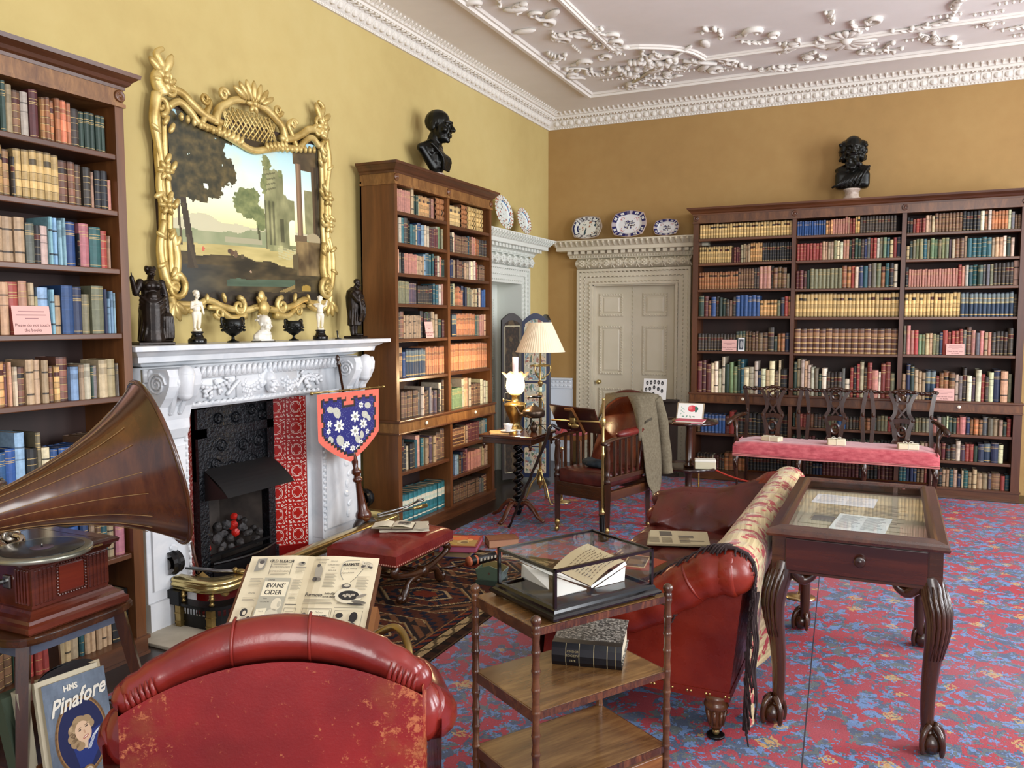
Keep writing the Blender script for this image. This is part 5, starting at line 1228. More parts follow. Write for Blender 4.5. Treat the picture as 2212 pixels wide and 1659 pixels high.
# ================================================================ SETTEE
t=thing('settee','carved mahogany triple chair-back settee with pink velvet seat before the back bookcase','settee',(-.475,7.72,.0062))
PINK=mat('pink_velvet',(.68,.24,.28),.8,c2=(.80,.38,.40),scale=16,st=(1,1,2.2),sheen=.4,bump=.4,bscale=40)
m=MB(); m.sm=True
def seatf(u,v):
    x=-.86+1.72*u; y0=-.015; s=v*1.5
    # profile: hem, front, top, back
    P=[(0,-.0,.35),(.22,-.02,.37),(.55,-.015,.46),(.72,.02,.485),(1,.45,.48)]
    for a,b in zip(P[:-1],P[1:]):
        if a[0]<=v<=b[0]+1e-9: k=(v-a[0])/(b[0]-a[0]); y=a[1]+(b[1]-a[1])*k; z=a[2]+(b[2]-a[2])*k; break
    w=1-.03*max(0,v-.6)/.4; e=min(u,1-u); z-= .02*max(0,1-e*14)*(v>.5); y+= .02*max(0,1-e*20)
    z+=.006*math.sin(u*9+1)*(v<.3); y+=.004*nz(u*30,v*6,1,3)
    return (x*w,y,z)
m.grid(seatf,90,22); 
for s in (-1,1): m.grid(lambda u,v:(s*(.86-.02*v),.0+.44*u,.35+.125*v),8,4)
o=m.build('seat_cover',PINK,t,norm=False)
m=MB(); m.tube([(-.86,-.006,.354),(-.3,-.006,.350),(.3,-.006,.354),(.86,-.006,.352)],.007,6); m.tube([(-.86,-.012,.368),(.86,-.012,.368)],.005,6); m.build('braid_trim',mat('pink_braid',(.80,.48,.46),.7),t)
m=MB(); m.box(-.83,.83,.02,.44,.36,.42); m.build('seat_rail',MAHX,t)
def cab(x,y,s,name='leg'):
    m=MB(); m.sm=True
    P=sp([(x,y,.36),(x+s*.012,y-.022,.29),(x+s*.004,y-.012,.18),(x,y+.002,.08),(x,y-.006,.03)],6); k=len(P)-1
    m.tube(P,[.034-.022*min(1,i/k*1.35)+.004*(i>k*.8) for i in range(k+1)],8); m.ell((x,y-.016,.021),(.024,.028,.021)); 
    for a in (-.6,0,.6): m.cap((x+.018*math.sin(a),y-.02-.014*math.cos(a),.045),(x+.02*math.sin(a),y-.02-.024*math.cos(a),.012),.007,.006,6)
    for i in range(3): m.ell((x+s*.01+(i-1)*.012,y-.045,.30-.02*i),(.008,.01,.03),6,4)
    m.build(name,MAHOG,t)
for x,s in ((-.82,-1),(-.27,-.3),(.27,.3),(.82,1)): cab(x,.03,s)
for x in (-.80,-.27,.27,.80):
    m=MB(); m.tube([(x,.44,.42),(x,.445,.2),(x,.48,.015)],[.02,.018,.02],4); m.build('leg',MAHOG,t)
m=MB(); m.tube([(-.8,.455,.13),(.8,.455,.13)],.012,4); m.tube([(-.27,.04,.14),(-.27,.45,.14)],.011,4); m.tube([(.27,.04,.14),(.27,.45,.14)],.011,4); m.build('stretcher',MAHX,t)
YB_=.43
def flat(m,pts,w,y=YB_,d=.014):
    # flat carved strip in the back plane
    P=sp([(a,0,b) for a,b in pts],6); v=[];n=len(P)
    for i,p in enumerate(P):
        tt=(P[min(i+1,n-1)]-P[max(i-1,0)]).normalized(); q=Vector((-tt.z,0,tt.x))
        ww=w if not isinstance(w,(list,tuple)) else w[0]+(w[1]-w[0])*i/(n-1)
        yy=y+.06*(p.z-.48)
        for a,b in ((-ww,-d),(ww,-d),(ww,d),(-ww,d)): v.append((p.x+q.x*a,yy+b,p.z+q.z*a))
    m.add(v,[(i*4+k,i*4+(k+1)%4,i*4+4+(k+1)%4,i*4+4+k) for i in range(n-1) for k in range(4)]+[(0,1,2,3),(4*n-1,4*n-2,4*n-3,4*n-4)])
for cx in (-.563,0,.563):
    m=MB()
    for s in (-1,1):
        flat(m,[(cx+s*.115,.95),(cx+s*.085,.90),(cx+s*.06,.83),(cx+s*.058,.76),(cx+s*.085,.705),(cx+s*.075,.65),(cx+s*.055,.60)],.016)
        flat(m,[(cx+s*.05,.93),(cx+s*.04,.87),(cx+s*.045,.80),(cx+s*.05,.76)],.009)
        flat(m,[(cx+s*.062,.62),(cx+s*.055,.56),(cx+s*.05,.52),(cx+s*.075,.47)],.02); m.ell((cx+s*.09,YB_+.008,.695),(.022,.014,.022),8,5); flat(m,[(cx+s*.05,.83),(cx-s*.03,.72)],.008)
    flat(m,[(cx-.07,.685),(cx,.695),(cx+.07,.685)],.022); flat(m,[(cx-.06,.49),(cx+.06,.49)],.022); flat(m,[(cx-.045,.855),(cx+.045,.855)],.012)
    m.tube([(cx+.036*math.cos(a),YB_+.006,.592+.045*math.sin(a)) for a in [2*PI*k/16 for k in range(16)]],.014,6,closed=True); m.tube([(cx+.03*math.cos(a),YB_+.027,.90+.032*math.sin(a)) for a in [2*PI*k/14 for k in range(14)]],.011,6,closed=True)
    m.build('pierced_splat',MAHOG,t)
    for s in (-1,1):
        m=MB(); flat(m,[(cx+s*.262,.95),(cx+s*.245,.85),(cx+s*.235,.75),(cx+s*.24,.60),(cx+s*.25,.42)],.017)
        for k in (-1,0,1): flat(m,[(cx+s*.238+k*.008,.72),(cx+s*.242+k*.008,.60),(cx+s*.25+k*.008,.46)],.0025,YB_-.013,.004)
        m.ell((cx+s*.238,YB_+.005,.735),(.018,.016,.022),8,5); m.ell((cx+s*.27,YB_+.026,.955),(.024,.02,.018),8,5); m.build('stile',MAHOG,t)
    m=MB(); m.sm=True; P=sp([(cx-.275,YB_+.028,.962),(cx-.2,YB_+.028,.945),(cx-.1,YB_+.026,.950),(cx,YB_+.028,.968),(cx+.1,YB_+.026,.950),(cx+.2,YB_+.028,.945),(cx+.275,YB_+.028,.962)],6); m.tube(P,[.015+.004*math.sin(i*1.9) for i in range(len(P))],8)
    for k in range(12): m.ell((cx-.24+.043*k,YB_+.012,.952),(.018,.01,.009),6,4,Matrix.Rotation(.5,3,'Y'))
    m.build('crest_rail',MAHOG,t)
for s in (-1,1):
    m=MB(); m.sm=True; P=sp([(s*.815,YB_,.70),(s*.84,.30,.70),(s*.875,.16,.685),(s*.90,.09,.66),(s*.92,.075,.635)],6); m.tube(P,[.018+.010*(i/(len(P)-1)) for i in range(len(P))],8); m.ell((s*.92,.075,.635),(.02,.028,.024))
    P=sp([(s*.875,.16,.67),(s*.85,.12,.60),(s*.845,.11,.52),(s*.85,.14,.42),(s*.845,.15,.38)],6); m.tube(P,[.02+.006*math.sin(i*.5) for i in range(len(P))],8); m.build('arm',MAHOG,t)
PARC=mat('cream_wrapping_paper',(.84,.79,.64),.7,c2=(.88,.84,.72),scale=12)
STR=mat('white_string',(.88,.86,.80),.8)
def parcel(x,y,rz,sx,sy,sz,label,bow=True):
    t=thing('wrapped_parcel',label,'parcel',(x,y,.4915),rz,'wrapped parcels on the settee')
    m=MB(); m.bbox(-sx,sx,-sy,sy,0,sz,.007); m.build('paper_packet',PARC,t)
    m=MB(); e=.0015
    m.tube([(0,-sy-e,0),(0,-sy-e,sz+e),(0,sy+e,sz+e),(0,sy+e,0)],.0022,5); m.tube([(-sx-e,0,0),(-sx-e,0,sz+e),(sx+e,0,sz+e),(sx+e,0,0)],.0022,5)
    if bow:
        for s in (-1,1): m.tube(sp([(0,0,sz),(s*.02,-.006,sz+.018),(s*.04,0,sz+.012),(s*.025,.006,sz+.004),(0,0,sz)],5),.0022,5); m.tube(sp([(0,0,sz+.003),(s*.018,-.02,sz+.006),(s*.03,-.035,sz+.004)],4),.002,5)
    m.build('string',STR,t)
parcel(-1.0,7.86,-.35,.085,.05,.045,'flat cream paper parcel at the left end of the pink settee',False)
parcel(-.44,7.84,.1,.075,.05,.055,'cream paper parcel with tall string bow in the middle of the pink settee')
parcel(.14,7.84,.1,.082,.055,.048,'cream paper parcel tied with string at the right end of the pink settee')
# ================================================================ DUMB WAITER
DW_=(-1.56,6.9)
t=thing('dumbwaiter_table','two-tier round mahogany dumbwaiter table between coat chair and settee','table',(*DW_,.0062))
def tray(z,r): return [(.001,z),(r*.9,z),(r*.93,z+.002),(r*.955,z+.012),(r,z+.014),(r*1.012,z+.004),(r,z-.008),(r*.9,z-.012),(.03,z-.014)]
for z,r in ((.742,.243),(.358,.243)):
    m=MB(); m.sm=True; m.lathe(list(reversed(tray(z,r))),40,False); m.build('round_tier',wood('dark_table_top',(.10,.05,.03),(.20,.11,.07),'x',.15,6,.5),t,norm=True)
m=MB(); m.sm=True; m.lathe([(.035,.11),(.04,.14),(.03,.16),(.027,.28),(.034,.30),(.05,.335),(.05,.345)],16); m.lathe([(.042,.36),(.045,.375),(.03,.39),(.036,.405),(.03,.42),(.033,.55),(.026,.68),(.03,.69),(.026,.70),(.05,.73)],16); m.build('turned_column',MAHOG,t)
for k in range(3):
    a=.4+2*PI*k/3; d=Vector((math.cos(a),math.sin(a),0)); m=MB(); m.sm=True; m.tube(sp([d*.02+Vector((0,0,.13)),d*.09+Vector((0,0,.15)),d*.18+Vector((0,0,.06)),d*.25+Vector((0,0,.02))],6),.021,8); m.ell(d*.26+Vector((0,0,.019)),(.032,.032,.018)); m.build('leg',MAHOG,t)
t=thing('open_book','open picture book with a red rose page propped on the dumbwaiter top','book',(-1.545,6.86,.749),.05)
m=MB(); m.T=frame_at((-.115,.035,.03),(1,-.05,0),(-.22,.42,.95)); W_,H_=.21,.135; m.hc=True
m.setc((.62,.55,.45)); m.box(-.01,W_+.01,-.005,H_+.006,-.016,-.004); m.setc((.90,.88,.82)); m.box(0,W_,0,H_,-.004,0)
rectc(m,0,W_,0,H_,(.91,.92,.90),.0006); oval(m,.12,.09,.036,.03,(.80,.25,.30),.0012,18); oval(m,.105,.095,.018,.018,(.88,.45,.46),.0016,12); oval(m,.158,.092,.014,.02,(.22,.42,.36),.0018,10,.6); oval(m,.155,.07,.01,.014,(.22,.42,.36),.0018,8)
for k in range(7): oval(m,.03+.012*(k%3),.10-.01*k,.004,.007,(.60,.74,.68),.0012,6,k)
for k in range(4): oval(m,.05+.03*k,.018,.012,.006,(.45,.62,.55),.0012,8,k)
m.build('upright_page',PAPER,t)
m=MB(); m.T=frame_at((-.10,.03,.016),(1,-.05,0),(.10,-1,-.03)); m.setc((.74,.30,.36)); m.box(0,.235,0,.13,-.015,-.011); m.setc((.90,.88,.82)); m.box(.005,.23,0,.125,-.011,0); rectc(m,.005,.23,0,.125,(.90,.89,.86),.0006); rectc(m,.02,.15,.03,.09,(.80,.66,.68),.0011); 
for k in range(8): rectc(m,.16,.22,.02+.011*k,.024+.011*k,(.62,.60,.60),.0011)
m.build('lower_page',PAPER,t)
m=MB(); m.bbox(-.155,-.06,.02,.105,0,.02,.003); m.build('supporting_book',mat('tan_book_cloth',(.50,.40,.26),.6),t)
m=MB(); m.setc((.50,.30,.22)); m.box(-.12,.03,-.115,-.08,0,.012); m.setc((.86,.55,.60)); m.box(.03,.12,-.125,-.07,0,.011); m.build('page_ribbons',PAPER,t)
t=thing('card_box','cream card box on the lower tier of the round dumbwaiter','box',(-1.412,6.865,.3655),.25)
m=MB(); m.bbox(-.085,.085,-.05,.05,0,.075,.006); m.build('box_body',mat('cream_card',(.80,.76,.64),.7),t)
m=MB(); m.bbox(-.087,.087,-.052,.052,.058,.08,.006); m.build('box_lid',mat('white_card',(.90,.88,.82),.7),t)
# ================================================================ ROPE STANCHIONS
def stanchion(x,y,label,h=.46):
    t=thing('rope_stanchion',label,'barrier post',(x,y,.006),0)
    m=MB(); m.sm=True; m.lathe([(.085,0),(.085,.006),(.06,.012),(.02,.018),(.011,.03),(.011,.04)],20); m.build('foot',mat('pale_brass',(.82,.74,.55),.25,1),t)
    m=MB(); m.sm=True; m.lathe([(.0095,.03),(.0095,h),(.015,h+.004),(.018,h+.02),(.012,h+.034),(.001,h+.04)],14); m.build('post',mat('pale_brass',(.82,.74,.55),.25,1),t); return t
stanchion(-1.592,7.47,'brass rope post behind the round dumbwaiter table',.31); stanchion(-2.63,6.66,'brass rope post with pale disc foot behind the coat chair'); p=AZ(1728,1292,0.0); stanchion(p.x,p.y,'brass rope post whose disc foot shows under the glass-topped table')
ROPE=mat('red_rope',(.70,.20,.13),.7,bump=.5,bscale=180)
tag(rod('barrier_rope','','rope',sp([(-1.59,7.47,.31),(-1.30,7.40,.215),(-1.0,7.30,.185),(-.72,7.18,.22)],8),.008,ROPE),'red barrier rope sagging from the post behind the dumbwaiter past the settee','rope')
tag(rod('barrier_rope','','rope',sp([(-2.64,6.66,.45),(-2.85,7.1,.40),(-3.02,7.6,.46),(-3.09,7.95,.56)],8),.008,ROPE),'red barrier rope behind the coat chair, seen through its arm spindles','rope')
# ================================================================ COAT CHAIR
t=thing('armchair','mahogany reclining armchair with brown leather seat, spindled arms and brass casters','armchair',(-1.995,5.93,.006),-.27)
HW,HD=.226,.29
RED=mat('brown_red_leather',(.30,.105,.06),.25,c2=(.44,.19,.09),scale=5,bump=.12,bscale=80,rvar=.06)
OXB=mat('oxblood_leather',(.20,.06,.055),.3,c2=(.33,.13,.10),scale=12,bump=.2,bscale=70)
for sx in (-1,1):
    m=MB(); m.tube([(sx*HW,-HD,.42),(sx*HW,-HD,.09)],[.034,.025],4) ; m.v=[(a,b,c) for a,b,c in m.v]; m.sm=True
    m.T=Matrix.Translation((sx*HW,-HD,0)); m.lathe([(.026,.42),(.028,.44),(.018,.46),(.026,.475),(.018,.49),(.022,.53),(.026,.58),(.018,.66),(.024,.68),(.018,.70),(.024,.715)],14); o=m.build('front_leg',MAHOG,t)
    m=MB(); m.sm=True; m.T=Matrix.Translation((sx*HW,-HD,0)); m.lathe([(.02,.10),(.02,.055),(.012,.05),(.012,.035)],12); m.T=Matrix.Translation((sx*HW,-HD-.005,.02))@Matrix.Rotation(PI/2,4,'Y'); m.lathe([(.019,-.009),(.02,-.006),(.02,.006),(.019,.009)],14); m.build('caster',OLDBRASS,o)
    m=MB(); m.tube([(sx*HW*.98,HD,.02),(sx*HW*.98,HD-.02,.4),(sx*HW*.98,HD-.015,.74)],[.02,.026,.024],4); o=m.build('rear_leg',MAHOG,t)
    m=MB(); m.sm=True; m.ell((sx*HW*.98,HD,.02),(.02,.02,.019)); m.build('caster',OLDBRASS,o)
    m=MB(); m.sm=True; P=sp([(sx*HW,-HD-.05,.715),(sx*HW,-HD+.05,.735),(sx*HW,0,.745),(sx*HW,HD-.02,.755)],5); m.tube(P,.023,8,flat=.6); m.build('arm_rail',MAHOG,t)
    m=MB(); m.sm=True; P=[(sx*HW,-.15+.064*k,.765+.002*k) for k in range(6)]; m.tube(P,[.02,.034,.037,.037,.036,.03],12,flat=.8); m.build('arm_pad',LEATHD if sx<0 else LEATH,t)
    for k in range(6):
        y=-.19+.078*k; m=MB(); m.box(sx*HW-.009,sx*HW+.009,y-.009,y+.009,.45,.745); m.build('arm_spindle',MAHOG,t)
    m=MB(); m.bbox(sx*HW-.018,sx*HW+.018,-HD,HD,.43,.465,.004); m.build('spindle_rail',MAHY,t); m=MB(); m.bbox(sx*HW-.02,sx*HW+.02,-HD,HD,.29,.36,.004); m.build('side_rail',MAHY,t)
m=MB(); m.bbox(-HW,HW,-HD-.022,-HD+.02,.29,.395,.005); m.build('front_rail',MAHX,t)
m=MB(); m.bbox(-HW,HW,HD-.03,HD,.29,.39,.005); m.build('rear_rail',MAHX,t)
m=MB(); m.sm=True; m.bbox(-HW+.01,HW-.01,-HD-.015,HD-.05,.375,.495,.03); o=m.build('seat',OXB,t); 
# reclined padded back
m=MB(); m.sm=True
def backf(u,v):
    a=(u-.5)*2; w=.205*(1-.25*max(0,v-.55)**1.2*1.6); z=.48+.55*v-.05*a*a*v; y=.15+.22*v+.028*(1-a*a)*-1*math.sin(PI*min(1,v*1.02))
    return (a*w,y-.03,z)
m.grid(backf,18,20); m.grid(lambda u,v:(backf(u,v)[0],backf(u,v)[1]+.05+.028*(1-((u-.5)*2)**2),backf(u,v)[2]),18,20)
o=m.build('back_pad',RED,t,norm=False); 
m=MB(); m.sm=True
for s in (0,1): m.tube([Vector(backf(s,k/12))+Vector((0,.03,0)) for k in range(13)],.024,8)
m.tube([Vector(backf(k/12,1))+Vector((0,.028,.0)) for k in range(13)],.026,8); m.build('back_frame',LEATHD,t)
# jacket
TW=mat('tweed',(.38,.345,.275),.95,c2=(.44,.405,.33),scale=60,bump=.3,bscale=300,sheen=.0,spec=.15)
t2=thing('jacket','sage-grey tweed jacket draped over the back of the mahogany armchair','jacket',(0,0,0))
def strip(m,L,R,nu=10,nv=18,amp=.012,ph=0,bulge=.03):
    Ls=sp([Vector(p) for p in L],6); Rs=sp([Vector(p) for p in R],6)
    def pick(S,v): k=v*(len(S)-1); i=min(int(k),len(S)-2); return S[i].lerp(S[i+1],k-i)
    def f(u,v):
        p=pick(Ls,v).lerp(pick(Rs,v),u); w=math.sin(PI*u); return p+Vector((-.35,-1,0)).normalized()*(bulge*w+amp*math.sin(u*9+v*3+ph)*v)
    m.grid(f,nu,nv)
m=MB(); m.sm=True
Y0=6.24
# yoke across the top of the back, from left corner to right shoulder
strip(m,[AY(1292,905,6.28),AY(1300,872,6.24),AY(1312,853,6.2),AY(1345,848,6.18),AY(1380,848,6.18),AY(1412,850,6.2),AY(1424,858,6.22)],[AY(1292,912,6.34),AY(1308,878,6.1),AY(1330,860,6.06),AY(1345,856,6.05),AY(1365,856,6.06),AY(1385,866,6.08),AY(1400,880,6.1)],8,24,.003,0,.012)
strip(m,[AY(1308,850,6.32),AY(1345,846,6.30),AY(1390,846,6.30),AY(1424,853,6.32)],[AY(1308,1000,6.44),AY(1345,1000,6.44),AY(1390,1000,6.44),AY(1424,1000,6.44)],8,16,.004)
# right front panel with lapel edge
strip(m,[AY(1356,856,6.05),AY(1368,880,6.0),AY(1378,915,5.98),AY(1388,960,6.0),AY(1392,1000,6.02),AY(1398,1045,6.04),AY(1412,1068,6.06)],[AY(1412,855,6.14),AY(1418,890,6.16),AY(1422,930,6.18),AY(1426,975,6.2),AY(1427,1020,6.2),AY(1426,1050,6.2),AY(1422,1071,6.12)],12,30,.010,1,.03)
m.build('jacket_body',TW,t2,norm=False)
m=MB(); m.sm=True
strip(m,[AY(1356,855,6.03),AY(1366,875,5.97),AY(1374,905,5.95),AY(1382,950,5.97)],[AY(1376,856,6.03),AY(1386,868,5.98),AY(1388,905,5.95),AY(1383,952,5.97)],6,12,.002,0,.012); m.build('lapel',TW,t2,norm=False)
m=MB(); m.sm=True; P=sp([AY(1414,862,6.22),AY(1424,885,6.24),AY(1432,930,6.26),AY(1437,980,6.28),AY(1441,1022,6.28)],6); n=len(P); m.tube(P,[.052-.004*i/n+.003*math.sin(i*.8) for i in range(n)],12); m.build('sleeve',TW,t2)
m=MB(); strip(m,[AY(1392,912,5.955),AY(1392,918,5.955)],[AY(1409,901,5.99),AY(1409,907,5.99)],6,2,0,0,.02); m.build('breast_pocket',mat('tweed_dark',(.26,.235,.18),.95),t2,norm=False)
for o in list(t2.children):
    if o.name.split('.')[0] in('jacket_body','lapel'): md=o.modifiers.new('s','SOLIDIFY'); md.thickness=.006
# cap on the seat
t3=thing('cap','dark blue-green woollen cap lying on the leather armchair seat','cap',(-2.03,5.83,.502),-.3)
m=MB(); m.ell((0,0,.028),(.105,.08,.03)); m.ell((-.06,.01,.036),(.05,.06,.03)); m.ell((.05,-.02,.03),(.06,.05,.03)); m.ell((.09,-.02,.015),(.045,.05,.016)); m.cap((-.08,-.03,.04),(.03,-.05,.03),.02,.015)
sculpt(m,'woollen_body',mat('teal_wool',(.05,.09,.12),.9,c2=(.08,.13,.16),scale=30,bump=.6,bscale=90),t3,.006,3)
# reading stand clamped beside the chair
t=thing('reading_stand','brass rod reading stand with mahogany board clamped to the armchair front leg','reading stand',(0,0,0))
b0=AY(1307,1112,5.60); b1=AY(1303,858,5.60); bx=(b0.x+b1.x)/2; by=5.575
m=MB(); m.sm=True; m.T=Matrix.Translation((bx,by,0)); m.lathe([(.012,.20),(.021,.205),(.021,.225),(.013,.24),(.0115,.26),(.0115,.62),(.014,.63),(.014,.65),(.0105,.66),(.0105,1.045),(.012,1.05),(.001,1.053)],12); z=AY(1305,912,by).z; m.lathe([(.017,z-.03),(.02,z-.02),(.02,z+.02),(.017,z+.03)],12); m.build('brass_rod',BRASS,t)
m=MB(); m.sm=True; m.T=Matrix.Translation((bx,by,0)); m.lathe([(.03,.006),(.034,.012),(.034,.03),(.024,.05),(.021,.07),(.021,.2)],12)
for k in range(8): m.ell((.022*math.cos(k*.785),.022*math.sin(k*.785),.14),(.004,.004,.06),5,4)
for k in range(5): m.ell((.026*math.cos(k*1.25),.026*math.sin(k*1.25),.045),(.01,.01,.02),6,4)
m.build('iron_foot',BLACK,t)
P1=AY(1305,912,by); P2=AY(1192,907,5.70)
m=MB(); m.sm=True; m.tube([P1,P2],.007,8); q=P1.lerp(P2,.58); m.bbox(q.x-.022,q.x+.022,q.y-.02,q.y+.02,q.z-.02,q.z+.025,.005); m.ell(q+Vector((.02,-.02,-.035)),(.034,.006,.018)); m.ell(q+Vector((-.02,-.02,-.03)),(.014,.01,.014)); m.tube([P1,P1+Vector((.06,.03,-.005))],.004,6); m.build('cross_bar',OLDBRASS,t)
A=[AY(1187,874,5.68),AY(1284,885,5.58),AY(1301,937,5.78),AY(1207,924,5.88)]
m=MB(); n=(A[1]-A[0]).cross(A[3]-A[0]).normalized()*.006; V=[p-n for p in A]+[p+n for p in A]
m.add([tuple(p) for p in V],[(0,1,2,3),(7,6,5,4),(0,4,5,1),(1,5,6,2),(2,6,7,3),(3,7,4,0)]); m.build('book_board',wood('board_mahogany',(.17,.055,.03),(.29,.11,.06),'x',.3,7,.3),t)
nn=n.normalized(); s=-1 if nn.y>0 else 1
m=MB(); a=A[0].lerp(A[1],.52); b=A[3].lerp(A[2],.62); m.tube([a+nn*s*.012,b+nn*s*.012],.013,4); a2=A[0].lerp(A[1],.36); m.tube([a2+nn*s*.01+Vector((0,0,-.012)),a+nn*s*.01+Vector((0,0,-.012))],.011,4); m.build('board_batten',mat('pale_oak',(.52,.33,.17),.4),t)
# ================================================================ SIDE TABLE
t=thing('side_table','mahogany side table with black barley-twist column holding lamp and kettle','table',(-2.71,5.91,.006),0)
m=MB(); m.bbox(-.232,.232,-.25,.25,.692,.716,.006); m.build('table_top',wood('table_top_wood',(.17,.08,.04),(.36,.19,.10),'x',.12,6,.6),t)
m=MB(); m.bbox(-.21,.21,-.225,.225,.645,.693,.004); m.build('frieze_rail',MAHX,t)
for sx in (-1,1):
    for sy in (-1,1):
        m=MB(); m.sm=True; m.T=Matrix.Translation((sx*.2,sy*.215,0)); m.lathe([(.002,.60),(.012,.61),(.008,.62),(.016,.632),(.012,.648)],10); m.build('drop_finial',MAHOG,t)
m=MB(); m.sm=True; N=90
def twist(u,v):
    a=2*PI*u; z=.15+.50*v; r=.032+.014*math.cos(a-2*PI*7.5*v)
    r*= (.7+.3*min(1,v*12)*min(1,(1-v)*12)); return (r*math.cos(a),r*math.sin(a),z)
m.rgrid(twist,16,N); m.lathe([(.02,.09),(.045,.11),(.05,.13),(.04,.16)],16); m.ell((0,0,.08),(.03,.03,.045)); m.build('twisted_column',EBONY,t)
for k in range(4):
    a=PI/4*.2+PI/2*k-.35; d=Vector((math.cos(a),math.sin(a),0)); m=MB(); m.sm=True; m.tube(sp([d*.03+Vector((0,0,.13)),d*.08+Vector((0,0,.15)),d*.14+Vector((0,0,.11)),d*.19+Vector((0,0,.05)),d*.25+Vector((0,0,.018))],6),[.026]*10+[.023]*9+[.02]*6,8,flat=.7); m.build('scroll_leg',wood('leg_walnut',(.26,.12,.06),(.42,.22,.12),'z',.2,7,.4),t)
# oil lamp
lp=AZ(1108,918,.722); 
t=thing('oil_lamp','lit brass oil lamp with frilled amber glass shade and chimney on the side table','lamp',(-2.79,6.03,.7225),0)
m=MB(); m.sm=True; m.lathe([(.062,0),(.066,.006),(.062,.014),(.046,.03),(.04,.05),(.044,.07),(.062,.11),(.078,.145),(.086,.175),(.088,.195),(.092,.2),(.092,.208),(.084,.215),(.066,.225),(.034,.23),(.03,.245),(.03,.275),(.036,.28),(.042,.288)],28); m.build('brass_font',OLDBRASS,t)
m=MB(); m.sm=True; m.tube([(-.03,-.03,.24),(-.075,-.06,.245)],.004,6); m.ell((-.08,-.063,.245),(.006,.006,.014)); m.build('wick_knob',BRASS,t)
SH=NT('amber_lamp_glass'); SH.b.inputs['Base Color'].default_value=(*lin((.98,.86,.66)),1); SH.b.inputs['Roughness'].default_value=.25; 
gz=SH.coords(kind='Generated'); sx_=SH.n('ShaderNodeSeparateXYZ'); SH.l(gz,sx_.inputs[0]); ec=SH.ramp(sx_.outputs['Z'],[(0,lin((1,.80,.45))),(.2,lin((1,.93,.75))),(.68,lin((1,.92,.72))),(.85,lin((.95,.55,.28))),(1,lin((.80,.36,.18)))]); SH.l(ec,SH.b.inputs['Emission Color']); es=SH.ramp(sx_.outputs['Z'],[(0,(.5,)*3),(.25,(1,)*3),(.65,(1,)*3),(.85,(.35,)*3),(1,(.2,)*3)]); SH.l(SH.math('MULTIPLY',es,3.2),SH.b.inputs['Emission Strength'])
m=MB(); m.sm=True
def shade(u,v):
    P=[(0,.045,.29),(.08,.056,.30),(.2,.072,.325),(.4,.078,.36),(.6,.073,.40),(.75,.07,.42),(1,.108,.462)]
    for a,b in zip(P[:-1],P[1:]):
        if a[0]<=v<=b[0]+1e-9: k=(v-a[0])/(b[0]-a[0]); r=a[1]+(b[1]-a[1])*k; z=a[2]+(b[2]-a[2])*k; break
    f=max(0,v-.7)/.3; r*=1+.09*f*math.cos(u*2*PI*8); z+=.010*f*math.cos(u*2*PI*8); return (r*math.cos(2*PI*u),r*math.sin(2*PI*u),z)
v=[shade(i/64,j/20) for j in range(21) for i in range(64)]; m.add(v,[(j*64+i,j*64+(i+1)%64,j*64+64+(i+1)%64,j*64+64+i) for j in range(20) for i in range(64)]); m.build('glass_shade',SH.m,t)
CH=mat('clear_glass',(.95,.96,1),.03,trans=1)
m=MB(); m.sm=True; m.lathe([(.025,.40),(.024,.50),(.026,.595)],20,False); o=m.build('glass_chimney',mat('milky_chimney_glass',(.86,.86,.95),.1),t)
l=bpy.data.lights.new('lamp_flame','POINT'); l.energy=16; l.color=(1,.70,.38); l.shadow_soft_size=.05; o=bpy.data.objects.new('lamp_flame',l); C.objects.link(o); o.location=(-2.79+.0,6.03-.13,.7225+.40)
# kettle over spirit burner
t=thing('spirit_kettle','old copper-grey kettle on a wire burner stand on the side table','kettle',(-2.60,5.97,.7225),.2)
CU=mat('tarnished_copper',(.27,.22,.18),.3,.85,c2=(.42,.35,.29),scale=9)
m=MB(); m.sm=True; m.lathe([(.05,.115),(.082,.12),(.09,.135),(.092,.165),(.088,.172),(.06,.19),(.03,.205),(.022,.212),(.012,.214),(.014,.224),(.002,.232)],28); m.build('kettle_body',CU,t)
m=MB(); m.sm=True; m.tube(sp([(-.08,0,.135),(-.115,0,.145),(-.135,0,.18),(-.15,0,.20)],5),[.016,.015,.013,.012,.011,.010,.009,.009,.008,.008,.008,.008,.008,.008,.007,.007][:16],8); m.build('spout',CU,t)
m=MB(); m.sm=True; m.tube(sp([(.075,0,.18),(.082,0,.23),(.06,0,.275),(.05,0,.285)],5),.004,6); m.tube(sp([(-.07,0,.18),(-.075,0,.215),(-.062,0,.23)],5),.004,6); m.build('bail',OLDBRASS,t)
m=MB(); m.sm=True; m.cap((.055,0,.283),(-.045,0,.275),.011,.009,8); m.build('handle_grip',EBONY,t)
m=MB(); m.sm=True
for k in range(3):
    a=2*PI*k/3+.3; m.tube(sp([(.045*math.cos(a),.045*math.sin(a),.118),(.05*math.cos(a),.05*math.sin(a),.06),(.085*math.cos(a),.085*math.sin(a),.025),(.10*math.cos(a),.10*math.sin(a),.004)],5),.004,6)
m.tube([(.05*math.cos(2*PI*k/16),.05*math.sin(2*PI*k/16),.116) for k in range(16)],.004,6,closed=True); m.build('wire_stand',BLACK,t)
m=MB(); m.sm=True; m.lathe([(.02,.0),(.024,.006),(.03,.025),(.034,.042),(.024,.062),(.01,.072),(.012,.08),(.001,.084)],18); m.cap((.03,.0,.055),(.13,.03,.06),.003,.003,6); m.build('spirit_burner',CU,t)
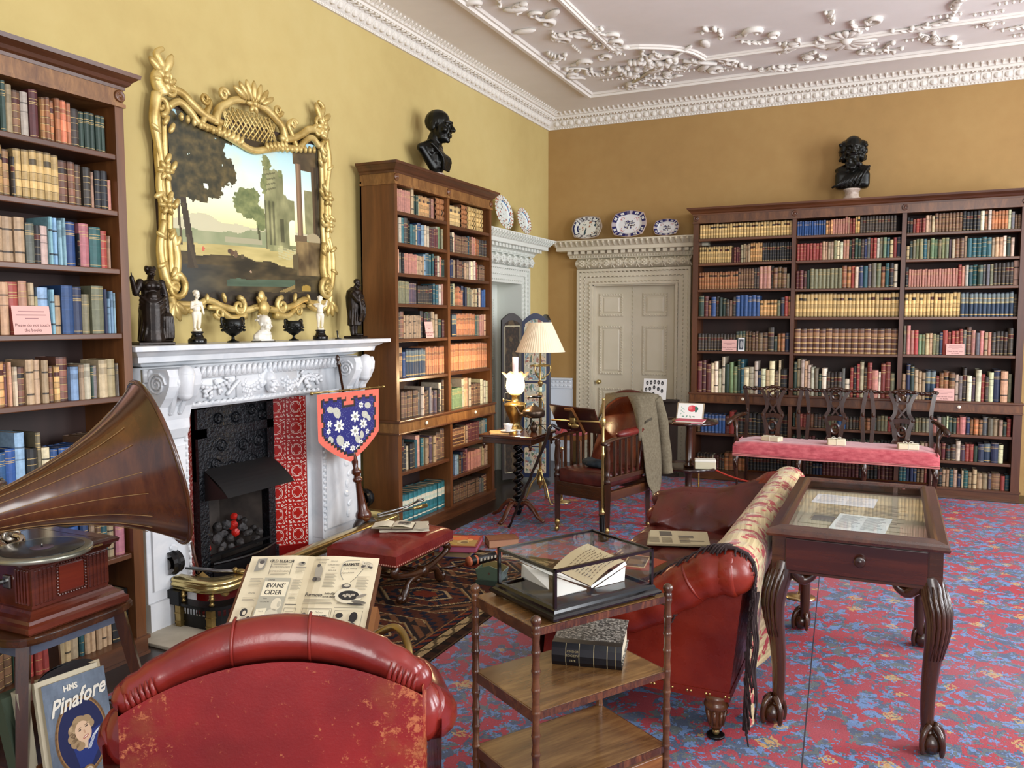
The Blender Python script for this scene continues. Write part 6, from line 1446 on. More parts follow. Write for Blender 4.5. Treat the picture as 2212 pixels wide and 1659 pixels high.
# cup and saucer, newspaper
t=thing('folded_newspaper','folded paper lying on the side table under the tea cup','newspaper',(-2.815,5.775,.7225),.5)
m=MB(); m.bbox(-.075,.075,-.10,.10,0,.006,.002); m.bbox(-.07,.075,-.095,.098,.006,.010,.002); m.build('paper_sheets',mat('yellowed_paper',(.62,.50,.33),.8,c2=(.70,.58,.41),scale=9),t)
t=thing('tea_cup','white porcelain tea cup with gold sprig on the side table','cup',(-2.745,5.795,.7365),0)
POR=mat('white_porcelain',(.92,.92,.92),.12)
m=MB(); m.sm=True; m.lathe([(.018,.0),(.02,.004),(.019,.008),(.027,.02),(.033,.04),(.039,.06),(.037,.06),(.031,.04),(.022,.014),(.001,.010)],24); m.build('cup_bowl',POR,t)
m=MB(); m.sm=True; m.tube(sp([(.035,-.0,.05),(.055,-.0,.052),(.058,-.0,.035),(.04,0,.022),(.03,0,.02)],5),.003,6); m.build('handle',mat('gilt_handle',(.80,.72,.52),.2,.5),t)
t=thing('saucer','white porcelain saucer under the tea cup on the side table','saucer',(-2.745,5.795,.7328),0)
m=MB(); m.sm=True; m.lathe([(.001,.001),(.025,.001),(.03,.0),(.062,.010),(.064,.013),(.06,.013),(.028,.004),(.001,.0035)],28); m.build('saucer_dish',POR,t)
t=thing('glass_dish','small glass sweet dish gleaming beside the cup on the side table','dish',(-2.655,5.80,.7225),0)
m=MB(); m.sm=True; m.lathe([(.012,0),(.02,.003),(.008,.012),(.012,.02),(.026,.03),(.025,.031),(.001,.022)],16); m.build('dish_bowl',POR,t)
t=thing('walking_stick','knobbly dark walking stick leaning from the carpet against the table and chair','walking stick',(0,0,0))
a=AZ(1099,1140,.008); b=AY(1180,951,5.60); h=[b,AY(1184,938,5.60),AY(1187,925,5.59),AY(1193,918,5.6),AY(1202,923,5.61),AY(1210,928,5.62)]
P=[a.lerp(b,k/16)+Vector((.004*math.sin(k*2.3),0,.003*math.cos(k*1.7))) for k in range(17)]+[Vector(q) for q in h[1:]]
m=MB(); m.sm=True; m.tube(P,[.0085+.0025*(k%3==0)+.005*(k/22) for k in range(len(P))],8); m.build('stick_shaft',mat('knotty_blackthorn',(.07,.04,.03),.4,c2=(.14,.08,.05),scale=20),t)
# ================================================================ STANDARD LAMP
lc=AZ(1160,1068,0); LX,LY=-2.79,6.55
t=thing('standard_lamp','tall brass standard lamp with pleated cream shade behind the side table','floor lamp',(LX,LY,.007),0)
m=MB(); m.sm=True
def pl(u,v):
    n=56; a=2*PI*u; r=.098+(.212-.098)*(1-v); r*=1+.012*math.cos(a*n); return (r*math.cos(a),r*math.sin(a),1.337+.25*v)
NN=224; v=[pl(i/NN,j/6) for j in range(7) for i in range(NN)]; m.add(v,[(j*NN+i,j*NN+(i+1)%NN,j*NN+NN+(i+1)%NN,j*NN+NN+i) for j in range(6) for i in range(NN)]); m.tube([(.213*math.cos(2*PI*k/48),.213*math.sin(2*PI*k/48),1.337) for k in range(48)],.004,6,closed=True); m.tube([(.099*math.cos(2*PI*k/40),.099*math.sin(2*PI*k/40),1.587) for k in range(40)],.004,6,closed=True)
m.build('pleated_shade',mat('cream_pleated_silk',(.93,.87,.74),.8,emit=.10),t,norm=True)
m=MB(); m.sm=True; m.lathe([(.012,.30),(.022,.28),(.012,.26),(.028,.22),(.034,.19),(.024,.165),(.008,.15),(.012,.14),(.002,.12)],16); m.lathe([(.010,.28),(.014,.4),(.014,.95),(.02,.96),(.012,.98)],14); m.lathe([(.012,1.02),(.016,1.04),(.024,1.06),(.024,1.07),(.012,1.08),(.008,1.09),(.006,1.42)],14)
m.build('brass_column',BRASS,t)
m=MB(); m.sm=True; m.lathe([(.013,.98),(.016,1.0),(.013,1.04)],12); m.build('glass_collar',mat('pale_green_glass',(.82,.86,.72),.15),t)
m=MB(); m.sm=True; m.tube([(.085*math.cos(2*PI*k/24),.085*math.sin(2*PI*k/24),1.215) for k in range(24)],.007,8,closed=True)
for k in range(3): a=2*PI*k/3+.4; m.tube(sp([(.01*math.cos(a),.01*math.sin(a),1.10),(.06*math.cos(a),.06*math.sin(a),1.13),(.088*math.cos(a),.088*math.sin(a),1.17),(.085*math.cos(a),.085*math.sin(a),1.215)],5),.006,6)
m.build('gallery_ring',BRASS,t)
for k in range(3):
    a=-.5+2*PI*k/3; d=Vector((math.cos(a),math.sin(a),0)); m=MB(); m.sm=True; m.tube(sp([d*.015+Vector((0,0,.30)),d*.03+Vector((0,0,.24)),d*.085+Vector((0,0,.16)),d*.12+Vector((0,0,.06)),d*.15+Vector((0,0,.012))],5),.008,8); m.ell(d*.155+Vector((0,0,.014)),(.018,.014,.009)); m.build('tripod_leg',BRASS,t)
# ================================================================ FOLDING SCREEN
t=thing('folding_screen','folding screen with dark leaf and blue-framed leaf pasted with pale picture scraps','screen',(0,0,0))
SA,SB,SC,SD=Vector((-3.50,7.24,0)),Vector((-3.385,7.47,0)),Vector((-3.125,7.56,0)),Vector((-3.33,7.86,0))
def leafm(name,P,Q,zt,arch,frm,fn,panels):
    d=(Q-P); W=d.length; d.normalize(); T=frame_at(P,d,(0,0,1)); fm=MB(); fm.T=T; b=.035
    n=14; top=[(W*k/n,zt+arch*math.sin(PI*k/n)) for k in range(n+1)]
    def plate(z0,z1,poly):
        k=len(poly); fm.add([(x,y,z0) for x,y in poly]+[(x,y,z1) for x,y in poly],[tuple(range(k)),tuple(range(2*k-1,k-1,-1))]+[(i,(i+1)%k,k+(i+1)%k,k+i) for i in range(k)])
    plate(-.012,.010,[(0,.03),(W,.03)]+[(x,y) for x,y in reversed(top)])
    o=fm.build(name,frm,t)
    pm=MB(); pm.T=T; pm.hc=True
    for (z0,z1,ar) in panels:
        def f(u,v): 
            x=b+(W-2*b)*u; zz=z0+((z1+ (ar*math.sin(PI*x/W) if ar else 0))-z0)*v; return (x,zz,.0125)
        pm.grid(f,40,int((z1-z0)*110),lambda u,v:fn(u*W*14+z0*9,(z0+(z1-z0)*v)*14))
        for x0,x1,y0,y1 in ((b-.006,b,z0,z1),(W-b,W-b+.006,z0,z1),(b,W-b,z0-.006,z0),(b,W-b,z1,z1+.006)): rectc(pm,x0,x1,y0,y1,(.84,.80,.66),.013)
    pm.build('scrap_panel',PAPER,o,norm=False)
def scr(x,y):
    n=nz(x,y,.8,2); q=nz(x,y,1.7,9); r=nz(x,y,3.1,4)
    c=(.72,.70,.62)
    if n>.18: c=(.50,.60,.62)
    if n<-.25: c=(.82,.72,.58)
    if q>.32: c=(.62,.42,.36)
    if q<-.38: c=(.38,.46,.36)
    if r>.40: c=(.86,.82,.74)
    if r<-.45: c=(.40,.36,.42)
    return c
def scd(x,y):
    n=nz(x,y,.9,5); r=nz(x,y,2.6,1); return (.30,.24,.15) if n>.25 else ((.22,.16,.10) if r>.1 else (.15,.115,.075))
leafm('left_leaf',SA,SB,1.62,.07,mat('brown_screen_frame',(.13,.09,.065),.4),scd,[(.95,1.56,.06),(.10,.90,0)])
leafm('centre_leaf',SB,SC,1.60,.09,mat('blue_screen_frame',(.10,.14,.26),.3),scr,[(1.02,1.55,.08),(.36,.98,0),(.08,.33,0)])
leafm('rear_leaf',SC+Vector((0,.02,0)),SD,1.62,.06,mat('brown_screen_frame',(.13,.09,.065),.4),scd,[(.1,1.5,.05)])
# ================================================================ CORNER STOOL, PICTURE BOARD
t=thing('stool','wooden stool with pink seat in the far corner, half hidden by the reading stand','stool',(-3.10,8.18,0),0)
m=MB(); m.sm=True; m.bbox(-.16,.16,-.15,.15,.40,.47,.02); m.build('seat_pad',PINK,t)
m=MB(); m.bbox(-.15,.15,-.14,.14,.345,.40,.004); m.build('seat_frame',mat('honey_wood',(.55,.35,.19),.4),t)
for sx in (-1,1):
    for sy in (-1,1): m=MB(); m.tube([(sx*.135,sy*.125,.36),(sx*.14,sy*.13,.0)],[.02,.014],4); m.build('leg',mat('honey_wood',(.55,.35,.19),.4),t)
t=thing('picture_board','white board of small oval portraits on a dark stand before the cream door','display board',(-2.20,8.28,0),-.05)
m=MB(); m.box(-.20,.20,.02,.05,.0,.80); m.box(-.21,.21,-.06,.07,.78,.80); m.box(-.21,.21,-.05,.08,0,.03); m.build('stand',mat('dark_board_stand',(.16,.12,.10),.5),t)
m=MB(); m.T=Matrix.Translation((-.15,-.04,.80))@Matrix.Rotation(PI/2-.15,4,'X'); m.setc((.88,.87,.84)); m.box(0,.245,0,.215,-.006,0); rectc(m,0,.245,0,.215,(.89,.88,.86),.0006)
for k,(x,y) in enumerate([(.04,.17),(.08,.175),(.12,.18),(.16,.178),(.2,.17),(.03,.10),(.07,.11),(.115,.125),(.16,.11),(.2,.09),(.11,.055)]): oval(m,x,y,.014,.022,(.16,.16,.17),.0012,14); oval(m,x,y-.003,.006,.010,(.55,.53,.51),.0018,10)
m.build('portrait_sheet',PAPER,t)
# ================================================================ SHELF CARDS
CARD=mat('pink_card',(.86,.66,.62),.7)
def card(loc,rz,w,h,label,lines=True,photo=False):
    t=thing('notice_card',label,'sign',loc,rz)
    T=Matrix.Rotation(-.12,4,'X')@Matrix.Rotation(PI/2,4,'X'); m=MB(); m.T=T
    m.setc((.86,.67,.63) if not photo else (.90,.90,.90)); m.box(-w/2,w/2,0,h,-.001,.0)
    if photo: rectc(m,-w*.36,w*.36,h*.12,h*.9,(.25,.27,.30),.0006); oval(m,0,h*.5,w*.2,h*.28,(.62,.62,.62),.001,12)
    else:
        for k,(y,f) in enumerate(((.80,.70),(.68,.80),(.56,.35))):
            rectc(m,-w*f/2,w*f/2,h*(y-.018),h*(y+.018),(.62,.46,.45),.0006)
        put_text(m,'Please do not touch',h*.155,0,h*.32,(.30,.14,.16),.0006); put_text(m,'the books',h*.155,0,h*.15,(.30,.14,.16),.0006)
    m.build('card_face',PAPER,t); m=MB(); m.T=T; m.box(-w*.12,w*.12,.001,h*.5,-.012,-.0012); m.build('prop',PAPER if 0 else CARD,t)
def on_left(px,py,z): p=AX(px,py,XF+.004); return (p.x,p.y,z+.0006)
card(on_left(72,700,1.552),PI/2,.165,.12,'large pink notice card on the fourth shelf of bookcase left of the fireplace')
card(on_left(929,715,1.48),PI/2,.115,.125,'pink notice card on the fifth shelf of the bookcase right of the fireplace')
def on_back(px,z): p=AY(px,800,YF-.004); return (p.x,p.y,z+.0006)
card(on_back(1574,1.306),0,.145,.115,'pink notice card on the fifth shelf, left bay of back bookcase')
card(on_back(1600,1.306),0,.06,.135,'white postcard with a portrait beside the pink card in left bay of back bookcase',photo=True)
card(on_back(2062,1.298),0,.145,.10,'pink notice card on the fifth shelf, right bay of back bookcase')
card((on_back(2041,.884)[0],YF-.03,.885),0,.165,.11,'pink notice card on the ledge, right bay of back bookcase')
# ================================================================ HEARTH RUG
def rugcol(x,y):
    # metres from the rug's corner; width W_, length L_
    W_,L_=1.03,2.68
    e=min(x,W_-x,y,L_-y)
    br=(.20,.12,.085); cream=(.62,.53,.38); navy=(.10,.11,.16); rust=(.40,.16,.10); tan=(.46,.34,.21); dk=(.11,.075,.06)
    s=x if e in(y,L_-y) else y
    if e<.012: return (.30,.22,.15)
    if e<.05: return br if math.sin(s*60)>-.3 else dk
    if e<.058: return dk
    if e<.115:
        d=(e-.087)/.029; w=math.sin(s*34)
        return (.30,.25,.17) if abs(d-.75*w)<.34 or (abs(w)<.35 and abs(d)<.5 and math.sin(s*68)>0) else cream
    if e<.122: return dk
    if e<.16: return rust if math.sin(s*75+ (e-.14)*90)>.1 else navy
    if e<.168: return tan
    # field of stepped hexagon medallions
    cy=(y-.17)%.62-.31; cx=x-W_/2; h=max(abs(cy)*1.15,abs(cx)*.62+abs(cy)*.62)
    r=h*3.2; k=int(r*9)
    if abs(r-.93)<.022 or abs(r-.62)<.02: return tan if math.sin((cx+cy)*190)>0 else cream
    if abs(r-.34)<.02: return cream
    if r<.18: return rust
    if r<.34: return navy if nz(x,y,34,2)<.15 else tan
    if r<.62: return (.33,.17,.12) if nz(x*1.0,y*1.0,26,5)<.12 else navy
    if r<.93: return (.15,.12,.12) if (abs(cx*6)%1+abs(cy*6)%1)%.7<.42 else (.40,.26,.17)
    return (.28,.15,.11) if (math.floor(x*26)+math.floor(y*26))%3 else navy
m=MB(); x0,y0=-2.96,2.30
m.grid(lambda u,v:(x0+1.03*u,y0+2.68*v,.0125),118,300,lambda u,v:rugcol(1.03*u,2.68*v)); m.setc((.2,.13,.09)); m.box(x0,x0+1.03,y0,y0+2.68,.0065,.012)
o=m.build('hearth_rug',mat('rug_pile',(1,1,1),.95,vcol=True,c2=.7,scale=60,spec=.1,bump=.3,bscale=300),norm=False); tag(o,'dark worn oriental rug with hexagon medallions before the hearth','rug')
RZ=.0126
# ================================================================ FOOTSTOOL
FX0,FX1,FY0,FY1=-2.905,-2.445,3.715,4.345
t=thing('footstool','red leather footstool on dark carved X-shaped legs on the hearth rug','footstool',(-2.675,4.03,RZ+.004),0)
m=MB(); m.sm=True; hx,hy=.23,.315
def cushf(u,v):
    a=(u-.5)*2; b=(v-.5)*2; e=(1-abs(a)**6)*(1-abs(b)**6); return (a*hx*(1+.02*(1-e)),b*hy*(1+.015*(1-e)),.295+.035*e**.35+.022*(1-a*a)*(1-b*b)+.003*nz(a*3,b*3,1,2))
m.grid(cushf,26,30)
ring=lambda z,k:[(sx*hx*k,sy*hy*k,z) for sx,sy in ((-1,-1),(1,-1),(1,1),(-1,1))]
for (a,b),(c,d) in (((-1,-1),(1,-1)),((1,-1),(1,1)),((1,1),(-1,1)),((-1,1),(-1,-1))):
    m.grid(lambda u,v:((a+(c-a)*u)*hx*(1.02-.0*v),(b+(d-b)*u)*hy*(1.015),.235+.062*v),14,4)
m.add(ring(.236,1.0),[(0,1,2,3)])
m.build('leather_seat',mat('stool_leather',(.40,.10,.09),.25,c2=(.50,.17,.14),scale=6,bump=.12,bscale=90,rvar=.06),t,norm=False)
m=MB()
for k in range(64):
    a=k/64*2*(hx+hy)*2; 
    for s in (-1,1):
        if k<32: m.ell((-hx*1.02+2*hx*1.02*(k+.5)/32,s*hy*1.02,.243),(.0055,.004,.005),6,4)
        else: m.ell((s*hx*1.025,-hy*1.015+2*hy*1.015*(k-31.5)/32,.243),(.004,.0055,.005),6,4)
m.build('stud_trim',mat('rubbed_studs',(.72,.50,.42),.5),t)
for sx in (-1,1):
    for sy in (-1,1):
        m=MB(); m.sm=True; x=sx*.205
        P=sp([(x,sy*.275,.225),(x,sy*.295,.19),(x,sy*.25,.165),(x,sy*.10,.135),(x,-sy*.02,.125),(x,-sy*.14,.105),(x,-sy*.175,.07),(x,-sy*.20,.025),(x,-sy*.235,.018)],6); k=len(P)
        m.tube(P,[.021+.004*math.sin(i*.35) for i in range(k)],8); m.ell((x+sx*.0,sy*.30,.205),(.02,.02,.02),8,6); m.ell((x,-sy*.243,.03),(.02,.02,.026),8,6); m.build('curved_leg',MAHOG,t)
    m=MB(); m.sm=True; m.T=Matrix.Translation((sx*.205,0,.125))@Matrix.Rotation(PI/2,4,'Y'); m.lathe([(.03,-.028),(.034,-.02),(.034,.02),(.03,.028),(.012,.034)],16); m.build('carved_boss',MAHOG,t)
for z in (.125,.075):
    m=MB(); m.sm=True; m.T=Matrix.Translation((0,0 if z>.1 else -.02,z))@Matrix.Rotation(PI/2,4,'Y'); m.lathe([(.012,-.2)]+[(.010+.009*abs(math.sin(k*1.1)),-.18+.36*k/18) for k in range(19)]+[(.012,.2)],12); m.build('turned_stretcher',MAHOG,t)
m=MB(); m.box(-.21,.21,-.295,.295,.215,.236); m.build('seat_frame',MAHOG,t)
t=thing('frayed_book','tattered ragged-edged book lying open on the red footstool under a smaller book','book',(-2.62,4.08,.370),.55)
RR=random.Random(21)
m=MB(); m.setc((.82,.79,.70))
for k in range(5):
    pts=[]
    for i in range(36):
        a=i/36; 
        if a<.25: p=(-.14+.28*a*4,-.085)
        elif a<.5: p=(.14,-.085+.17*(a-.25)*4)
        elif a<.75: p=(.14-.28*(a-.5)*4,.085)
        else: p=(-.14,.085-.17*(a-.75)*4)
        pts.append((p[0]+RR.uniform(-.007,.007),p[1]+RR.uniform(-.007,.007)))
    m.setc((.84-.02*k,.81-.02*k,.72-.02*k)); m.prism(pts,.004*k,.004*k+.0036)
m.build('ragged_pages',PAPER,t)
t=thing('small_open_book','small open book with an engraved plate on top of the tattered book','book',(-2.66,4.02,.392),.42)
m=MB(); m.setc((.20,.14,.11)); m.box(-.125,.125,-.072,.072,0,.004); m.setc((.86,.82,.70))
for s in (-1,1): m.grid(lambda u,v:(s*(.002+.118*u),-.068+.136*v,.006+.016*math.sin(PI*(.15+.8*u))*(1-.5*u)),8,2,lambda u,v:(.88,.85,.75)); m.setc((.80,.75,.62)); m.box(min(s*.002,s*.12),max(s*.002,s*.12),-.068,.068,.004,.0075)
rectc(m,.03,.105,-.03,.045,(.55,.52,.46),.0205)
for k in range(9): oval(m,.04+.007*k,.0+.012*math.sin(k*1.7),.006,.012,(.36,.34,.31),.0215,8,k)
m.build('pages',PAPER,t,norm=False)
# ================================================================ THINGS ON THE FLOOR BY THE STOOL
def flatbook(name,label,loc,rz,sx,sy,sz,cov,page,deco=None,mt=None):
    t=thing(name,label,'book',loc,rz)
    m=MB(); m.setc(cov); m.box(-sx,sx,-sy,sy,0,.004); m.box(-sx,sx,-sy,sy,sz-.004,sz); m.box(-sx,-sx+.004,-sy,sy,0,sz); 
    m.build('cover',BOOKM,t)
    m=MB(); m.setc(page); m.box(-sx+.004,sx-.005,-sy+.005,sy-.005,.004,sz-.004); m.build('page_block',PAPER,t)
    if deco: m=MB(); m.T=Matrix.Translation((0,0,sz)); deco(m); m.build('cover_design',PAPER,t)
    return t
flatbook('annual','blue-covered childrens annual at the bottom of the pile on the carpet',(-2.70,4.875,.0065 if 0 else .0128),-1.35,.155,.125,.042,(.12,.16,.40),(.55,.45,.32),lambda m:(rectc(m,-.13,.13,-.10,.10,(.50,.46,.30)),oval(m,.02,.0,.06,.05,(.34,.40,.30),.001)))
def d2(m):
    rectc(m,-.125,.13,-.115,.115,(.62,.50,.26)); rectc(m,-.125,-.02,-.02,.115,(.70,.28,.15),.0008); oval(m,-.05,-.02,.05,.06,(.78,.40,.20),.0011,16); oval(m,.04,.02,.05,.04,(.72,.62,.40),.0011,16); oval(m,.05,.03,.03,.025,(.45,.36,.22),.0015,14); oval(m,-.02,.06,.03,.02,(.80,.62,.36),.0013,12)
    for k in range(5): oval(m,.06+.01*k,-.07+.012*k,.01,.016,(.80,.66,.34),.0016,8)
flatbook('annual','red and orange pictorial book on top of the pile beside the footstool',(-2.665,4.865,.0552),-1.25,.15,.13,.042,(.50,.13,.10),(.62,.30,.40),d2)
flatbook('annual','old brown book with splayed pages right of the pile on the carpet',(-2.50,5.17,.0065),-.9,.07,.11,.06,(.45,.25,.15),(.66,.48,.36))
t=thing('kaleidoscope','toy telescope tube, black with orange bands, lying on the hearth rug','toy',(0,0,0))
a=AZ(1012,1217,.04); b=AZ(1074,1205,.04); a=Vector((-2.47,4.60,.0435)); b=Vector((-2.36,4.84,.0435)); d=(b-a).normalized()
m=MB(); m.sm=True; m.tube([a,b],.030,18); m.build('black_tube',mat('black_lithograph',(.06,.06,.065),.4),t)
m=MB(); m.sm=True
for k in (.02,.22,.86,.97): m.tube([a.lerp(b,k)-d*.006,a.lerp(b,k)+d*.010],.031,18)
m.build('orange_band',mat('orange_lithograph',(.72,.38,.24),.4),t)
m=MB(); m.T=Matrix.Translation(a.lerp(b,.56))@frame_at((0,0,0),d,(0,0,1)); 
for k in range(5): rectc(m,-.07+.03*k,-.055+.03*k,-.006,.012,(.70,.66,.58),.0312)
m.build('letters',PAPER,t)
t=thing('wooden_baton','slim dark baton lying on the rug in front of the toy telescope','stick',(0,0,0)); m=MB(); m.sm=True; m.tube([(-2.62,4.43,.022),(-2.50,4.585,.022)],.008,8); m.build('baton_shaft',MAHOG,t)
t=thing('toy_cradle','small green painted wooden toy cradle on the hearth rug','toy',(-2.185,4.375,RZ),.12); t.scale=(.8,.8,.8)
GRN=mat('sage_green_paint',(.27,.34,.27),.5); YEL=mat('ochre_green_paint',(.50,.44,.26),.5)
def endp(y,mt):
    m=MB(); P=[(-.085,.03),(.085,.03),(.105,.11),(.06,.128),(0,.145),(-.06,.128),(-.105,.11)]
    m.T=Matrix.Translation((0,y,0))@Matrix.Rotation(PI/2,4,'X'); m.prism(P,-.005,.005); o=m.build('end_panel',mt,t); return o
o=endp(-.06,GRN); endp(.075,YEL)
m=MB(); oval(m,0,0,.010,.012,(.30,.20,.15),0,4); m.T=Matrix(); q=m.build('painted_motif',PAPER,o,loc=(0,-.0665,.085),rot=(PI/2,0,0))
for s in (-1,1):
    m=MB(); m.add([(s*.085,-.06,.03),(s*.085,.075,.03),(s*.107,.075,.11),(s*.107,-.06,.11),(s*.092,-.06,.03),(s*.092,.075,.03),(s*.114,.075,.11),(s*.114,-.06,.11)],[(0,1,2,3),(7,6,5,4),(0,4,5,1),(1,5,6,2),(2,6,7,3),(3,7,4,0)]); m.build('side_panel',mat('pale_blue_paint',(.42,.50,.50),.5) if s>0 else GRN,t)
m=MB(); m.box(-.10,.10,-.085,-.06,0,.035); m.box(-.10,.10,.06,.085,0,.035); m.box(-.09,.09,-.06,.075,.025,.035); m.build('rocker_base',mat('dark_green_paint',(.15,.20,.16),.5),t)
# ================================================================ WHATNOT
WO=Vector((-.889,2.057,0)); ang=math.radians(58.4)
t=thing('whatnot','three-tier rosewood whatnot with bamboo-turned posts and a drawer','stand',(WO.x,WO.y,.0062),ang)
# local x along A->R (.509), local y along A->L (.334)
LW,DW2=.509,.334
TIER=(.733,.488,.243)
for z in TIER:
    m=MB(); m.bbox(0,LW,0,DW2,z-.008,z,.003); o=m.build('shelf',ROSET,t)
    m=MB(); m.box(0,LW,-.003,.010,z-.022,z-.001); m.box(0,LW,DW2-.010,DW2+.003,z-.022,z-.001); m.build('banded_edge',wood('crossband',(.12,.05,.03),(.42,.24,.14),'z',.22,22,.4,.3),o)
    for xa in (-.003,LW-.010):
        m=MB(); m.box(xa,xa+.013,0,DW2,z-.034,z-.001); m.build('end_rail',ROSE,o)
pp=[(.013,0),(.013,.06)]
def postprof():
    P=[(.012,.012),(.016,.03),(.013,.05)]; z=.06
    zs=[.06]
    seg=[.06,.145,.20,.243,.31,.365,.42,.488,.555,.61,.665,.72]
    for a,b in zip(seg[:-1],seg[1:]):
        P += [(.0122,a+.006),(.0102,(a+b)/2),(.0122,b-.006),(.0138,b-.003),(.0138,b+.001),(.0122,b+.004)]
    P += [(.013,.728),(.013,.740),(.010,.744),(.014,.748),(.0165,.756),(.014,.764),(.006,.770),(.001,.771)]
    return P
for x,y in ((0,0),(LW,0),(0,DW2),(LW,DW2)):
    m=MB(); m.sm=True; m.T=Matrix.Translation((x,y,0)); m.lathe(postprof(),16); o=m.build('turned_post',ROSE,t)
    m=MB(); m.sm=True; m.T=Matrix.Translation((x,y,0)); m.lathe([(.006,.0),(.014,.004),(.016,.012),(.012,.02)],12); m.build('caster',OLDBRASS,o)
m=MB(); m.box(.012,LW-.012,.002,DW2-.002,.135,.222); m.build('drawer_case',ROSE,t)
m=MB(); m.bbox(.016,LW-.016,-.004,.012,.14,.214,.003); o=m.build('drawer_front',wood('honey_rosewood',(.30,.16,.07),(.55,.36,.18),'x',.2,8,.4,.2),t)
m=MB(); m.sm=True; m.T=Matrix.Translation((LW/2,-.004,.178))@Matrix.Rotation(PI/2,4,'X'); m.lathe([(.008,0),(.006,.008),(.014,.018),(.012,.024),(.001,.026)],14); m.build('knob',ROSE,o)
MW=Matrix.Translation((WO.x,WO.y,.0062))@Matrix.Rotation(ang,4,'Z')
# big black-bound volume on the middle tier
pb=MW@Vector((.14,.17,TIER[1]+.0005))
t=thing('bound_volume','large black leather volume with marbled boards lying on the whatnot middle shelf','book',(-.972,2.382,pb.z),math.radians(12))
w_,d_,h_=.225,.245,.075
m=MB(); m.hc=True; m.setc((.035,.045,.075)); arc=[(-.0,0),(-.010,.015),(-.013,.037),(-.010,.06),(0,.075)]
n=len(arc); m.add([(0,y,z) for y,z in arc]+[(w_,y,z) for y,z in arc],[(i,i+1,n+i+1,n+i) for i in range(n-1)]); m.box(0,w_,0,.03,0,.004); m.box(0,w_,0,.035,h_-.004,h_)
for x in (.045,.088,.135,.178): m.setc((.70,.64,.48)); m.add([(x,y-.0006,z) for y,z in arc]+[(x+.0022,y-.0006,z) for y,z in arc],[(i,i+1,n+i+1,n+i) for i in range(n-1)])
m.setc((.45,.40,.28)); m.add([(.205,y-.0006,z) for y,z in arc]+[(.207,y-.0006,z) for y,z in arc],[(i,i+1,n+i+1,n+i) for i in range(n-1)])
m.T=frame_at((.0,-.0135,0),(1,0,0),(0,0,1)); put_text(m,'LONDON',.0105,.068,.052,(.66,.60,.44),.0008,rot=0); put_text(m,'SOCIETY',.0105,.068,.038,(.66,.60,.44),.0008); put_text(m,'1878',.010,.068,.022,(.66,.60,.44),.0008); m.T=Matrix()
m.build('leather_spine',mat('black_leather_spine',(1,1,1),.35,vcol=True,c2=.6,scale=40),t,norm=False)
N=NT('marbled_paper'); v=N.coords(); f=N.noise(v,95,3,.6); f2=N.noise(v,260,2); N.l(N.ramp(N.math('ADD',N.math('MULTIPLY',f,.7),N.math('MULTIPLY',f2,.3)),[(.42,lin((.10,.10,.105))),(.5,lin((.34,.33,.31))),(.58,lin((.66,.64,.60)))]),N.b.inputs['Base Color']); N.b.inputs['Roughness'].default_value=.5
m=MB(); m.box(0,w_,.035,d_,h_-.004,h_); m.box(0,w_,.03,d_,0,.004); m.build('marbled_board',N.m,t)
m=MB(); m.setc((.74,.70,.60)); m.box(.006,w_-.006,.0,d_-.006,.004,h_-.004); m.build('page_block',PAPER,t)
# glass case with the manuscript
t=thing('display_case','black-framed glass case with manuscript pages on top of the whatnot','display case',(*(MW@Vector((.075,.012,0))).xy,MW.translation.z+TIER[0]+.0005),ang+.03)
CW,CD=.385,.285
m=MB(); m.sweep([(.022,.010),(.024,.016),(.018,.022),(.010,.026),(.008,.034),(.0,.040),(-.01,.042)],[((0,0,0),(-1,-1,0)),((CW,0,0),(1,-1,0)),((CW,CD,0),(1,1,0)),((0,CD,0),(-1,1,0)),((0,0,0),(-1,-1,0))]); m.box(-.018,CW+.018,-.018,CD+.018,.008,.016); m.box(0,CW,0,CD,.016,.036); m.build('moulded_base',EBONY,t)
for x,y in ((0,0),(CW,0),(0,CD),(CW,CD)): m=MB(); m.sm=True; m.T=Matrix.Translation((x,y,0)); m.lathe([(.010,0),(.014,.004),(.010,.009)],12); m.build('bun_foot',EBONY,t)
hz=.152; e=.0045
m=MB()
for x,y in ((0,0),(CW,0),(0,CD),(CW,CD)): m.box(x-e,x+e,y-e,y+e,.036,hz)
for z in (hz,): m.box(-e,CW+e,-e,e,z-.009,z); m.box(-e,CW+e,CD-e,CD+e,z-.009,z); m.box(-e,e,0,CD,z-.009,z); m.box(CW-e,CW+e,0,CD,z-.009,z)
m.build('black_frame',EBONY,t)
GL=NT('pane_glass'); GL.t.nodes.remove(GL.b); out=[n for n in GL.t.nodes if n.type=='OUTPUT_MATERIAL'][0]
tr=GL.n('ShaderNodeBsdfTransparent'); gl=GL.n('ShaderNodeBsdfGlossy'); gl.inputs['Roughness'].default_value=.03; lw=GL.n('ShaderNodeLayerWeight'); lw.inputs['Blend'].default_value=.5; fq=GL.math('ADD',GL.math('MULTIPLY',GL.math('POWER',lw.outputs['Facing'],5.0),.96),.04); mx=GL.n('ShaderNodeMixShader'); tr.inputs['Color'].default_value=(.93,.95,.95,1)
GL.l(fq,mx.inputs[0]); GL.l(tr.outputs[0],mx.inputs[1]); GL.l(gl.outputs[0],mx.inputs[2]); GL.l(mx.outputs[0],out.inputs[0]); GLASS=GL.m
m=MB(); z0=.036
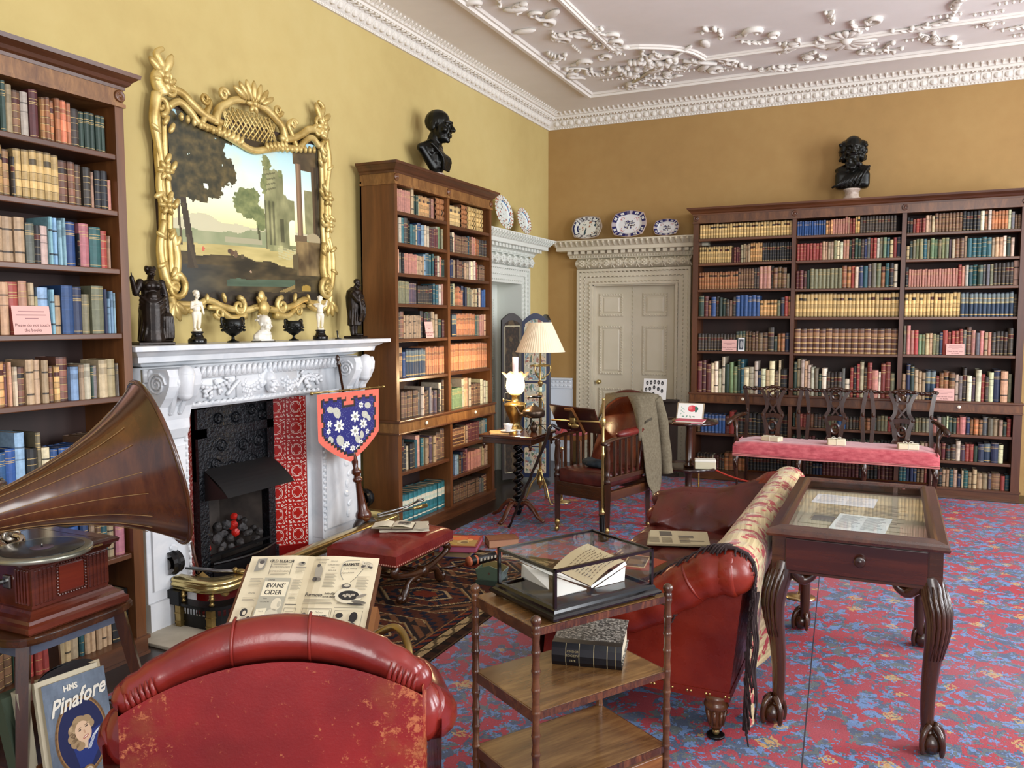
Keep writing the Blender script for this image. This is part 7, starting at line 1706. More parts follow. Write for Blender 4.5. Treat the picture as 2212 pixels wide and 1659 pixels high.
m.add([(0,0,hz-.003),(CW,0,hz-.003),(CW,CD,hz-.003),(0,CD,hz-.003)],[(0,1,2,3)]); m.add([(0,0,z0),(CW,0,z0),(CW,0,hz),(0,0,hz)],[(0,1,2,3)]); m.add([(0,CD,z0),(CW,CD,z0),(CW,CD,hz),(0,CD,hz)],[(0,1,2,3)]); m.add([(0,0,z0),(0,CD,z0),(0,CD,hz),(0,0,hz)],[(0,1,2,3)]); m.add([(CW,0,z0),(CW,CD,z0),(CW,CD,hz),(CW,0,hz)],[(0,1,2,3)])
m.build('glass_panes',GLASS,t,norm=False)
cz=MW.translation.z+TIER[0]+.0005+.0375
CM=Matrix.Translation((*(MW@Vector((.075,.012,0))).xy,cz))@Matrix.Rotation(ang+.03,4,'Z')
c0=CM@Vector((0,0,0))
t=thing('manuscript','open handwritten manuscript book propped inside the glass case','manuscript',tuple(c0),ang+.03)
m=MB()
def page(A,B,Cc,D,col,z=0): # curved page quad
    A,B,Cc,D=map(Vector,(A,B,Cc,D)); m.grid(lambda u,v:(A.lerp(B,u)).lerp(D.lerp(Cc,u),v)+Vector((0,0,.012*math.sin(PI*u))),10,4,lambda u,v:col)
QQ=lambda px,py,z: tuple(CM.inverted()@AZ(px,py,z))
A,B,Cc,D=[QQ(*q) for q in ((1276,1266,.792),(1350,1212,.838),(1270,1174,.868),(1194,1228,.815))]
page(A,B,Cc,D,(.78,.71,.56))
wh=(.93,.92,.89); gy_=(.82,.80,.76)
def quad(c,*q): m.setc(c); m.add([QQ(*x) for x in q],[tuple(range(len(q)))])
quad(wh,(1278,1271,.785),(1354,1220,.825),(1350,1213,.836),(1276,1266,.790))
quad(wh,(1122,1208,.845),(1193,1229,.813),(1275,1268,.788),(1186,1241,.806),(1124,1213,.832))
quad(gy_,(1127,1217,.822),(1184,1240,.802),(1186,1274,.776),(1126,1246,.776))
quad(wh,(1204,1248,.800),(1268,1272,.783),(1266,1275,.777),(1201,1290,.776))
quad(wh,(1351,1224,.815),(1349,1254,.777),(1284,1270,.777),(1290,1266,.785))
m.build('loose_pages',PAPER,t,norm=False)
m=MB(); A,B,D=Vector(A),Vector(B),Vector(D); m.T=frame_at(A,B-A,D-A); LX2=(B-A).length
RR=random.Random(4)
for k in range(9):
    x=.02; y=.015+.0125*k
    while x<LX2-.03:
        w=RR.uniform(.006,.016); rectc(m,x,x+w,y,y+.0026,(.30,.24,.20),.016*math.sin(PI*x/LX2)+.002); x+=w+.005
put_text(m,'The Manor House',.012,LX2*.5,.128,(.28,.22,.18),.016,shear=.4) if 0 else None
m.build('handwriting',PAPER,t,norm=False)
# ================================================================ SOFA
t=thing('sofa','buttoned red leather chesterfield sofa with scrolled arms on turned fluted feet','sofa',(0,0,0))
SL=mat('sofa_leather',(.38,.085,.05),.28,c2=(.50,.15,.085),scale=4,bump=.12,bscale=80,rvar=.07)
SD_=mat('sofa_seat_leather',(.26,.08,.06),.32,c2=(.35,.125,.09),scale=5,bump=.15,bscale=80,rvar=.06)
def tuft(x,y,dx,dy):
    # diamond buttons
    best=9
    i=math.floor(x/dx); 
    for a in (i-1,i,i+1,i+2):
        o=(a%2)*dy/2; j=math.floor((y-o)/dy)
        for b in (j,j+1): best=min(best,math.hypot(x-a*dx,(y-(b*dy+o))*1.0))
    return best
def tufth(x,y,dx,dy,dep):
    d=tuft(x,y,dx,dy); r1=abs(((x/dx+2*y/dy)%2)-1); r2=abs(((x/dx-2*y/dy)%2)-1)
    return -dep*math.exp(-(d/.035)**2)-dep*.35*(math.exp(-((1-r1)/.12)**2)*.5+math.exp(-((1-r2)/.12)**2)*.5)
xb,yn,yf=-.52,3.07,4.80
# seat
m=MB(); m.sm=True
m.grid(lambda u,v:(-1.30+.72*u,yn+.02+(yf-yn-.04)*v,.425-.045*(max(0,1-u/.10))**2+tufth(-1.30+.72*u,yn+1.7*v,.14,.24,.022)),60,110)
m.grid(lambda u,v:(-1.30-.01*math.sin(PI*v),yn-.04+(yf-yn+.08)*u,.20+.18*v),20,6)
m.build('buttoned_seat',SD_,t,norm=False)
# back: roll, inner and outer faces
m=MB(); m.sm=True
m.grid(lambda u,v:(xb-.075+.0*u-.06*(1-v)+.0,yn+(yf-yn)*u,.42+.25*v) if 0 else (xb-.07-.05*(1-v)-tufth(u*1.7,v*.25,.16,.16,.02)*-1,yn+(yf-yn)*u,.40+.27*v),80,16)
m.tube([(xb,yn-.02,.672),(xb,yn+.3,.675),(xb,3.9,.678),(xb,yf-.3,.675),(xb,yf+.04,.67)],[.078,.08,.08,.08,.076],18)
m.grid(lambda u,v:(-.525+.05*v,yn-.015+(yf-yn+.03)*u,.17+.50*v),20,6)
m.build('back',SL,t,norm=False)
def arm(y,s,nm):
    m=MB(); m.sm=True
    P=sp([(-.50,y,.672),(-.60,y,.655),(-.72,y,.58),(-.85,y,.49),(-.99,y,.445),(-1.14,y,.425),(-1.27,y,.415)],6); n=len(P)
    P=[p+Vector((0,s*.03,0)) for p in P]; m.tube(P,[.088-.010*i/n+.004*math.sin(i*1.3) for i in range(n)],16); m.ell((-.52,y+s*.035,.672),(.092,.085,.086),16,10); m.ell(P[-1],(.075,.075,.072),12,8)
    o=m.build('scroll_arm',SL,t)
    m=MB(); m.sm=False
    yy=y+s*.02
    top=[(p.x,p.z-.03) for p in P][::6]
    poly=[(-.525,.17)]+[(-.475,.66)]+top+[(-1.29,.17)]
    k=len(poly); y0,y1=sorted((yy,yy-s*.05)); m.add([(a,y0,b) for a,b in poly]+[(a,y1,b) for a,b in poly],[tuple(range(k)),tuple(range(2*k-1,k-1,-1))]+[(i,(i+1)%k,k+(i+1)%k,k+i) for i in range(k)])
    m.build('arm_panel',SL,t)
    # pleat seams of the roll
    m=MB(); m.sm=True
    for i in (9,21,30):
        if i>=n: continue
        p=P[i]; tg=(P[min(i+1,n-1)]-P[i-1]).normalized(); q=Vector((-tg.z,0,tg.x))
        pts=[p+(Vector((0,s,0))*math.cos(a)+q*math.sin(a))*(.083-.012*i/n) for a in [-1.3+2.3*j/10 for j in range(11)]]
        m.tube(pts,[.003+.004*math.sin(PI*j/10) for j in range(11)],6)
    m.build('seam_welt',SL,o)
    m=MB()
    for j in range(11):
        x=-.53-.072*j
        for dx in (-.007,.007): m.ell((x+dx,y+s*.026,.185),(.0055,.003,.0055),8,5)
    m.build('nail_studs',OLDBRASS,t)
arm(yn,-1,'near'); arm(yf,1,'far')
# far arm inside: deep buttoned face
m=MB(); m.sm=True
def farin(u,v):
    x=-1.25+.62*u; zt=.60+.09*max(0,(u-.55)/.45)-.04*max(0,(.25-u)/.25); y=4.56+.14*v+.06*v*v
    return (x,y-.045*math.sin(PI*v)-tufth(x,.42+.2*v,.2,.16,.03)*-1,.40+(zt-.40)*v)
m.grid(farin,50,24); P=[Vector(farin(k/30,1))+Vector((0,.05,-.035)) for k in range(31)]; m.tube(P,[.055]*31,12); m.ell(P[0],.055,10,8)
m.build('buttoned_arm_face',SD_,t,norm=False)
m=MB(); m.box(-1.29,-.52,yn-.024,yf+.024,.165,.20); m.build('seat_rail',SL,t)
WAL=wood('foot_walnut',(.24,.13,.07),(.42,.26,.15),'z',.3,8,.2)
for x,y in ((-.575,3.075),(-1.20,3.06),(-.575,4.78),(-1.20,4.78)):
    m=MB(); m.sm=True; m.T=Matrix.Translation((x,y,0)); m.lathe([(.018,.04),(.022,.05),(.026,.055),(.034,.12),(.044,.128),(.048,.138),(.044,.148),(.04,.152),(.046,.165),(.046,.178)],16)
    for k in range(8): m.cap((.026*math.cos(k*.785),.026*math.sin(k*.785),.062),(.036*math.cos(k*.785),.036*math.sin(k*.785),.115),.006,.008,6)
    o=m.build('turned_foot',WAL,t)
    m=MB(); m.sm=True; m.T=Matrix.Translation((x,y,0)); m.lathe([(.024,.0068),(.034,.010),(.035,.018),(.03,.020),(.018,.016)],18); m.build('caster_cup',BLACK,o)
    m=MB(); m.sm=True; m.T=Matrix.Translation((x,y,0)); m.ell((0,0,.03),(.015,.015,.016)); m.build('brass_caster',BRASS,o)
# shawl over the back
t2=thing('shawl','cream and gold shawl with crimson flower medallions draped over the sofa back','shawl',(0,0,0))
PR=sp([(-.735,0,.49),(-.69,0,.56),(-.65,0,.63),(-.615,0,.70),(-.57,0,.75),(-.52,0,.763),(-.47,0,.75),(-.435,0,.70),(-.438,0,.62),(-.452,0,.45),(-.464,0,.25),(-.474,0,.08)],5)
PL=[0]
for a,b in zip(PR[:-1],PR[1:]): PL.append(PL[-1]+(b-a).length)
TL=PL[-1]
def prat(s):
    for i in range(len(PL)-1):
        if PL[i]<=s<=PL[i+1]: return PR[i].lerp(PR[i+1],(s-PL[i])/(PL[i+1]-PL[i]))
    return PR[-1]
def shf(u,v):
    # u along y, v across profile
    s=v*TL; lim=TL-(.0+.20*min(1,u*2.2)*0+ .16*max(0,min(1,(u-.12)*4)))  # hem rises further along
    s=min(s*(lim/TL),TL); p=prat(s); y=3.035+1.84*u
    hang=max(0,(v-.62)/.38)
    p=p+Vector((.022*hang*math.sin(u*24+.6)+.012*hang*math.sin(u*51),0,0)); k=max(0,(.16-v)/.16); p=p+Vector((-.03*k*math.sin(u*15),0,-.02*k*math.sin(u*9+1)))
    return (p.x,y+.03*hang*math.sin(u*3)*0,p.z+.004*math.sin(u*70)*(1-hang))
def shc(u,v):
    y=1.9*u; s=v*TL
    streak=.5+.5*nz(y*1.2,s*30,3,2); c=lerp3((.52,.43,.26),(.86,.79,.60),streak+.25*nz(y,s,5,1)+.12)
    # ogee lattice of medallions
    a=.27; b=.32; i=math.floor(y/a); best=None
    for ii in (i,i+1):
        o=(ii%2)*b/2; j=math.floor((s-o)/b)
        for jj in (j,j+1):
            dx,dy=y-ii*a,s-(jj*b+o); r=math.hypot(dx,dy*.8)
            if best is None or r<best[0]: best=(r,dx,dy)
    r,dx,dy=best; th=math.atan2(dy,dx)
    pet=.112*(.66+.34*math.cos(th*7+30*r)); 
    if r<pet and not (.028<r<.036) and nz(y*42,s*42,1,3)<.34: return (.58,.07,.11) if nz(y*18,s*18,1,7)>-.45 else (.70,.24,.22)
    if .115<r<.135 and math.cos(th*12+3)>.6: return (.66,.18,.18)
    return c
m=MB(); m.sm=True; m.grid(shf,270,180,shc)
o=m.build('woven_cloth',mat('silk_weave',(1,1,1),.45,vcol=True,bump=.15,bscale=250,sheen=.2),t2,norm=False); o.modifiers.new('s','SOLIDIFY').thickness=.004
FR=mat('dark_purple_fringe',(.15,.085,.085),.85)
m=MB(); RR=random.Random(8)
# twisted braid along the near edge, tassels hanging from it
edge=[Vector(shf(0,k/44))+Vector((0,-.012,.004)) for k in range(45)]
m.sm=True; m.tube([e+Vector((0,.003*math.sin(i*2.2),.003*math.cos(i*2.2))) for i,e in enumerate(edge)],.008,6)
for i,e in enumerate(edge[:-2]):
    for j in range(2):
        L=RR.uniform(.06,.12); p=e+Vector((RR.uniform(-.01,.01),RR.uniform(-.012,.0),0)); n=5
        ox=-.55 if i<14 else (.0 if i<26 else .25)
        if 12<i<31: L*=.35
        if i<=12: L*=.6
        pts=[p+Vector((ox*L*.5*k/n+RR.uniform(-.003,.003),-.018*k/n if i<30 else -.006*k/n,-L*k/n*(1 if i>7 else .55))) for k in range(n+1)]
        if pts[-1].z<.012: continue
        m.tube(pts,.0032,5)
for j in range(3):
    x=-.432+.006*j; m.tube([(x+.005*math.sin(k*1.1+j),3.0+.004*j,.62-.046*k*(.6+.1*j)) for k in range(14)],.0042,6)
AP=sp([(-.52,3.06,.765),(-.60,3.07,.745),(-.70,3.08,.675),(-.80,3.09,.605),(-.90,3.10,.555)],7)
m.tube(AP,.008,6)
for i,q in enumerate(AP):
    for j in range(2):
        L=RR.uniform(.05,.09); q0=q+Vector((RR.uniform(-.01,.01),-.005,.004)); pts=[q0+Vector((-.5*L*k/4,-L*.75*k/4,.012*math.sin(PI*k/4)-.25*L*(k/4)**2)) for k in range(5)]; m.tube(pts,.0032,5)
m.build('tasselled_fringe',FR,t2)
# reading matter on the seat
t=thing('newspaper','folded newspaper with a picture lying on the sofa seat by the far arm','newspaper',(0,0,0))
Q=[AZ(1397,1178,.436),AZ(1531,1182,.436),AZ(1524,1153,.436),AZ(1402,1149,.436)]
m=MB(); c=sum(Q,Vector())/4; 
for k in range(3):
    z=.4365+.004*k; m.setc((.70-.03*k,.65-.03*k,.52-.03*k)) if k<2 else m.setc((.72,.68,.55)); V=[(p.x+.004*k,p.y,z) for p in Q]+[(p.x+.004*k,p.y,z+.0034) for p in Q]; m.add(V,[(3,2,1,0),(4,5,6,7),(0,1,5,4),(1,2,6,5),(2,3,7,6),(3,0,4,7)])
m.T=frame_at((Q[0].x,Q[0].y,.449),Q[1]-Q[0],Q[3]-Q[0]); LX3=(Q[1]-Q[0]).length; LY3=(Q[3]-Q[0]).length
rectc(m,LX3*.25,LX3*.45,LY3*.55,LY3*.9,(.36,.34,.30)); rectc(m,LX3*.55,LX3*.8,LY3*.45,LY3*.60,(.42,.40,.35)); rectc(m,LX3*.55,LX3*.95,LY3*.2,LY3*.26,(.40,.37,.32))
for k in range(9):
    for cx in (.05,.26,.55): rectc(m,LX3*cx,LX3*(cx+.17),LY3*(.08+.045*k),LY3*(.095+.045*k),(.52,.48,.40),.0002)
m.build('newsprint_sheets',PAPER,t)
def seatbook(label,q,h,cov,page,deco):
    t=thing('book_on_sofa',label,'book',(0,0,0)); Q=[AZ(x,y,.432+h) for x,y in q]
    m=MB(); V=[(p.x,p.y,.432) for p in Q]+[(p.x,p.y,.432+h-.004) for p in Q]; m.setc(page); m.add(V,[(3,2,1,0),(4,5,6,7),(0,1,5,4),(1,2,6,5),(2,3,7,6),(3,0,4,7)]); m.build('page_block',PAPER,t)
    m=MB(); V=[(p.x,p.y,.432+h-.004) for p in Q]+[(p.x,p.y,.432+h) for p in Q]; m.setc(cov); m.add(V,[(3,2,1,0),(4,5,6,7),(0,1,5,4),(1,2,6,5),(2,3,7,6),(3,0,4,7)])
    m.T=frame_at((Q[0].x,Q[0].y,.432+h),Q[1]-Q[0],Q[3]-Q[0]); deco(m,(Q[1]-Q[0]).length,(Q[3]-Q[0]).length); m.build('cover',PAPER,t)
def dA(m,a,b): rectc(m,a*.1,a*.85,b*.12,b*.88,(.80,.70,.52)); rectc(m,a*.14,a*.81,b*.16,b*.84,(.38,.30,.22),.0008); rectc(m,a*.2,a*.7,b*.3,b*.6,(.52,.42,.30),.0011)
seatbook('book with orange cover and framed picture on the sofa seat behind the glass case',[(1335,1226),(1400,1232),(1440,1212),(1372,1196)],.05,(.60,.25,.14),(.46,.36,.22),dA)
def dB(m,a,b): put_text(m,'THE READER',.018,a*.36,b*.5,(.25,.22,.18)); rectc(m,a*.62,a*.95,b*.2,b*.8,(.30,.28,.25))
seatbook('cream-covered book with a photograph on the sofa seat near the arm',[(1388,1258),(1448,1258),(1474,1236),(1405,1241)],.035,(.72,.68,.54),(.46,.40,.26),dB)
# ================================================================ DISPLAY TABLE
t=thing('display_table','mahogany glass-topped display table on carved cabriole legs with claw feet','table',(-.11,3.835,.0062),0)
DX,DY=.297,.565
m=MB(); m.box(-DX-.0,DX+.0,-DY,DY,.62,.63); 
m.box(-DX,-DX+.02,-DY+.02,DY-.02,.625,.765); m.box(DX-.02,DX,-DY+.02,DY-.02,.625,.765); m.box(-DX,DX,DY-.02,DY,.625,.765); m.box(-DX,-DX+.045,-DY,-DY+.02,.625,.765); m.box(DX-.045,DX,-DY,-DY+.02,.625,.765); m.box(-DX+.04,DX-.04,-DY+.004,-DY+.02,.625,.765); m.build('frieze_case',MAHX,t)
m=MB(); m.bbox(-DX+.05,DX-.05,-DY-.004,-DY+.012,.632,.758,.003); o=m.build('drawer_front',wood('drawer_mahogany',(.15,.055,.03),(.30,.13,.07),'x',.22,6,.4),t)
m=MB(); m.sm=True; m.T=Matrix.Translation((.02,-DY-.004,.70))@Matrix.Rotation(PI/2,4,'X'); m.lathe([(.012,0),(.010,.010),(.020,.014),(.021,.022),(.016,.026),(.010,.024),(.004,.028),(.001,.028)],18); m.build('turned_knob',MAHOG,o)
m=MB(); FWD=.052
pr=[(.018,.765),(.022,.775),(.016,.785),(.012,.794),(-.02,.800),(-.03,.803),(-.042,.800),(-.052,.792),(-.052,.76)]
m.sweep(pr,[((-DX,-DY,0),(-1,-1,0)),((DX,-DY,0),(1,-1,0)),((DX,DY,0),(1,1,0)),((-DX,DY,0),(-1,1,0)),((-DX,-DY,0),(-1,-1,0))]); m.build('top_frame',wood('frame_mahogany',(.17,.075,.04),(.34,.18,.10),'y',.2,6,.5),t)
m=MB(); m.add([(-DX+.05,-DY+.05,.793),(DX-.05,-DY+.05,.793),(DX-.05,DY-.05,.793),(-DX+.05,DY-.05,.793)],[(0,1,2,3)]); m.build('glass_top',GLASS,t,norm=False)
m=MB(); m.box(-DX+.03,DX-.03,-DY+.03,DY-.03,.735,.742); 
o=m.build('lining',mat('pale_linen_lining',(.72,.68,.58),.85),t)
for sx in (-1,1):
    for sy in (-1,1):
        m=MB(); m.sm=True; x,y=sx*(DX-.04),sy*(DY-.04)
        P=sp([(x,y,.66),(x+sx*.012,y+sy*.012,.60),(x+sx*.028,y+sy*.028,.53),(x+sx*.028,y+sy*.028,.45),(x+sx*.016,y+sy*.016,.34),(x+sx*.008,y+sy*.008,.22),(x+sx*.008,y+sy*.008,.11),(x+sx*.018,y+sy*.018,.07)],6); n=len(P)
        R0=[.043,.047,.046,.039,.031,.026,.023,.025]; rr=[]
        for i in range(n): k=i/(n-1)*7; a=min(int(k),6); rr.append(R0[a]+(R0[a+1]-R0[a])*(k-a))
        m.tube(P,rr,14)
        for j in range(7): # carved acanthus on the knee
            a=-1.1+2.2*j/6; d=Vector((sx*math.cos(a)*.7-sy*0,sy*math.cos(a)*.7,0)); q=Vector((-sy*math.sin(a)*.7*1,sx*math.sin(a)*.7,0)); off=(d+q)
            m.tube([P[i]+off*rr[i]*.98 for i in (3,7,11,15,19,23)],[.004,.009,.010,.009,.007,.003],6)
        o=m.build('cabriole_leg',MAHOG,t)
        m=MB(); m.sm=True; c=Vector((x+sx*.024,y+sy*.024,.043)); m.ell(c,(.042,.042,.043),14,10)
        for j in range(4):
            a=math.atan2(sy,sx)+(j-1)*PI/2*.95-.0; d=Vector((math.cos(a),math.sin(a),0)); m.tube(sp([c+d*.012+Vector((0,0,.065)),c+d*.038+Vector((0,0,.045)),c+d*.05+Vector((0,0,.008)),c+d*.046+Vector((0,0,-.034))],4),[.014,.013,.013,.012,.012,.012,.011,.011,.010,.010,.010,.009,.007],8)
        m.build('claw_and_ball_foot',MAHOG,o)
        m=MB(); m.sm=True
        for dx,dy in ((-sx,0),(0,-sy)):
            m.tube(sp([(x+dx*.03,y+dy*.03,.63),(x+dx*.07,y+dy*.07,.59),(x+dx*.10,y+dy*.10,.60),(x+dx*.115,y+dy*.115,.618)],4),[.03,.03,.028,.026,.024,.022,.02,.018,.017,.016,.015,.014,.012],8)
        m.build('scrolled_ear',MAHOG,o)
def docp(name,label,q,z,col,lines,pic=False):
    t=thing(name,label,'document',(0,0,0)); Q=[Vector((-.11+x,3.835+y,z)) for x,y in q]
    m=MB(); m.T=frame_at(Q[0],Q[1]-Q[0],Q[3]-Q[0]); a,b=(Q[1]-Q[0]).length,(Q[3]-Q[0]).length; m.setc(col); m.box(0,a,0,b,0,.0015)
    for k in range(lines):
        for s,e in ((.08,.48),(.54,.92)): rectc(m,a*s,a*(e-.06*((k*7)%3)),b*(.9-.8*k/lines),b*(.9-.8*k/lines)-b*.028,sh(col,.72),.0019)
    if pic: rectc(m,a*.1,a*.3,b*.1,b*.3,(.45,.44,.42),.0023); oval(m,a*.6,b*.25,a*.1,b*.06,(.4,.38,.36),.0023,12)
    m.build('sheet',PAPER,t)
ZL=.0062+.7428
docp('document','white printed letter at the back of the glass-topped table',[(-.22,.20),(.05,.18),(.06,.40),(-.21,.41)],ZL+.002,(.88,.90,.93),9)
docp('document','large yellowed newspaper spread under the other sheets in the display table',[(-.235,-.22),(.20,-.24),(.20,.30),(-.23,.33)],ZL,(.72,.68,.58),16,True)
docp('document','white typed sheet at the front of the display table under glass',[(-.11,-.30),(.10,-.32),(.10,-.02),(-.10,-.0)],ZL+.004,(.90,.92,.90),12)
# ================================================================ FOREGROUND ARMCHAIR
cu_=Vector((.83,.56,0)).normalized(); fw=Vector((-cu_.y,cu_.x,0))   # along the back, and facing direction
AC=Vector((-1.185,1.325,0))
t=thing('leather_armchair','worn red leather tub armchair seen from behind in the foreground','armchair',(AC.x,AC.y,.0062),math.atan2(cu_.y,cu_.x))
# local: x along back, +y facing direction (away from viewer)
N=NT('scuffed_red_leather'); v=N.coords(); f=N.noise(v,4,3); f2=N.noise(v,38,6,.7); f3=N.noise(v,140,4,.7)
base=N.ramp(f,[(.3,lin((.36,.06,.06))),(.7,lin((.52,.11,.10)))])
sx_=N.n('ShaderNodeSeparateXYZ'); tc=N.n('ShaderNodeTexCoord'); N.l(tc.outputs['Object'],sx_.inputs[0])
edge=N.math('POWER',N.math('MULTIPLY',N.math('ABSOLUTE',sx_.outputs['X']),3.3),3.0); right=N.math('MULTIPLY',N.math('ADD',sx_.outputs['X'],.05),.35)
w=N.math('ADD',N.math('ADD',N.math('MULTIPLY',f2,.62),N.math('MULTIPLY',f3,.38)),N.math('ADD',N.math('MULTIPLY',edge,.085),N.math('MULTIPLY',right,.12)))
msk=N.ramp(w,[(.595,(0,0,0)),(.66,(.75,)*3)]); c=N.mix(msk,base,lin((.70,.42,.26))); f4=N.noise(v,11,4); c=N.mix(N.math('MULTIPLY',N.ramp(f4,[(.5,(0,0,0)),(.75,(1,1,1))]),N.math('MINIMUM',edge,.8)),c,lin((.48,.27,.13)))
N.l(c,N.b.inputs['Base Color']); N.b.inputs['Roughness'].default_value=.36; N.bump(N.math('ADD',f2,f3),.18,.004); SCUFF=N.m
SHINY=mat('polished_red_leather',(.36,.085,.07),.22,c2=(.50,.15,.12),scale=4,bump=.1,bscale=60,rvar=.06)
BW=.315
def topz(a): return .797+.10*(1-a*a)
m=MB(); m.sm=True
m.grid(lambda u,v:((2*u-1)*BW,-.015-.012*math.cos(PI*(u-.5))+.04*(1-v)*0-.0,.16+(topz(2*u-1)-.02-.16)*v),30,20)
for s in (-1,1): m.grid(lambda u,v:(s*BW+s*.012*math.sin(PI*u),-.015+.11*u,.16+(topz(s)-.16)*v),6,12)
m.build('back_panel',SCUFF,t,norm=False)
m=MB(); m.sm=True
P=[]; K=36
for i in range(K+1):
    a=-1+2*i/K; P.append(Vector((a*(BW-.012),.03+.03*(1-a*a),topz(a)+.002)))
m.tube(P,[.050*(.66+.34*math.sin(PI*(.08+.84*i/K))) +.0025*math.sin(i*2.3)*(1 if i in range(0,6) or i>K-6 else 0) for i in range(K+1)],18); m.ell(P[0],.0372,14,10); m.ell(P[-1],.0372,14,10)
for s in (-1,1):
    for j in range(6):
        a=s*(.985-.035*j); q=Vector((a*(BW-.012),.028,topz(a)+.002)); rr_=.036+.0012*j; m.tube([q+Vector((-s*.010*w_,-math.cos(w_)*rr_,-math.sin(w_)*rr_)) for w_ in (-.5,-.1,.3,.7,1.1)],[.002,.0045,.006,.005,.002],6)
o=m.build('rolled_crest',SHINY,t)
for a in (-.26,.26):
    m=MB(); m.sm=True; i=int((a+1)/2*K); p=P[i]; m.tube([p+Vector((a*.02,math.cos(w_)*.0535*-1,math.sin(w_)*.0535)) for w_ in [-.8+2.6*k/10 for k in range(11)]],.0035,6); m.build('seam_piping',SHINY,o)
for s in (-1,1):
    m=MB(); m.sm=True; Q=sp([(s*(BW+.0),.06,.72),(s*(BW+.03),.14,.66),(s*(BW+.035),.32,.585),(s*(BW+.02),.50,.565),(s*(BW+.0),.58,.56)],6); n=len(Q); m.tube(Q,[.055+.008*math.sin(PI*i/n) for i in range(n)],14); m.ell(Q[-1],.056,12,8); m.ell((s*(BW+.005),.07,.70),(.05,.06,.07),12,8)
    m.grid(lambda u,v:(s*(BW+.045-.01*(1-v)),.02+.56*u,.16+(.70-.12*min(1,u*1.6)-.16)*v),12,8); m.build('arm',SHINY,t,norm=False)
m=MB(); m.bbox(-BW,BW,.08,.60,.30,.43,.04); m.build('seat_cushion',SHINY,t,smooth=True)
m=MB(); m.sm=True; m.grid(lambda u,v:((2*u-1)*(BW-.02),.075+.03*math.sin(PI*v)-.0,.40+(topz(2*u-1)-.40)*v),20,12); m.build('inner_back',SHINY,t,norm=False)
m=MB(); m.box(-BW,BW,.0,.59,.14,.31); m.build('seat_frame',MAHOG,t)
for x in (-BW+.04,BW-.04):
    for y in (.03,.55): m=MB(); m.sm=True; m.T=Matrix.Translation((x,y,0)); m.lathe([(.016,0),(.02,.01),(.018,.03),(.028,.12),(.03,.15)],12); m.build('leg',MAHOG,t)
# ================================================================ MAGAZINE ON ITS READING SLOPE
M0,M1=AZ(545,1202,.80),AZ(820,1206,.80); b0=AZ(503,1388,.605); 
mx=(M1-M0).normalized(); my=(M0-b0); my=(my-mx*my.dot(mx)).normalized(); MWd=(M1-M0).length; MH=.33
TMg=frame_at(M0-my*MH,mx,my)
t=thing('magazine','open old magazine with black and white advertisements on a reading slope','magazine',(0,0,0))
m=MB(); m.T=TMg; PG=(.88,.83,.70)
hw=MWd/2
def pgz(x): 
    d=abs(x-hw)/hw; return .010*math.sin(PI*min(1,d*1.1))*(1-d)+.004*(1-d)
def G3(u,v,s):
    x=hw+s*hw*u; return (x,MH*v,pgz(x)*1.0)
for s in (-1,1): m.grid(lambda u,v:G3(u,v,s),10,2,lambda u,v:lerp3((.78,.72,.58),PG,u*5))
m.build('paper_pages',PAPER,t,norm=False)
m=MB(); m.T=TMg@Matrix.Translation((0,0,.0125)); INK=(.20,.19,.18); GR=(.62,.60,.53); LT=(.52,.49,.42)
sx=MWd/.44; X=lambda a:a*MWd; Yv=lambda b:MH*(1-b)   # a: 0..1 across both pages; b: from the top
def TX(s,size,a,b,col=INK,**k): put_text(m,s,size*.86,X(a),Yv(b),col,.0006,xs=.84,**k)
def lines(a0,a1,b0,b1,n,col=LT):
    for k in range(n): rectc(m,X(a0),X(a1-.01*((k*5)%3)),Yv(b0+(b1-b0)*k/n)-.0014,Yv(b0+(b1-b0)*k/n),col,.0003)
def box(a0,a1,b0,b1,col=(.35,.33,.3),w=.0012):
    for r in ((a0,a1,b0,b0),(a0,a1,b1,b1)): rectc(m,X(r[0]),X(r[1]),Yv(r[2])-w/2,Yv(r[2])+w/2,col,.0004)
    for a in (a0,a1): rectc(m,X(a)-w/2,X(a)+w/2,Yv(b1),Yv(b0),col,.0004)
# left page
ngon(m,[(X(.07),Yv(.06)),(X(.14),Yv(.05)),(X(.135),Yv(.19)),(X(.065),Yv(.22))],(.55,.53,.48),.0003); oval(m,X(.105),Yv(.125),.010,.017,(.80,.76,.66),.0006,14); oval(m,X(.107),Yv(.10),.009,.008,(.32,.30,.28),.0008,10)
TX('OLD BLEACH',.019,.26,.085,bold=.0004); lines(.20,.33,.115,.135,2); TX('HOUSEHOLD LINENS',.0095,.26,.155,(.45,.42,.37)); TX('and',.007,.265,.185,(.5,.47,.4)); TX('FURNISHING FABRICS',.0095,.26,.21,(.45,.42,.37)); lines(.20,.33,.235,.26,2)
for a in (.185,.345): rectc(m,X(a)-.0008,X(a)+.0008,Yv(.25),Yv(.06),(.4,.38,.33),.0004)
oval(m,X(.42),Yv(.11),.012,.008,(.60,.57,.50),.0004,14); oval(m,X(.425),Yv(.10),.006,.004,(.2,.19,.18),.0006,10); rectc(m,X(.38),X(.46),Yv(.165),Yv(.15),(.58,.55,.48),.0004); lines(.385,.455,.19,.24,3)
rectc(m,X(.17),X(.37),Yv(.92),Yv(.29),(.68,.66,.58),.0003); rectc(m,X(.178),X(.362),Yv(.51),Yv(.335),(.90,.86,.74),.0005); TX('DRINK',.011,.225,.315,(.25,.24,.22)); TX("EVANS'",.027,.27,.385,bold=.0006); TX('CIDER',.029,.265,.465,bold=.0006)
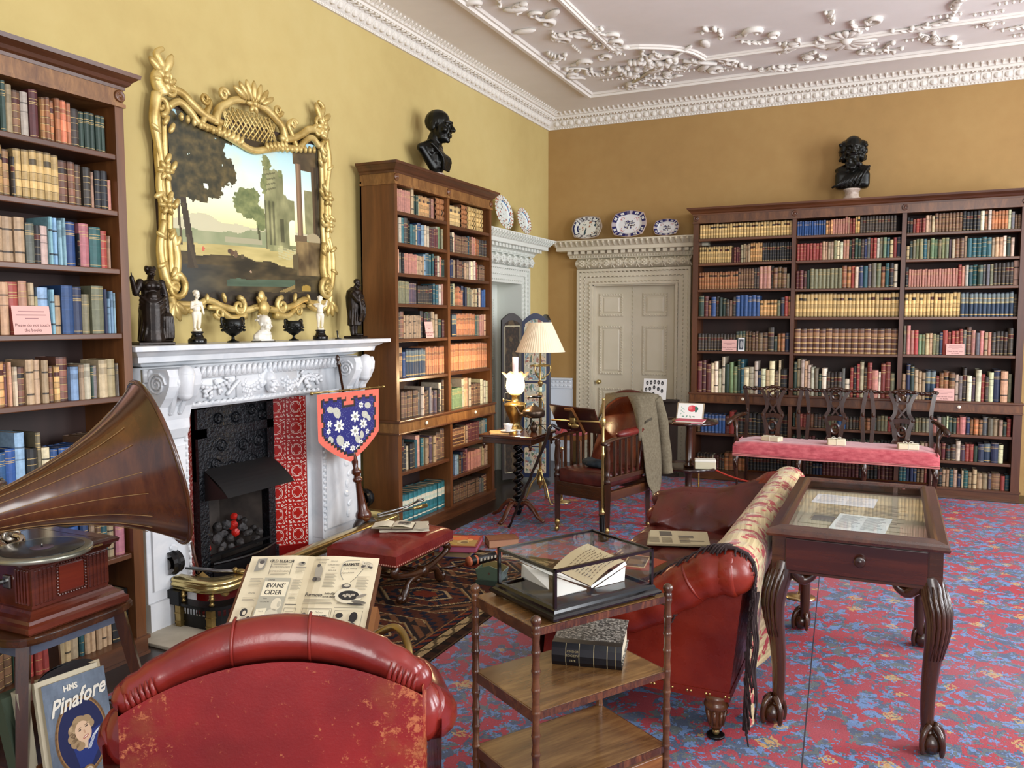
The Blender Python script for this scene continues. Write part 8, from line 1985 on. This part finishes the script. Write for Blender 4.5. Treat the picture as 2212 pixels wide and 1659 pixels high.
TX('from',.009,.22,.535,(.3,.28,.26)); TX('COUNTRY',.009,.225,.575,(.3,.28,.26)); oval(m,X(.315),Yv(.60),.017,.024,(.86,.82,.71),.0005,16); oval(m,X(.335),Yv(.60),.006,.012,(.74,.71,.62),.0007,12); oval(m,X(.30),Yv(.73),.022,.026,(.80,.77,.68),.0005,16); ngon(m,[(X(.18),Yv(.66)),(X(.255),Yv(.645)),(X(.25),Yv(.77)),(X(.175),Yv(.78))],(.90,.86,.74),.0006); TX("You'll",.010,.214,.685,shear=.3); TX('enjoy it',.010,.212,.735,shear=.3); lines(.19,.34,.85,.9,3,(.45,.43,.38))
lines(.06,.155,.30,.41,6); TX('fimella',.012,.105,.475,(.35,.33,.3),shear=.3); lines(.05,.155,.53,.58,3); lines(.385,.46,.30,.44,11,(.6,.57,.5)); TX('MANAGEMENT',.006,.42,.48,(.45,.42,.37)); lines(.39,.455,.50,.56,4); rectc(m,X(.38),X(.465),Yv(.603),Yv(.595),(.35,.33,.3),.0004); box(.385,.47,.64,.86); lines(.395,.455,.68,.78,6)
rectc(m,X(.065),X(.155),Yv(.92),Yv(.64),(.80,.75,.63),.0003); oval(m,X(.095),Yv(.70),.012,.016,(.22,.21,.2),.0005,14); oval(m,X(.10),Yv(.705),.006,.009,(.82,.77,.66),.0007,12); ngon(m,[(X(.075),Yv(.92)),(X(.085),Yv(.76)),(X(.13),Yv(.74)),(X(.15),Yv(.92))],(.66,.62,.54),.0006); oval(m,X(.14),Yv(.80),.008,.02,(.2,.19,.18),.0008,12)
# right page
TX('Furmoto',.010,.575,.095,(.3,.28,.26),shear=.2); lines(.52,.62,.05,.07,2); TX('NON-SLIP',.007,.665,.075,(.3,.28,.26)); TX('GUARANTEED',.0085,.665,.12,(.3,.28,.26)); TX('100%',.0085,.665,.155,(.3,.28,.26)); TX('NON-SLIP',.0085,.665,.19,(.25,.23,.21)); oval(m,X(.565),Yv(.21),.013,.030,(.60,.57,.50),.0005,14,.1); oval(m,X(.555),Yv(.13),.006,.007,(.3,.28,.26),.0007,10); oval(m,X(.55),Yv(.30),.008,.009,(.3,.28,.26),.0007,12); oval(m,X(.575),Yv(.30),.01,.008,(.45,.42,.37),.0007,12); lines(.62,.71,.22,.40,13)
TX('Furmoto',.022,.573,.485,bold=.0005,shear=.15); TX('non-slip',.015,.69,.465,shear=.2,bold=.0003); TX('FLOOR CREAM',.0085,.69,.505,bold=.0003); lines(.51,.73,.535,.60,4); box(.52,.735,.64,1.0); rectc(m,X(.57),X(.72),Yv(.80),Yv(.655),(.90,.86,.74),.0005); box(.57,.72,.655,.80,(.3,.28,.26)); TX('Did you',.011,.645,.685,shear=.2); TX('MACLEAN',.0165,.645,.73,bold=.0006); TX('your teeth to-day?',.010,.645,.772,shear=.2,bold=.0002); oval(m,X(.61),Yv(.93),.030,.028,(.42,.40,.36),.0006,18); oval(m,X(.612),Yv(.96),.016,.022,(.66,.62,.54),.0009,14); oval(m,X(.54),Yv(.74),.008,.018,(.35,.33,.3),.0006,12)
TX('MARMITE',.018,.80,.115,rot=.05,bold=.0005); TX('is the making',.0115,.80,.165,rot=.08,shear=.25); TX('of good stew',.0115,.785,.215,rot=.08,shear=.25)
for P_ in (sp([(X(.765),Yv(.30),0),(X(.735),Yv(.22),0),(X(.74),Yv(.10),0),(X(.78),Yv(.065),0),(X(.86),Yv(.06),0)],5),): m.setc((.60,.58,.52)); m.tube([(a.x,a.y,.0002) for a in P_],.0015,4)
m.setc((.2,.19,.18)); m.tube([(X(.90),Yv(.17),.0004),(X(.86),Yv(.27),.0004),(X(.825),Yv(.33),.0004)],.0009,4)
oval(m,X(.925),Yv(.115),.020,.012,(.70,.66,.57),.0005,14,-.3); oval(m,X(.90),Yv(.13),.010,.005,(.3,.28,.26),.0007,10,.5); oval(m,X(.95),Yv(.14),.010,.006,(.28,.26,.24),.0007,10,-.6)
for k in range(4): oval(m,X(.895+.018*k),Yv(.095+.008*k),.005,.010,(.82,.78,.68),.0009,8,.5+.2*k)
oval(m,X(.80),Yv(.375),.016,.010,(.35,.33,.3),.0006,14); oval(m,X(.805),Yv(.37),.010,.005,(.80,.76,.66),.0008,10); oval(m,X(.835),Yv(.485),.047,.030,(.86,.82,.71),.0004,22); oval(m,X(.835),Yv(.485),.034,.019,(.16,.15,.14),.0006,20)
for k in range(7): oval(m,X(.80+.012*k),Yv(.485+.012*math.sin(k*2)),.005,.004,(.72,.68,.6),.0009,8)
oval(m,X(.93),Yv(.49),.018,.006,(.55,.52,.46),.0008,12,.4); oval(m,X(.92),Yv(.56),.026,.006,(.40,.38,.34),.0007,12,-.15); oval(m,X(.90),Yv(.585),.03,.004,(.25,.24,.22),.0007,12,-.1); lines(.87,.96,.26,.42,12); lines(.76,.86,.53,.60,4); rectc(m,X(.75),X(.965),Yv(.628),Yv(.624),(.4,.38,.33),.0004)
box(.76,.965,.66,1.0); oval(m,X(.805),Yv(.735),.011,.016,(.80,.76,.66),.0006,14); oval(m,X(.80),Yv(.715),.012,.010,(.18,.17,.16),.0008,12)
for k in range(7): ngon(m,[(X(.77+.004*k),Yv(.70+.02*k)),(X(.785),Yv(.705+.02*k)),(X(.785),Yv(.71+.02*k))],(.2,.19,.18),.0006)
ngon(m,[(X(.77),Yv(1)),(X(.785),Yv(.82)),(X(.83),Yv(.80)),(X(.855),Yv(1))],(.34,.32,.3),.0005)
for k in range(6): rectc(m,X(.78+.012*k),X(.784+.012*k),Yv(.99),Yv(.84),(.78,.74,.64),.0007)
oval(m,X(.905),Yv(.73),.013,.019,(.13,.12,.12),.0006,16); ngon(m,[(X(.855),Yv(1)),(X(.875),Yv(.85)),(X(.90),Yv(.78)),(X(.925),Yv(.80)),(X(.95),Yv(.87)),(X(.955),Yv(1))],(.30,.28,.27),.0005); ngon(m,[(X(.885),Yv(.745)),(X(.872),Yv(.77)),(X(.89),Yv(.78))],(.13,.12,.12),.0007)
m.build('printed_page_matter',PAPER,t,norm=False)
t=thing('reading_slope','oak and brass reading slope bracketed to the red armchair, holding the magazine','reading stand',(0,0,0))
m=MB(); m.T=TMg; m.box(-.01,MWd+.01,-.02,MH-.03,-.016,-.004); m.build('slope_board',wood('slope_oak',(.30,.17,.09),(.45,.28,.15),'x',.4,6,.2),t)
m=MB(); m.T=TMg; m.box(MWd+.012,MWd+.03,-.03,.13,-.045,.012); m.build('side_ledge',mat('pale_oak',(.52,.33,.17),.4),t)
A0=AZ(885,1432,.70); m=MB(); m.sm=True
P=sp([A0,AZ(882,1398,.73),AZ(868,1366,.752),AZ(850,1355,.758),AZ(825,1364,.745),AZ(800,1378,.72)],6); m.tube(P,.011,10); m.build('brass_arm',OLDBRASS,t)
m=MB(); m.sm=True; m.tube([A0+Vector((0,0,-.05)),A0+Vector((0,0,.015))],.013,10); m.build('socket',BLACK,t)
# ================================================================ GRAMOPHONE AND STAND
GX0,GX1,GY0,GY1=-2.935,-2.555,1.712,2.002; SG=1.156; ZG=.5835
MS=Matrix.Diagonal((1.156,1.156,.84,1)); MG=Matrix.Scale(SG,4)
t=thing('gramophone_stand','dark mahogany splay-legged stand with curved moulded top carrying the gramophone','stand',((GX0+GX1)/2,(GY0+GY1)/2,.0065),0)
gx,gy=(GX0+GX1)/2,(GY0+GY1)/2
m=MB(); m.T=MS
def topo(k): # serpentine outline
    pts=[]
    for i in range(48):
        a=2*PI*i/48; ca,sa=math.cos(a),math.sin(a); e=.5; x=math.copysign(abs(ca)**e,ca)*.232; y=math.copysign(abs(sa)**e,sa)*.222; r=1-.035*abs(math.cos(2*a)); pts.append((x*r*k,y*r*k))
    return pts
for k,z0,z1 in ((.97,.650,.660),(1.0,.660,.678),(.98,.678,.6855)): m.prism(topo(k),z0,z1)
m.build('moulded_top',MAHX,t)
legs=[((.165,-.155,.66),(.215,-.215,.008)),((.165,.155,.66),(.225,.235,.008)),((-.165,-.155,.66),(-.215,-.215,.008)),((-.165,.155,.66),(-.215,.215,.008))]
for a,b in legs: m=MB(); m.T=MS; m.tube([a,b],[.024,.020],4); m.build('splayed_leg',MAHOG,t)
m=MB(); m.T=MS; m.box(-.17,.17,-.165,.165,.595,.657); m.build('frieze',mat('blue_grey_board',(.22,.25,.32),.7,c2=(.28,.30,.36),scale=20),t)
m=MB(); m.T=MS; m.box(-.20,.20,-.20,.20,.145,.165); m.build('lower_shelf',MAHX,t)
for s in (-1,1):
    for k in (-.05,.05):
        m=MB(); m.T=MS; m.tube([(s*0-.17,k,.60),(s*0-.20,k,.16)],.010,4) if s<0 else m.tube([(k,-.165,.60),(k,-.20,.16)],.010,4); m.build('slat',MAHOG,t)
# record albums in the stand
def sleeve_tf(): 
    A,B,D=AX(84,1487,-2.535),AX(216,1440,-2.535),AX(252,1631,-2.455)
    return A,B,D
A,B,D=sleeve_tf(); ux=(B-A); uy=(B-D); SWd=ux.length*1.03; SH_=uy.length*1.2
t=thing('record_album','blue record album cover with sailor girl portrait standing in the gramophone stand','record album',(0,0,0))
TS=frame_at(B-uy.normalized()*SH_-ux.normalized()*SWd,ux,uy); zlow=TS.translation.z
m=MB(); m.T=TS; m.setc((.62,.58,.48)); m.box(0,SWd,0,SH_,-.012,-.001)
m.grid(lambda u,v:(SWd*u,SH_*v,0),30,36,lambda u,v:lerp3((.30,.34,.39),(.42,.47,.53),.5+fbm(u*3,v*3,2,4)+.4*(v-.5)))
m.build('album_sleeve',PAPER,t,norm=False)
m=MB(); m.T=TS@Matrix.Translation((0,0,.0003)); cx,cy=SWd*.50,SH_*.47; rx,ry=SWd*.37,SH_*.315
oval(m,cx,cy,rx*1.13,ry*1.1,(.42,.30,.17),.0003,40); oval(m,cx,cy,rx*1.05,ry*1.03,(.56,.42,.25),.0004,40); oval(m,cx,cy,rx,ry,(.05,.09,.27),.0006,40)
for k in range(40):
    a=2*PI*k/40; oval(m,cx+rx*1.08*math.cos(a),cy+ry*1.06*math.sin(a),.0052,.0026,(.34,.24,.13),.0007,6,a+.9)
f=SWd
ngon(m,[(cx-.10*f,cy-ry*.85),(cx-.16*f,cy-.14*f),(cx-.02*f,cy-.06*f),(cx+.12*f,cy+.02*f),(cx+.30*f,cy+.05*f),(cx+.33*f,cy-.08*f),(cx+.22*f,cy-.27*f),(cx+.06*f,cy-ry*.93)],(.08,.16,.42),.0009)
for k in range(3): m.setc((.80,.82,.84)); m.tube([(cx+(.06+.02*k)*f,cy+(-.22+.0*k)*f,.001),(cx+(.16+.02*k)*f,cy-.06*f,.001),(cx+(.28+.012*k)*f,cy+.02*f,.001)],.0012,4)
ngon(m,[(cx-.02*f,cy-.05*f),(cx+.10*f,cy+.01*f),(cx+.06*f,cy-.20*f),(cx-.02*f,cy-.18*f)],(.80,.70,.58),.0011)
HR=(.60,.50,.36); SK=(.83,.70,.57)
for dx,dy,r in ((-.10,.10,.11),(-.02,.17,.12),(.08,.17,.10),(-.15,.0,.08),(.14,.12,.07),(-.12,-.08,.075),(-.05,-.14,.07),(.10,.0,.05)): oval(m,cx+dx*f,cy+dy*f,r*f,r*f*.9,HR,.0013+.00002*r,18)
for k in range(26): a=k*2.4; oval(m,cx+(-.03+.14*math.cos(a))*f,cy+(.08+.15*math.sin(a*1.3))*f,.035*f,.012*f,(.70,.60,.45) if k%2 else (.46,.37,.26),.0018,8,a)
oval(m,cx+.02*f,cy+.045*f,.125*f,.155*f,SK,.0022,26,.35)
for sxx,syy in ((-.035,.075),(.075,.105)): oval(m,cx+sxx*f,cy+syy*f,.024*f,.011*f,(.28,.22,.18),.0026,12,.3); oval(m,cx+sxx*f-.0,cy+(syy+.028)*f,.032*f,.006*f,(.42,.33,.23),.0026,10,.35)
oval(m,cx+.035*f,cy+.04*f,.014*f,.028*f,(.74,.58,.46),.0026,10,.35); oval(m,cx+.045*f,cy-.035*f,.05*f,.018*f,(.62,.28,.24),.0026,14,.35); oval(m,cx+.046*f,cy-.032*f,.036*f,.008*f,(.92,.88,.82),.0029,12,.35)
oval(m,cx+.02*f,cy-ry*1.02,.10*f,.085*f,(.50,.37,.21),.0024,18); oval(m,cx+.02*f,cy-ry*1.02,.07*f,.06*f,(.72,.66,.54),.0027,16); oval(m,cx+.025*f,cy-ry*1.02,.03*f,.035*f,(.25,.18,.13),.003,10)
WH=(.86,.84,.78)
put_text(m,'HMS',SWd*.115,SWd*.42,SH_*.915,WH,.0028,bold=.001); put_text(m,'Pinafore',SWd*.30,SWd*.50,SH_*.80,WH,.0031,shear=.5,bold=.0016,rot=.13,xs=.9)
put_text(m,"HIS MASTERS VOICE",SWd*.088,SWd*.565,SH_*.045,WH,.0028,bold=.0007,rot=.03)
for k in range(4): rectc(m,SWd*.68,SWd*.95,SH_*(.17-.022*k),SH_*(.175-.022*k),(.50,.44,.30),.0008); rectc(m,SWd*.06,SWd*.3,SH_*(.13-.022*k),SH_*(.135-.022*k),(.46,.42,.32),.0008)
m.build('cover_picture',PAPER,t,norm=False)
nrm=(TS.to_3x3()@Vector((0,0,1))).normalized()
def album(label,off,dx,dh,col,th=.014):
    t=thing('record_album',label,'record album',(0,0,0),0,'albums behind the sailor girl cover'); m=MB(); m.T=Matrix.Translation(-nrm*off)@TS; m.setc(col); m.box(dx,SWd+dx,0,SH_*dh,-th,0); m.build('album_sleeve',PAPER,t)
    m=MB(); m.T=Matrix.Translation(-nrm*off)@TS; m.setc((.06,.06,.06)); m.prism([(dx+SWd*.5+SWd*.48*math.cos(a),SH_*dh-.02+.045*math.sin(a)) for a in [PI*k/14 for k in range(15)]],-th*.6,-th*.4); m.build('black_disc',EBONY,t)
album('cream record sleeve showing its black disc, just behind the sailor girl cover',.016,-.012,1.045,(.74,.70,.60)); album('pale buff record sleeve, second behind the sailor girl cover',.034,.012,1.06,(.70,.64,.52))
t=thing('record_album','tall green-backed record album left of the sailor girl cover in the stand','record album',(0,0,0))
a0=AX(20,1515,-2.24); a1=AX(55,1492,-2.24); 
m=MB(); P0=AX(2,1512,-2.54); P1=AX(58,1490,-2.59); lo0=AX(40,1670,-2.51); lo1=AX(78,1670,-2.565); V=[P0,P1,lo1,lo0]; o3=Vector((-.05,-.0,0)); m.setc((.20,.25,.18)); m.add([tuple(p) for p in V]+[tuple(p+o3) for p in V],[(0,1,2,3),(7,6,5,4),(0,4,5,1),(1,5,6,2),(2,6,7,3),(3,7,4,0)]); m.build('green_binding',PAPER,t)
m=MB(); P0=AX(36,1500,-2.53); P1=AX(60,1487,-2.545); lo0=AX(64,1670,-2.50); lo1=AX(84,1670,-2.515); V=[P0,P1,lo1,lo0]; o3=Vector((-.03,0,0)); m.setc((.60,.57,.48)); m.add([tuple(p) for p in V]+[tuple(p+o3) for p in V],[(0,1,2,3),(7,6,5,4),(0,4,5,1),(1,5,6,2),(2,6,7,3),(3,7,4,0)]); m.build('page_edges',PAPER,t)
# gramophone
t=thing('gramophone','mahogany table gramophone with a large flared wooden horn and record on turntable','gramophone',(gx,gy,ZG),0)
hx,hy=(GX1-GX0)/2/SG,(GY1-GY0)/2/SG
m=MB(); m.T=MG; RM=wood('gramophone_mahogany',(.20,.07,.04),(.40,.17,.10),'y',.22,6,.45)
sq=lambda:[((-hx,-hy,0),(-1,-1,0)),((hx,-hy,0),(1,-1,0)),((hx,hy,0),(1,1,0)),((-hx,hy,0),(-1,1,0)),((-hx,-hy,0),(-1,-1,0))]
m.sweep([(.036,0),(.040,.006),(.040,.022),(.032,.028),(.030,.038),(.018,.044),(.010,.052),(.006,.058),(0,.06)],sq()); m.box(-hx-.02,hx+.02,-hy-.02,hy+.02,0,.01); m.build('base_moulding',RM,t)
m=MB(); m.T=MG; m.box(-hx,hx,-hy,hy,.01,.19); m.build('case_body',RM,t)
m=MB(); m.T=MG; m.sweep([(0,.178),(.006,.182),(.010,.190),(.024,.198),(.026,.208),(.02,.213),(-.02,.214)],sq()); m.box(-hx-.015,hx+.015,-hy-.015,hy+.015,.196,.2135); m.build('lid',RM,t)
for s in (-1,1):
    m=MB(); m.T=MG; m.box(hx,hx+.003,*sorted((s*hy,s*(hy-.074))),.07,.174)
    for k in range(5): yy=s*(hy-.012-.013*k); m.cap((hx+.003,yy,.074),(hx+.003,yy,.170),.0045,.0045,6)
    if s<0:
        for k in range(5): xx=hx-.012-.013*k; m.cap((xx,-hy-.001,.074),(xx,-hy-.001,.170),.0045,.0045,6)
    m.build('reeded_pilaster',RM,t)
m=MB(); m.T=MG; m.bbox(hx-.002,hx+.004,-hy+.085,hy-.085,.085,.165,.002); o=m.build('front_panel',wood('panel_mahogany',(.30,.08,.04),(.44,.16,.08),'y',.2,5,.5),t)
m=MB(); m.T=MG; 
for z in along(.08,.172,.009): m.ell((hx+.004,hy-.08,z),.0035,5,4); m.ell((hx+.004,-hy+.08,z),.0035,5,4)
for y in along(-hy+.08,hy-.08,.009): m.ell((hx+.004,y,.172),.0035,5,4); m.ell((hx+.004,y,.079),.0035,5,4)
m.build('beading',RM,o)
m=MB(); m.T=MG; m.box(hx-.05,hx+.001,-hy-.004,-hy+.002,.18,.186) if 0 else None; m.bbox(hx-.12,hx-.085,-hy-.006,-hy,.11,.15,.004); m.cap((hx-.115,-hy-.01,.13),(hx-.115,-hy-.05,.13),.008,.006,8); m.build('crank_plate',STEEL,t)
m=MB(); m.T=MG
for y in (-hy+.05,hy-.07): m.box(hx+.0225,hx+.0275,y,y+.035,.1985,.2035)
m.build('hinge_plates',BRASS,t)
TZ=.2135*SG; TC=AZ(91,1187,ZG+TZ+.02); tx,ty=TC.x-gx,TC.y-gy
m=MB(); m.sm=True; m.T=Matrix.Translation((tx,ty,TZ)); m.lathe([(.06,0),(.06,.008),(.148,.009),(.152,.013),(.152,.022),(.147,.026),(.12,.0265),(.001,.0265)],48); m.build('turntable',mat('nickel_green_baize',(.55,.55,.48),.3,.7,c2=(.62,.62,.56),scale=10),t)
RD=NT('shellac_record'); RD.b.inputs['Base Color'].default_value=(.012,.012,.013,1); RD.b.inputs['Roughness'].default_value=.25; v=RD.coords(); 
wv=RD.n('ShaderNodeTexWave',wave_type='RINGS',rings_direction='Z'); wv.inputs['Scale'].default_value=120; RD.l(v,wv.inputs['Vector']); RD.bump(wv.outputs['Fac'],.25,.001)
m=MB(); m.sm=True; m.lathe([(.125,0),(.126,.0012),(.125,.002),(.001,.002)],48); o=m.build('record',RD.m,t,loc=(tx,ty,TZ+.0265)); 
m=MB(); m.sm=True; m.lathe([(.036,0),(.036,.0006),(.001,.0006)],28); m.build('record_label',mat('mauve_label',(.36,.30,.36),.5),o,loc=(0,0,.002)); m=MB(); m.sm=True; m.lathe([(.003,0),(.003,.012),(.001,.014)],10); m.build('spindle',STEEL,o,loc=(0,0,.002))
m=MB(); m.sm=True; P=sp([Vector((-.243,.023,.38)),Vector((-.231,-.046,.33)),AX(2,1179,-2.728)-Vector((gx,gy,ZG)),AX(30,1179,-2.705)-Vector((gx,gy,ZG)),AX(46,1170,-2.693)-Vector((gx,gy,ZG)),AX(44,1160,-2.705)-Vector((gx,gy,ZG)),AX(30,1156,-2.728)-Vector((gx,gy,ZG))],6); m.tube(P,[.018-.008*i/len(P) for i in range(len(P))],10); m.build('tone_arm',mat('nickel_plate',(.72,.68,.62),.2,1),t)
sb=AX(24,1157,-2.74)-Vector((gx,gy,ZG)); m=MB(); m.sm=True; m.T=Matrix.Translation(sb)@Matrix.Rotation(PI/2,4,'Y')@Matrix.Rotation(.3,4,'X'); m.lathe([(.024,-.010),(.029,-.007),(.029,.007),(.022,.010),(.012,.006),(.001,.006)],22); m.build('sound_box',mat('nickel_plate',(.72,.68,.62),.2,1),t)
# horn
rc=AX(341,1000,-2.22); nk=AX(-42,1119,-2.80); HK=2.22/2.03; ax_=(rc-nk).normalized(); dv=(rc-EYE).normalized(); ax_=(ax_-dv*ax_.dot(dv)).normalized(); ax_=(ax_+dv*.2).normalized(); nk=rc-ax_*(rc-nk).length*1.0
HL=(rc-nk).length; TH=Matrix.Translation(nk-Vector((gx,gy,ZG)))@ax_.to_track_quat('Z','Y').to_matrix().to_4x4()
hp=[(0,.034),(.11,.041),(.25,.053),(.37,.067),(.5,.088),(.63,.115),(.74,.145),(.84,.180),(.91,.211),(.96,.236),(.988,.252),(1.0,.258)]
def hr(v):
    for (a,ra),(b,rb) in zip(hp[:-1],hp[1:]):
        if a<=v<=b+1e-9: return HK*(ra+(rb-ra)*(v-a)/(b-a))
    return HK*hp[-1][1]
HM=wood('horn_wood',(.16,.075,.03),(.36,.20,.085),'z',.2,5,.5,.3,.6)
m=MB(); m.sm=True; m.T=TH; NU=72
v=[];NV=40
for j in range(NV+1):
    q=j/NV; r=hr(q)
    for i in range(NU):
        a=2*PI*i/NU; lob=1-.012*abs(math.sin(a*4))**.5*0-.014*q*(abs(math.cos(4*a))); v.append((r*lob*math.cos(a),r*lob*math.sin(a),HL*q))
m.add(v,[(j*NU+i,j*NU+(i+1)%NU,(j+1)*NU+(i+1)%NU,(j+1)*NU+i) for j in range(NV) for i in range(NU)])
m.tube([(HK*.257*math.cos(2*PI*k/60),HK*.257*math.sin(2*PI*k/60),HL*1.0) for k in range(60)],.008,8,closed=True)
hb=m.build('wooden_horn',HM,t)
m=MB(); m.T=TH
for k in range(16):
    a=2*PI*(k+.5)/16
    m.tube([((hr(q)+.0008)*math.cos(a+.05*(k%2)),(hr(q)+.0008)*math.sin(a+.05*(k%2)),HL*q) for q in [.2+.66*i/16 for i in range(17)]],.0011,4)
m.build('incised_lines',mat('horn_groove',(.55,.42,.26),.4),hb)
m=MB(); m.sm=True; e0=nk-Vector((gx,gy,ZG)); m.tube(sp([e0+ax_*.02,e0-ax_*.05,e0-ax_*.10+Vector((0,0,-.03)),Vector((-.27,.035,.42)),Vector((-.25,.035,.35)),Vector((-.243,.023,.25))],6),[.028]*12+[.026]*10+[.03]*9,12); m.build('horn_elbow',mat('nickel_plate',(.72,.68,.62),.2,1),t)
# ================================================================ CAMERA, LIGHT
cam=bpy.data.cameras.new('camera'); co=bpy.data.objects.new('camera',cam); C.objects.link(co); bpy.context.scene.camera=co
cam.sensor_width=36; cam.sensor_fit='HORIZONTAL'; cam.lens=36*1761.455/2212; cam.clip_start=.05; cam.clip_end=60
co.matrix_world=Matrix(((.90587116,-.03033961,.42246531,0),(.42354934,.06922417,-.90322421,0),(-.00184134,.99713967,.0755585,1.6),(0,0,0,1)))
sc=bpy.context.scene
W=bpy.data.worlds.new('daylight'); sc.world=W; W.use_nodes=True; bg=W.node_tree.nodes['Background']; bg.inputs[0].default_value=(.80,.86,1,1); bg.inputs[1].default_value=.75
def area(name,loc,target,sx,sy,power,col):
    l=bpy.data.lights.new(name,'AREA'); l.shape='RECTANGLE'; l.size=sx; l.size_y=sy; l.energy=power; l.color=col
    o=bpy.data.objects.new(name,l); C.objects.link(o); o.location=loc
    d=Vector(target)-Vector(loc); o.rotation_euler=d.to_track_quat('-Z','Y').to_euler(); return o
# tall sash windows in the right-hand wall, out of the picture
area('window_daylight',(4.1,2.2,2.35),(-1,2.6,1.7),1.3,3.0,175,(.93,.96,1))
area('window_daylight',(4.1,5.2,2.35),(-1,5.0,1.9),1.3,3.0,190,(.93,.96,1))
area('window_daylight',(4.1,7.6,2.2),(-1,6.6,1.1),1.3,2.6,80,(.93,.96,1))
area('window_daylight',(1.2,-2.1,2.4),(-1.2,4,1.2),1.8,2.8,130,(1,.97,.93))
sc.view_settings.view_transform='Standard'; sc.view_settings.look='None'; sc.view_settings.exposure=0.24; sc.view_settings.gamma=1.03
cy=sc.cycles; cy.use_denoising=True; cy.max_bounces=7; cy.diffuse_bounces=3; cy.glossy_bounces=3; cy.transmission_bounces=6; cy.transparent_max_bounces=8; cy.caustics_reflective=False; cy.caustics_refractive=False; cy.sample_clamp_indirect=4; cy.use_adaptive_sampling=True; cy.adaptive_threshold=.02
cy.use_fast_gi=False
# ================================================================ BOOKS: the 285 largest in view one by one, the rest as one mass
bpy.context.view_layer.update()
dg=bpy.context.evaluated_depsgraph_get(); dg.update()
eye=Vector((0,0,1.6)); CR=Matrix(((.90587116,-.03033961,.42246531),(.42354934,.06922417,-.90322421),(-.00184134,.99713967,.0755585))).transposed()
def seen(p):
    q=CR@(p-eye)
    if q.z>=-.1: return False
    x=1106+1761.455*q.x/-q.z; y=829.5-1761.455*q.y/-q.z
    if not(0<=x<2212 and 0<=y<1659): return False
    d=p-eye; L=d.length; d/=L
    ok=bpy.context.scene.ray_cast(dg,eye,d,distance=L-.03)
    return not ok[0]
for b in BK:
    hit=0
    for fx in (.5,):
        for fz in (.15,.5,.85):
            p=b['T']@Vector((b['w']*fx,-.012,b['h']*fz)); hit+=seen(p)
    ctr=b['T']@Vector((b['w']/2,0,b['h']/2)); n=(b['T'].to_3x3()@Vector((0,-1,0))).normalized(); d=eye-ctr
    b['area']=b['w']*b['h']*max(n.dot(d.normalized()),0)/d.length_squared*hit/3
    b['hit']=hit
BK.sort(key=lambda b:-b['area'])
NB=0
rest=MB()
for b in BK:
    if NB<285 and b['area']>0 and (b['hit']>=2 or b['area']>.0004):
        NB+=1
        m=MB(); book_mesh(m,b,Matrix()); o=m.build('book',BOOKM,norm=False); o.matrix_world=b['T']
        end='right end' if b['fr'] else 'left end'
        if b['flat']: lab=f"{PALD[b['key']][1]} book lying flat, {ordw(b['pos'])} from {end}, {b['shelf']} shelf, {b['case']}"
        else: lab=f"{PALD[b['key']][1]} book, {ordw(b['pos'])} from {end}, {b['shelf']} shelf, {b['case']}"
        tag(o,lab,'book',f"books on the {b['shelf']} shelf, {b['case']}")
        if b['key']=='k' and b['case'].startswith('bookcase left') and b['shelf']=='seventh' and b['pos']==1: BIBLE=b
    else:
        book_mesh(rest,b,b['T'])
o=rest.build('books',BOOKM,norm=False); tag(o,'smaller and half-hidden bound books filling the rest of the bookcase shelves','books',None,'stuff')
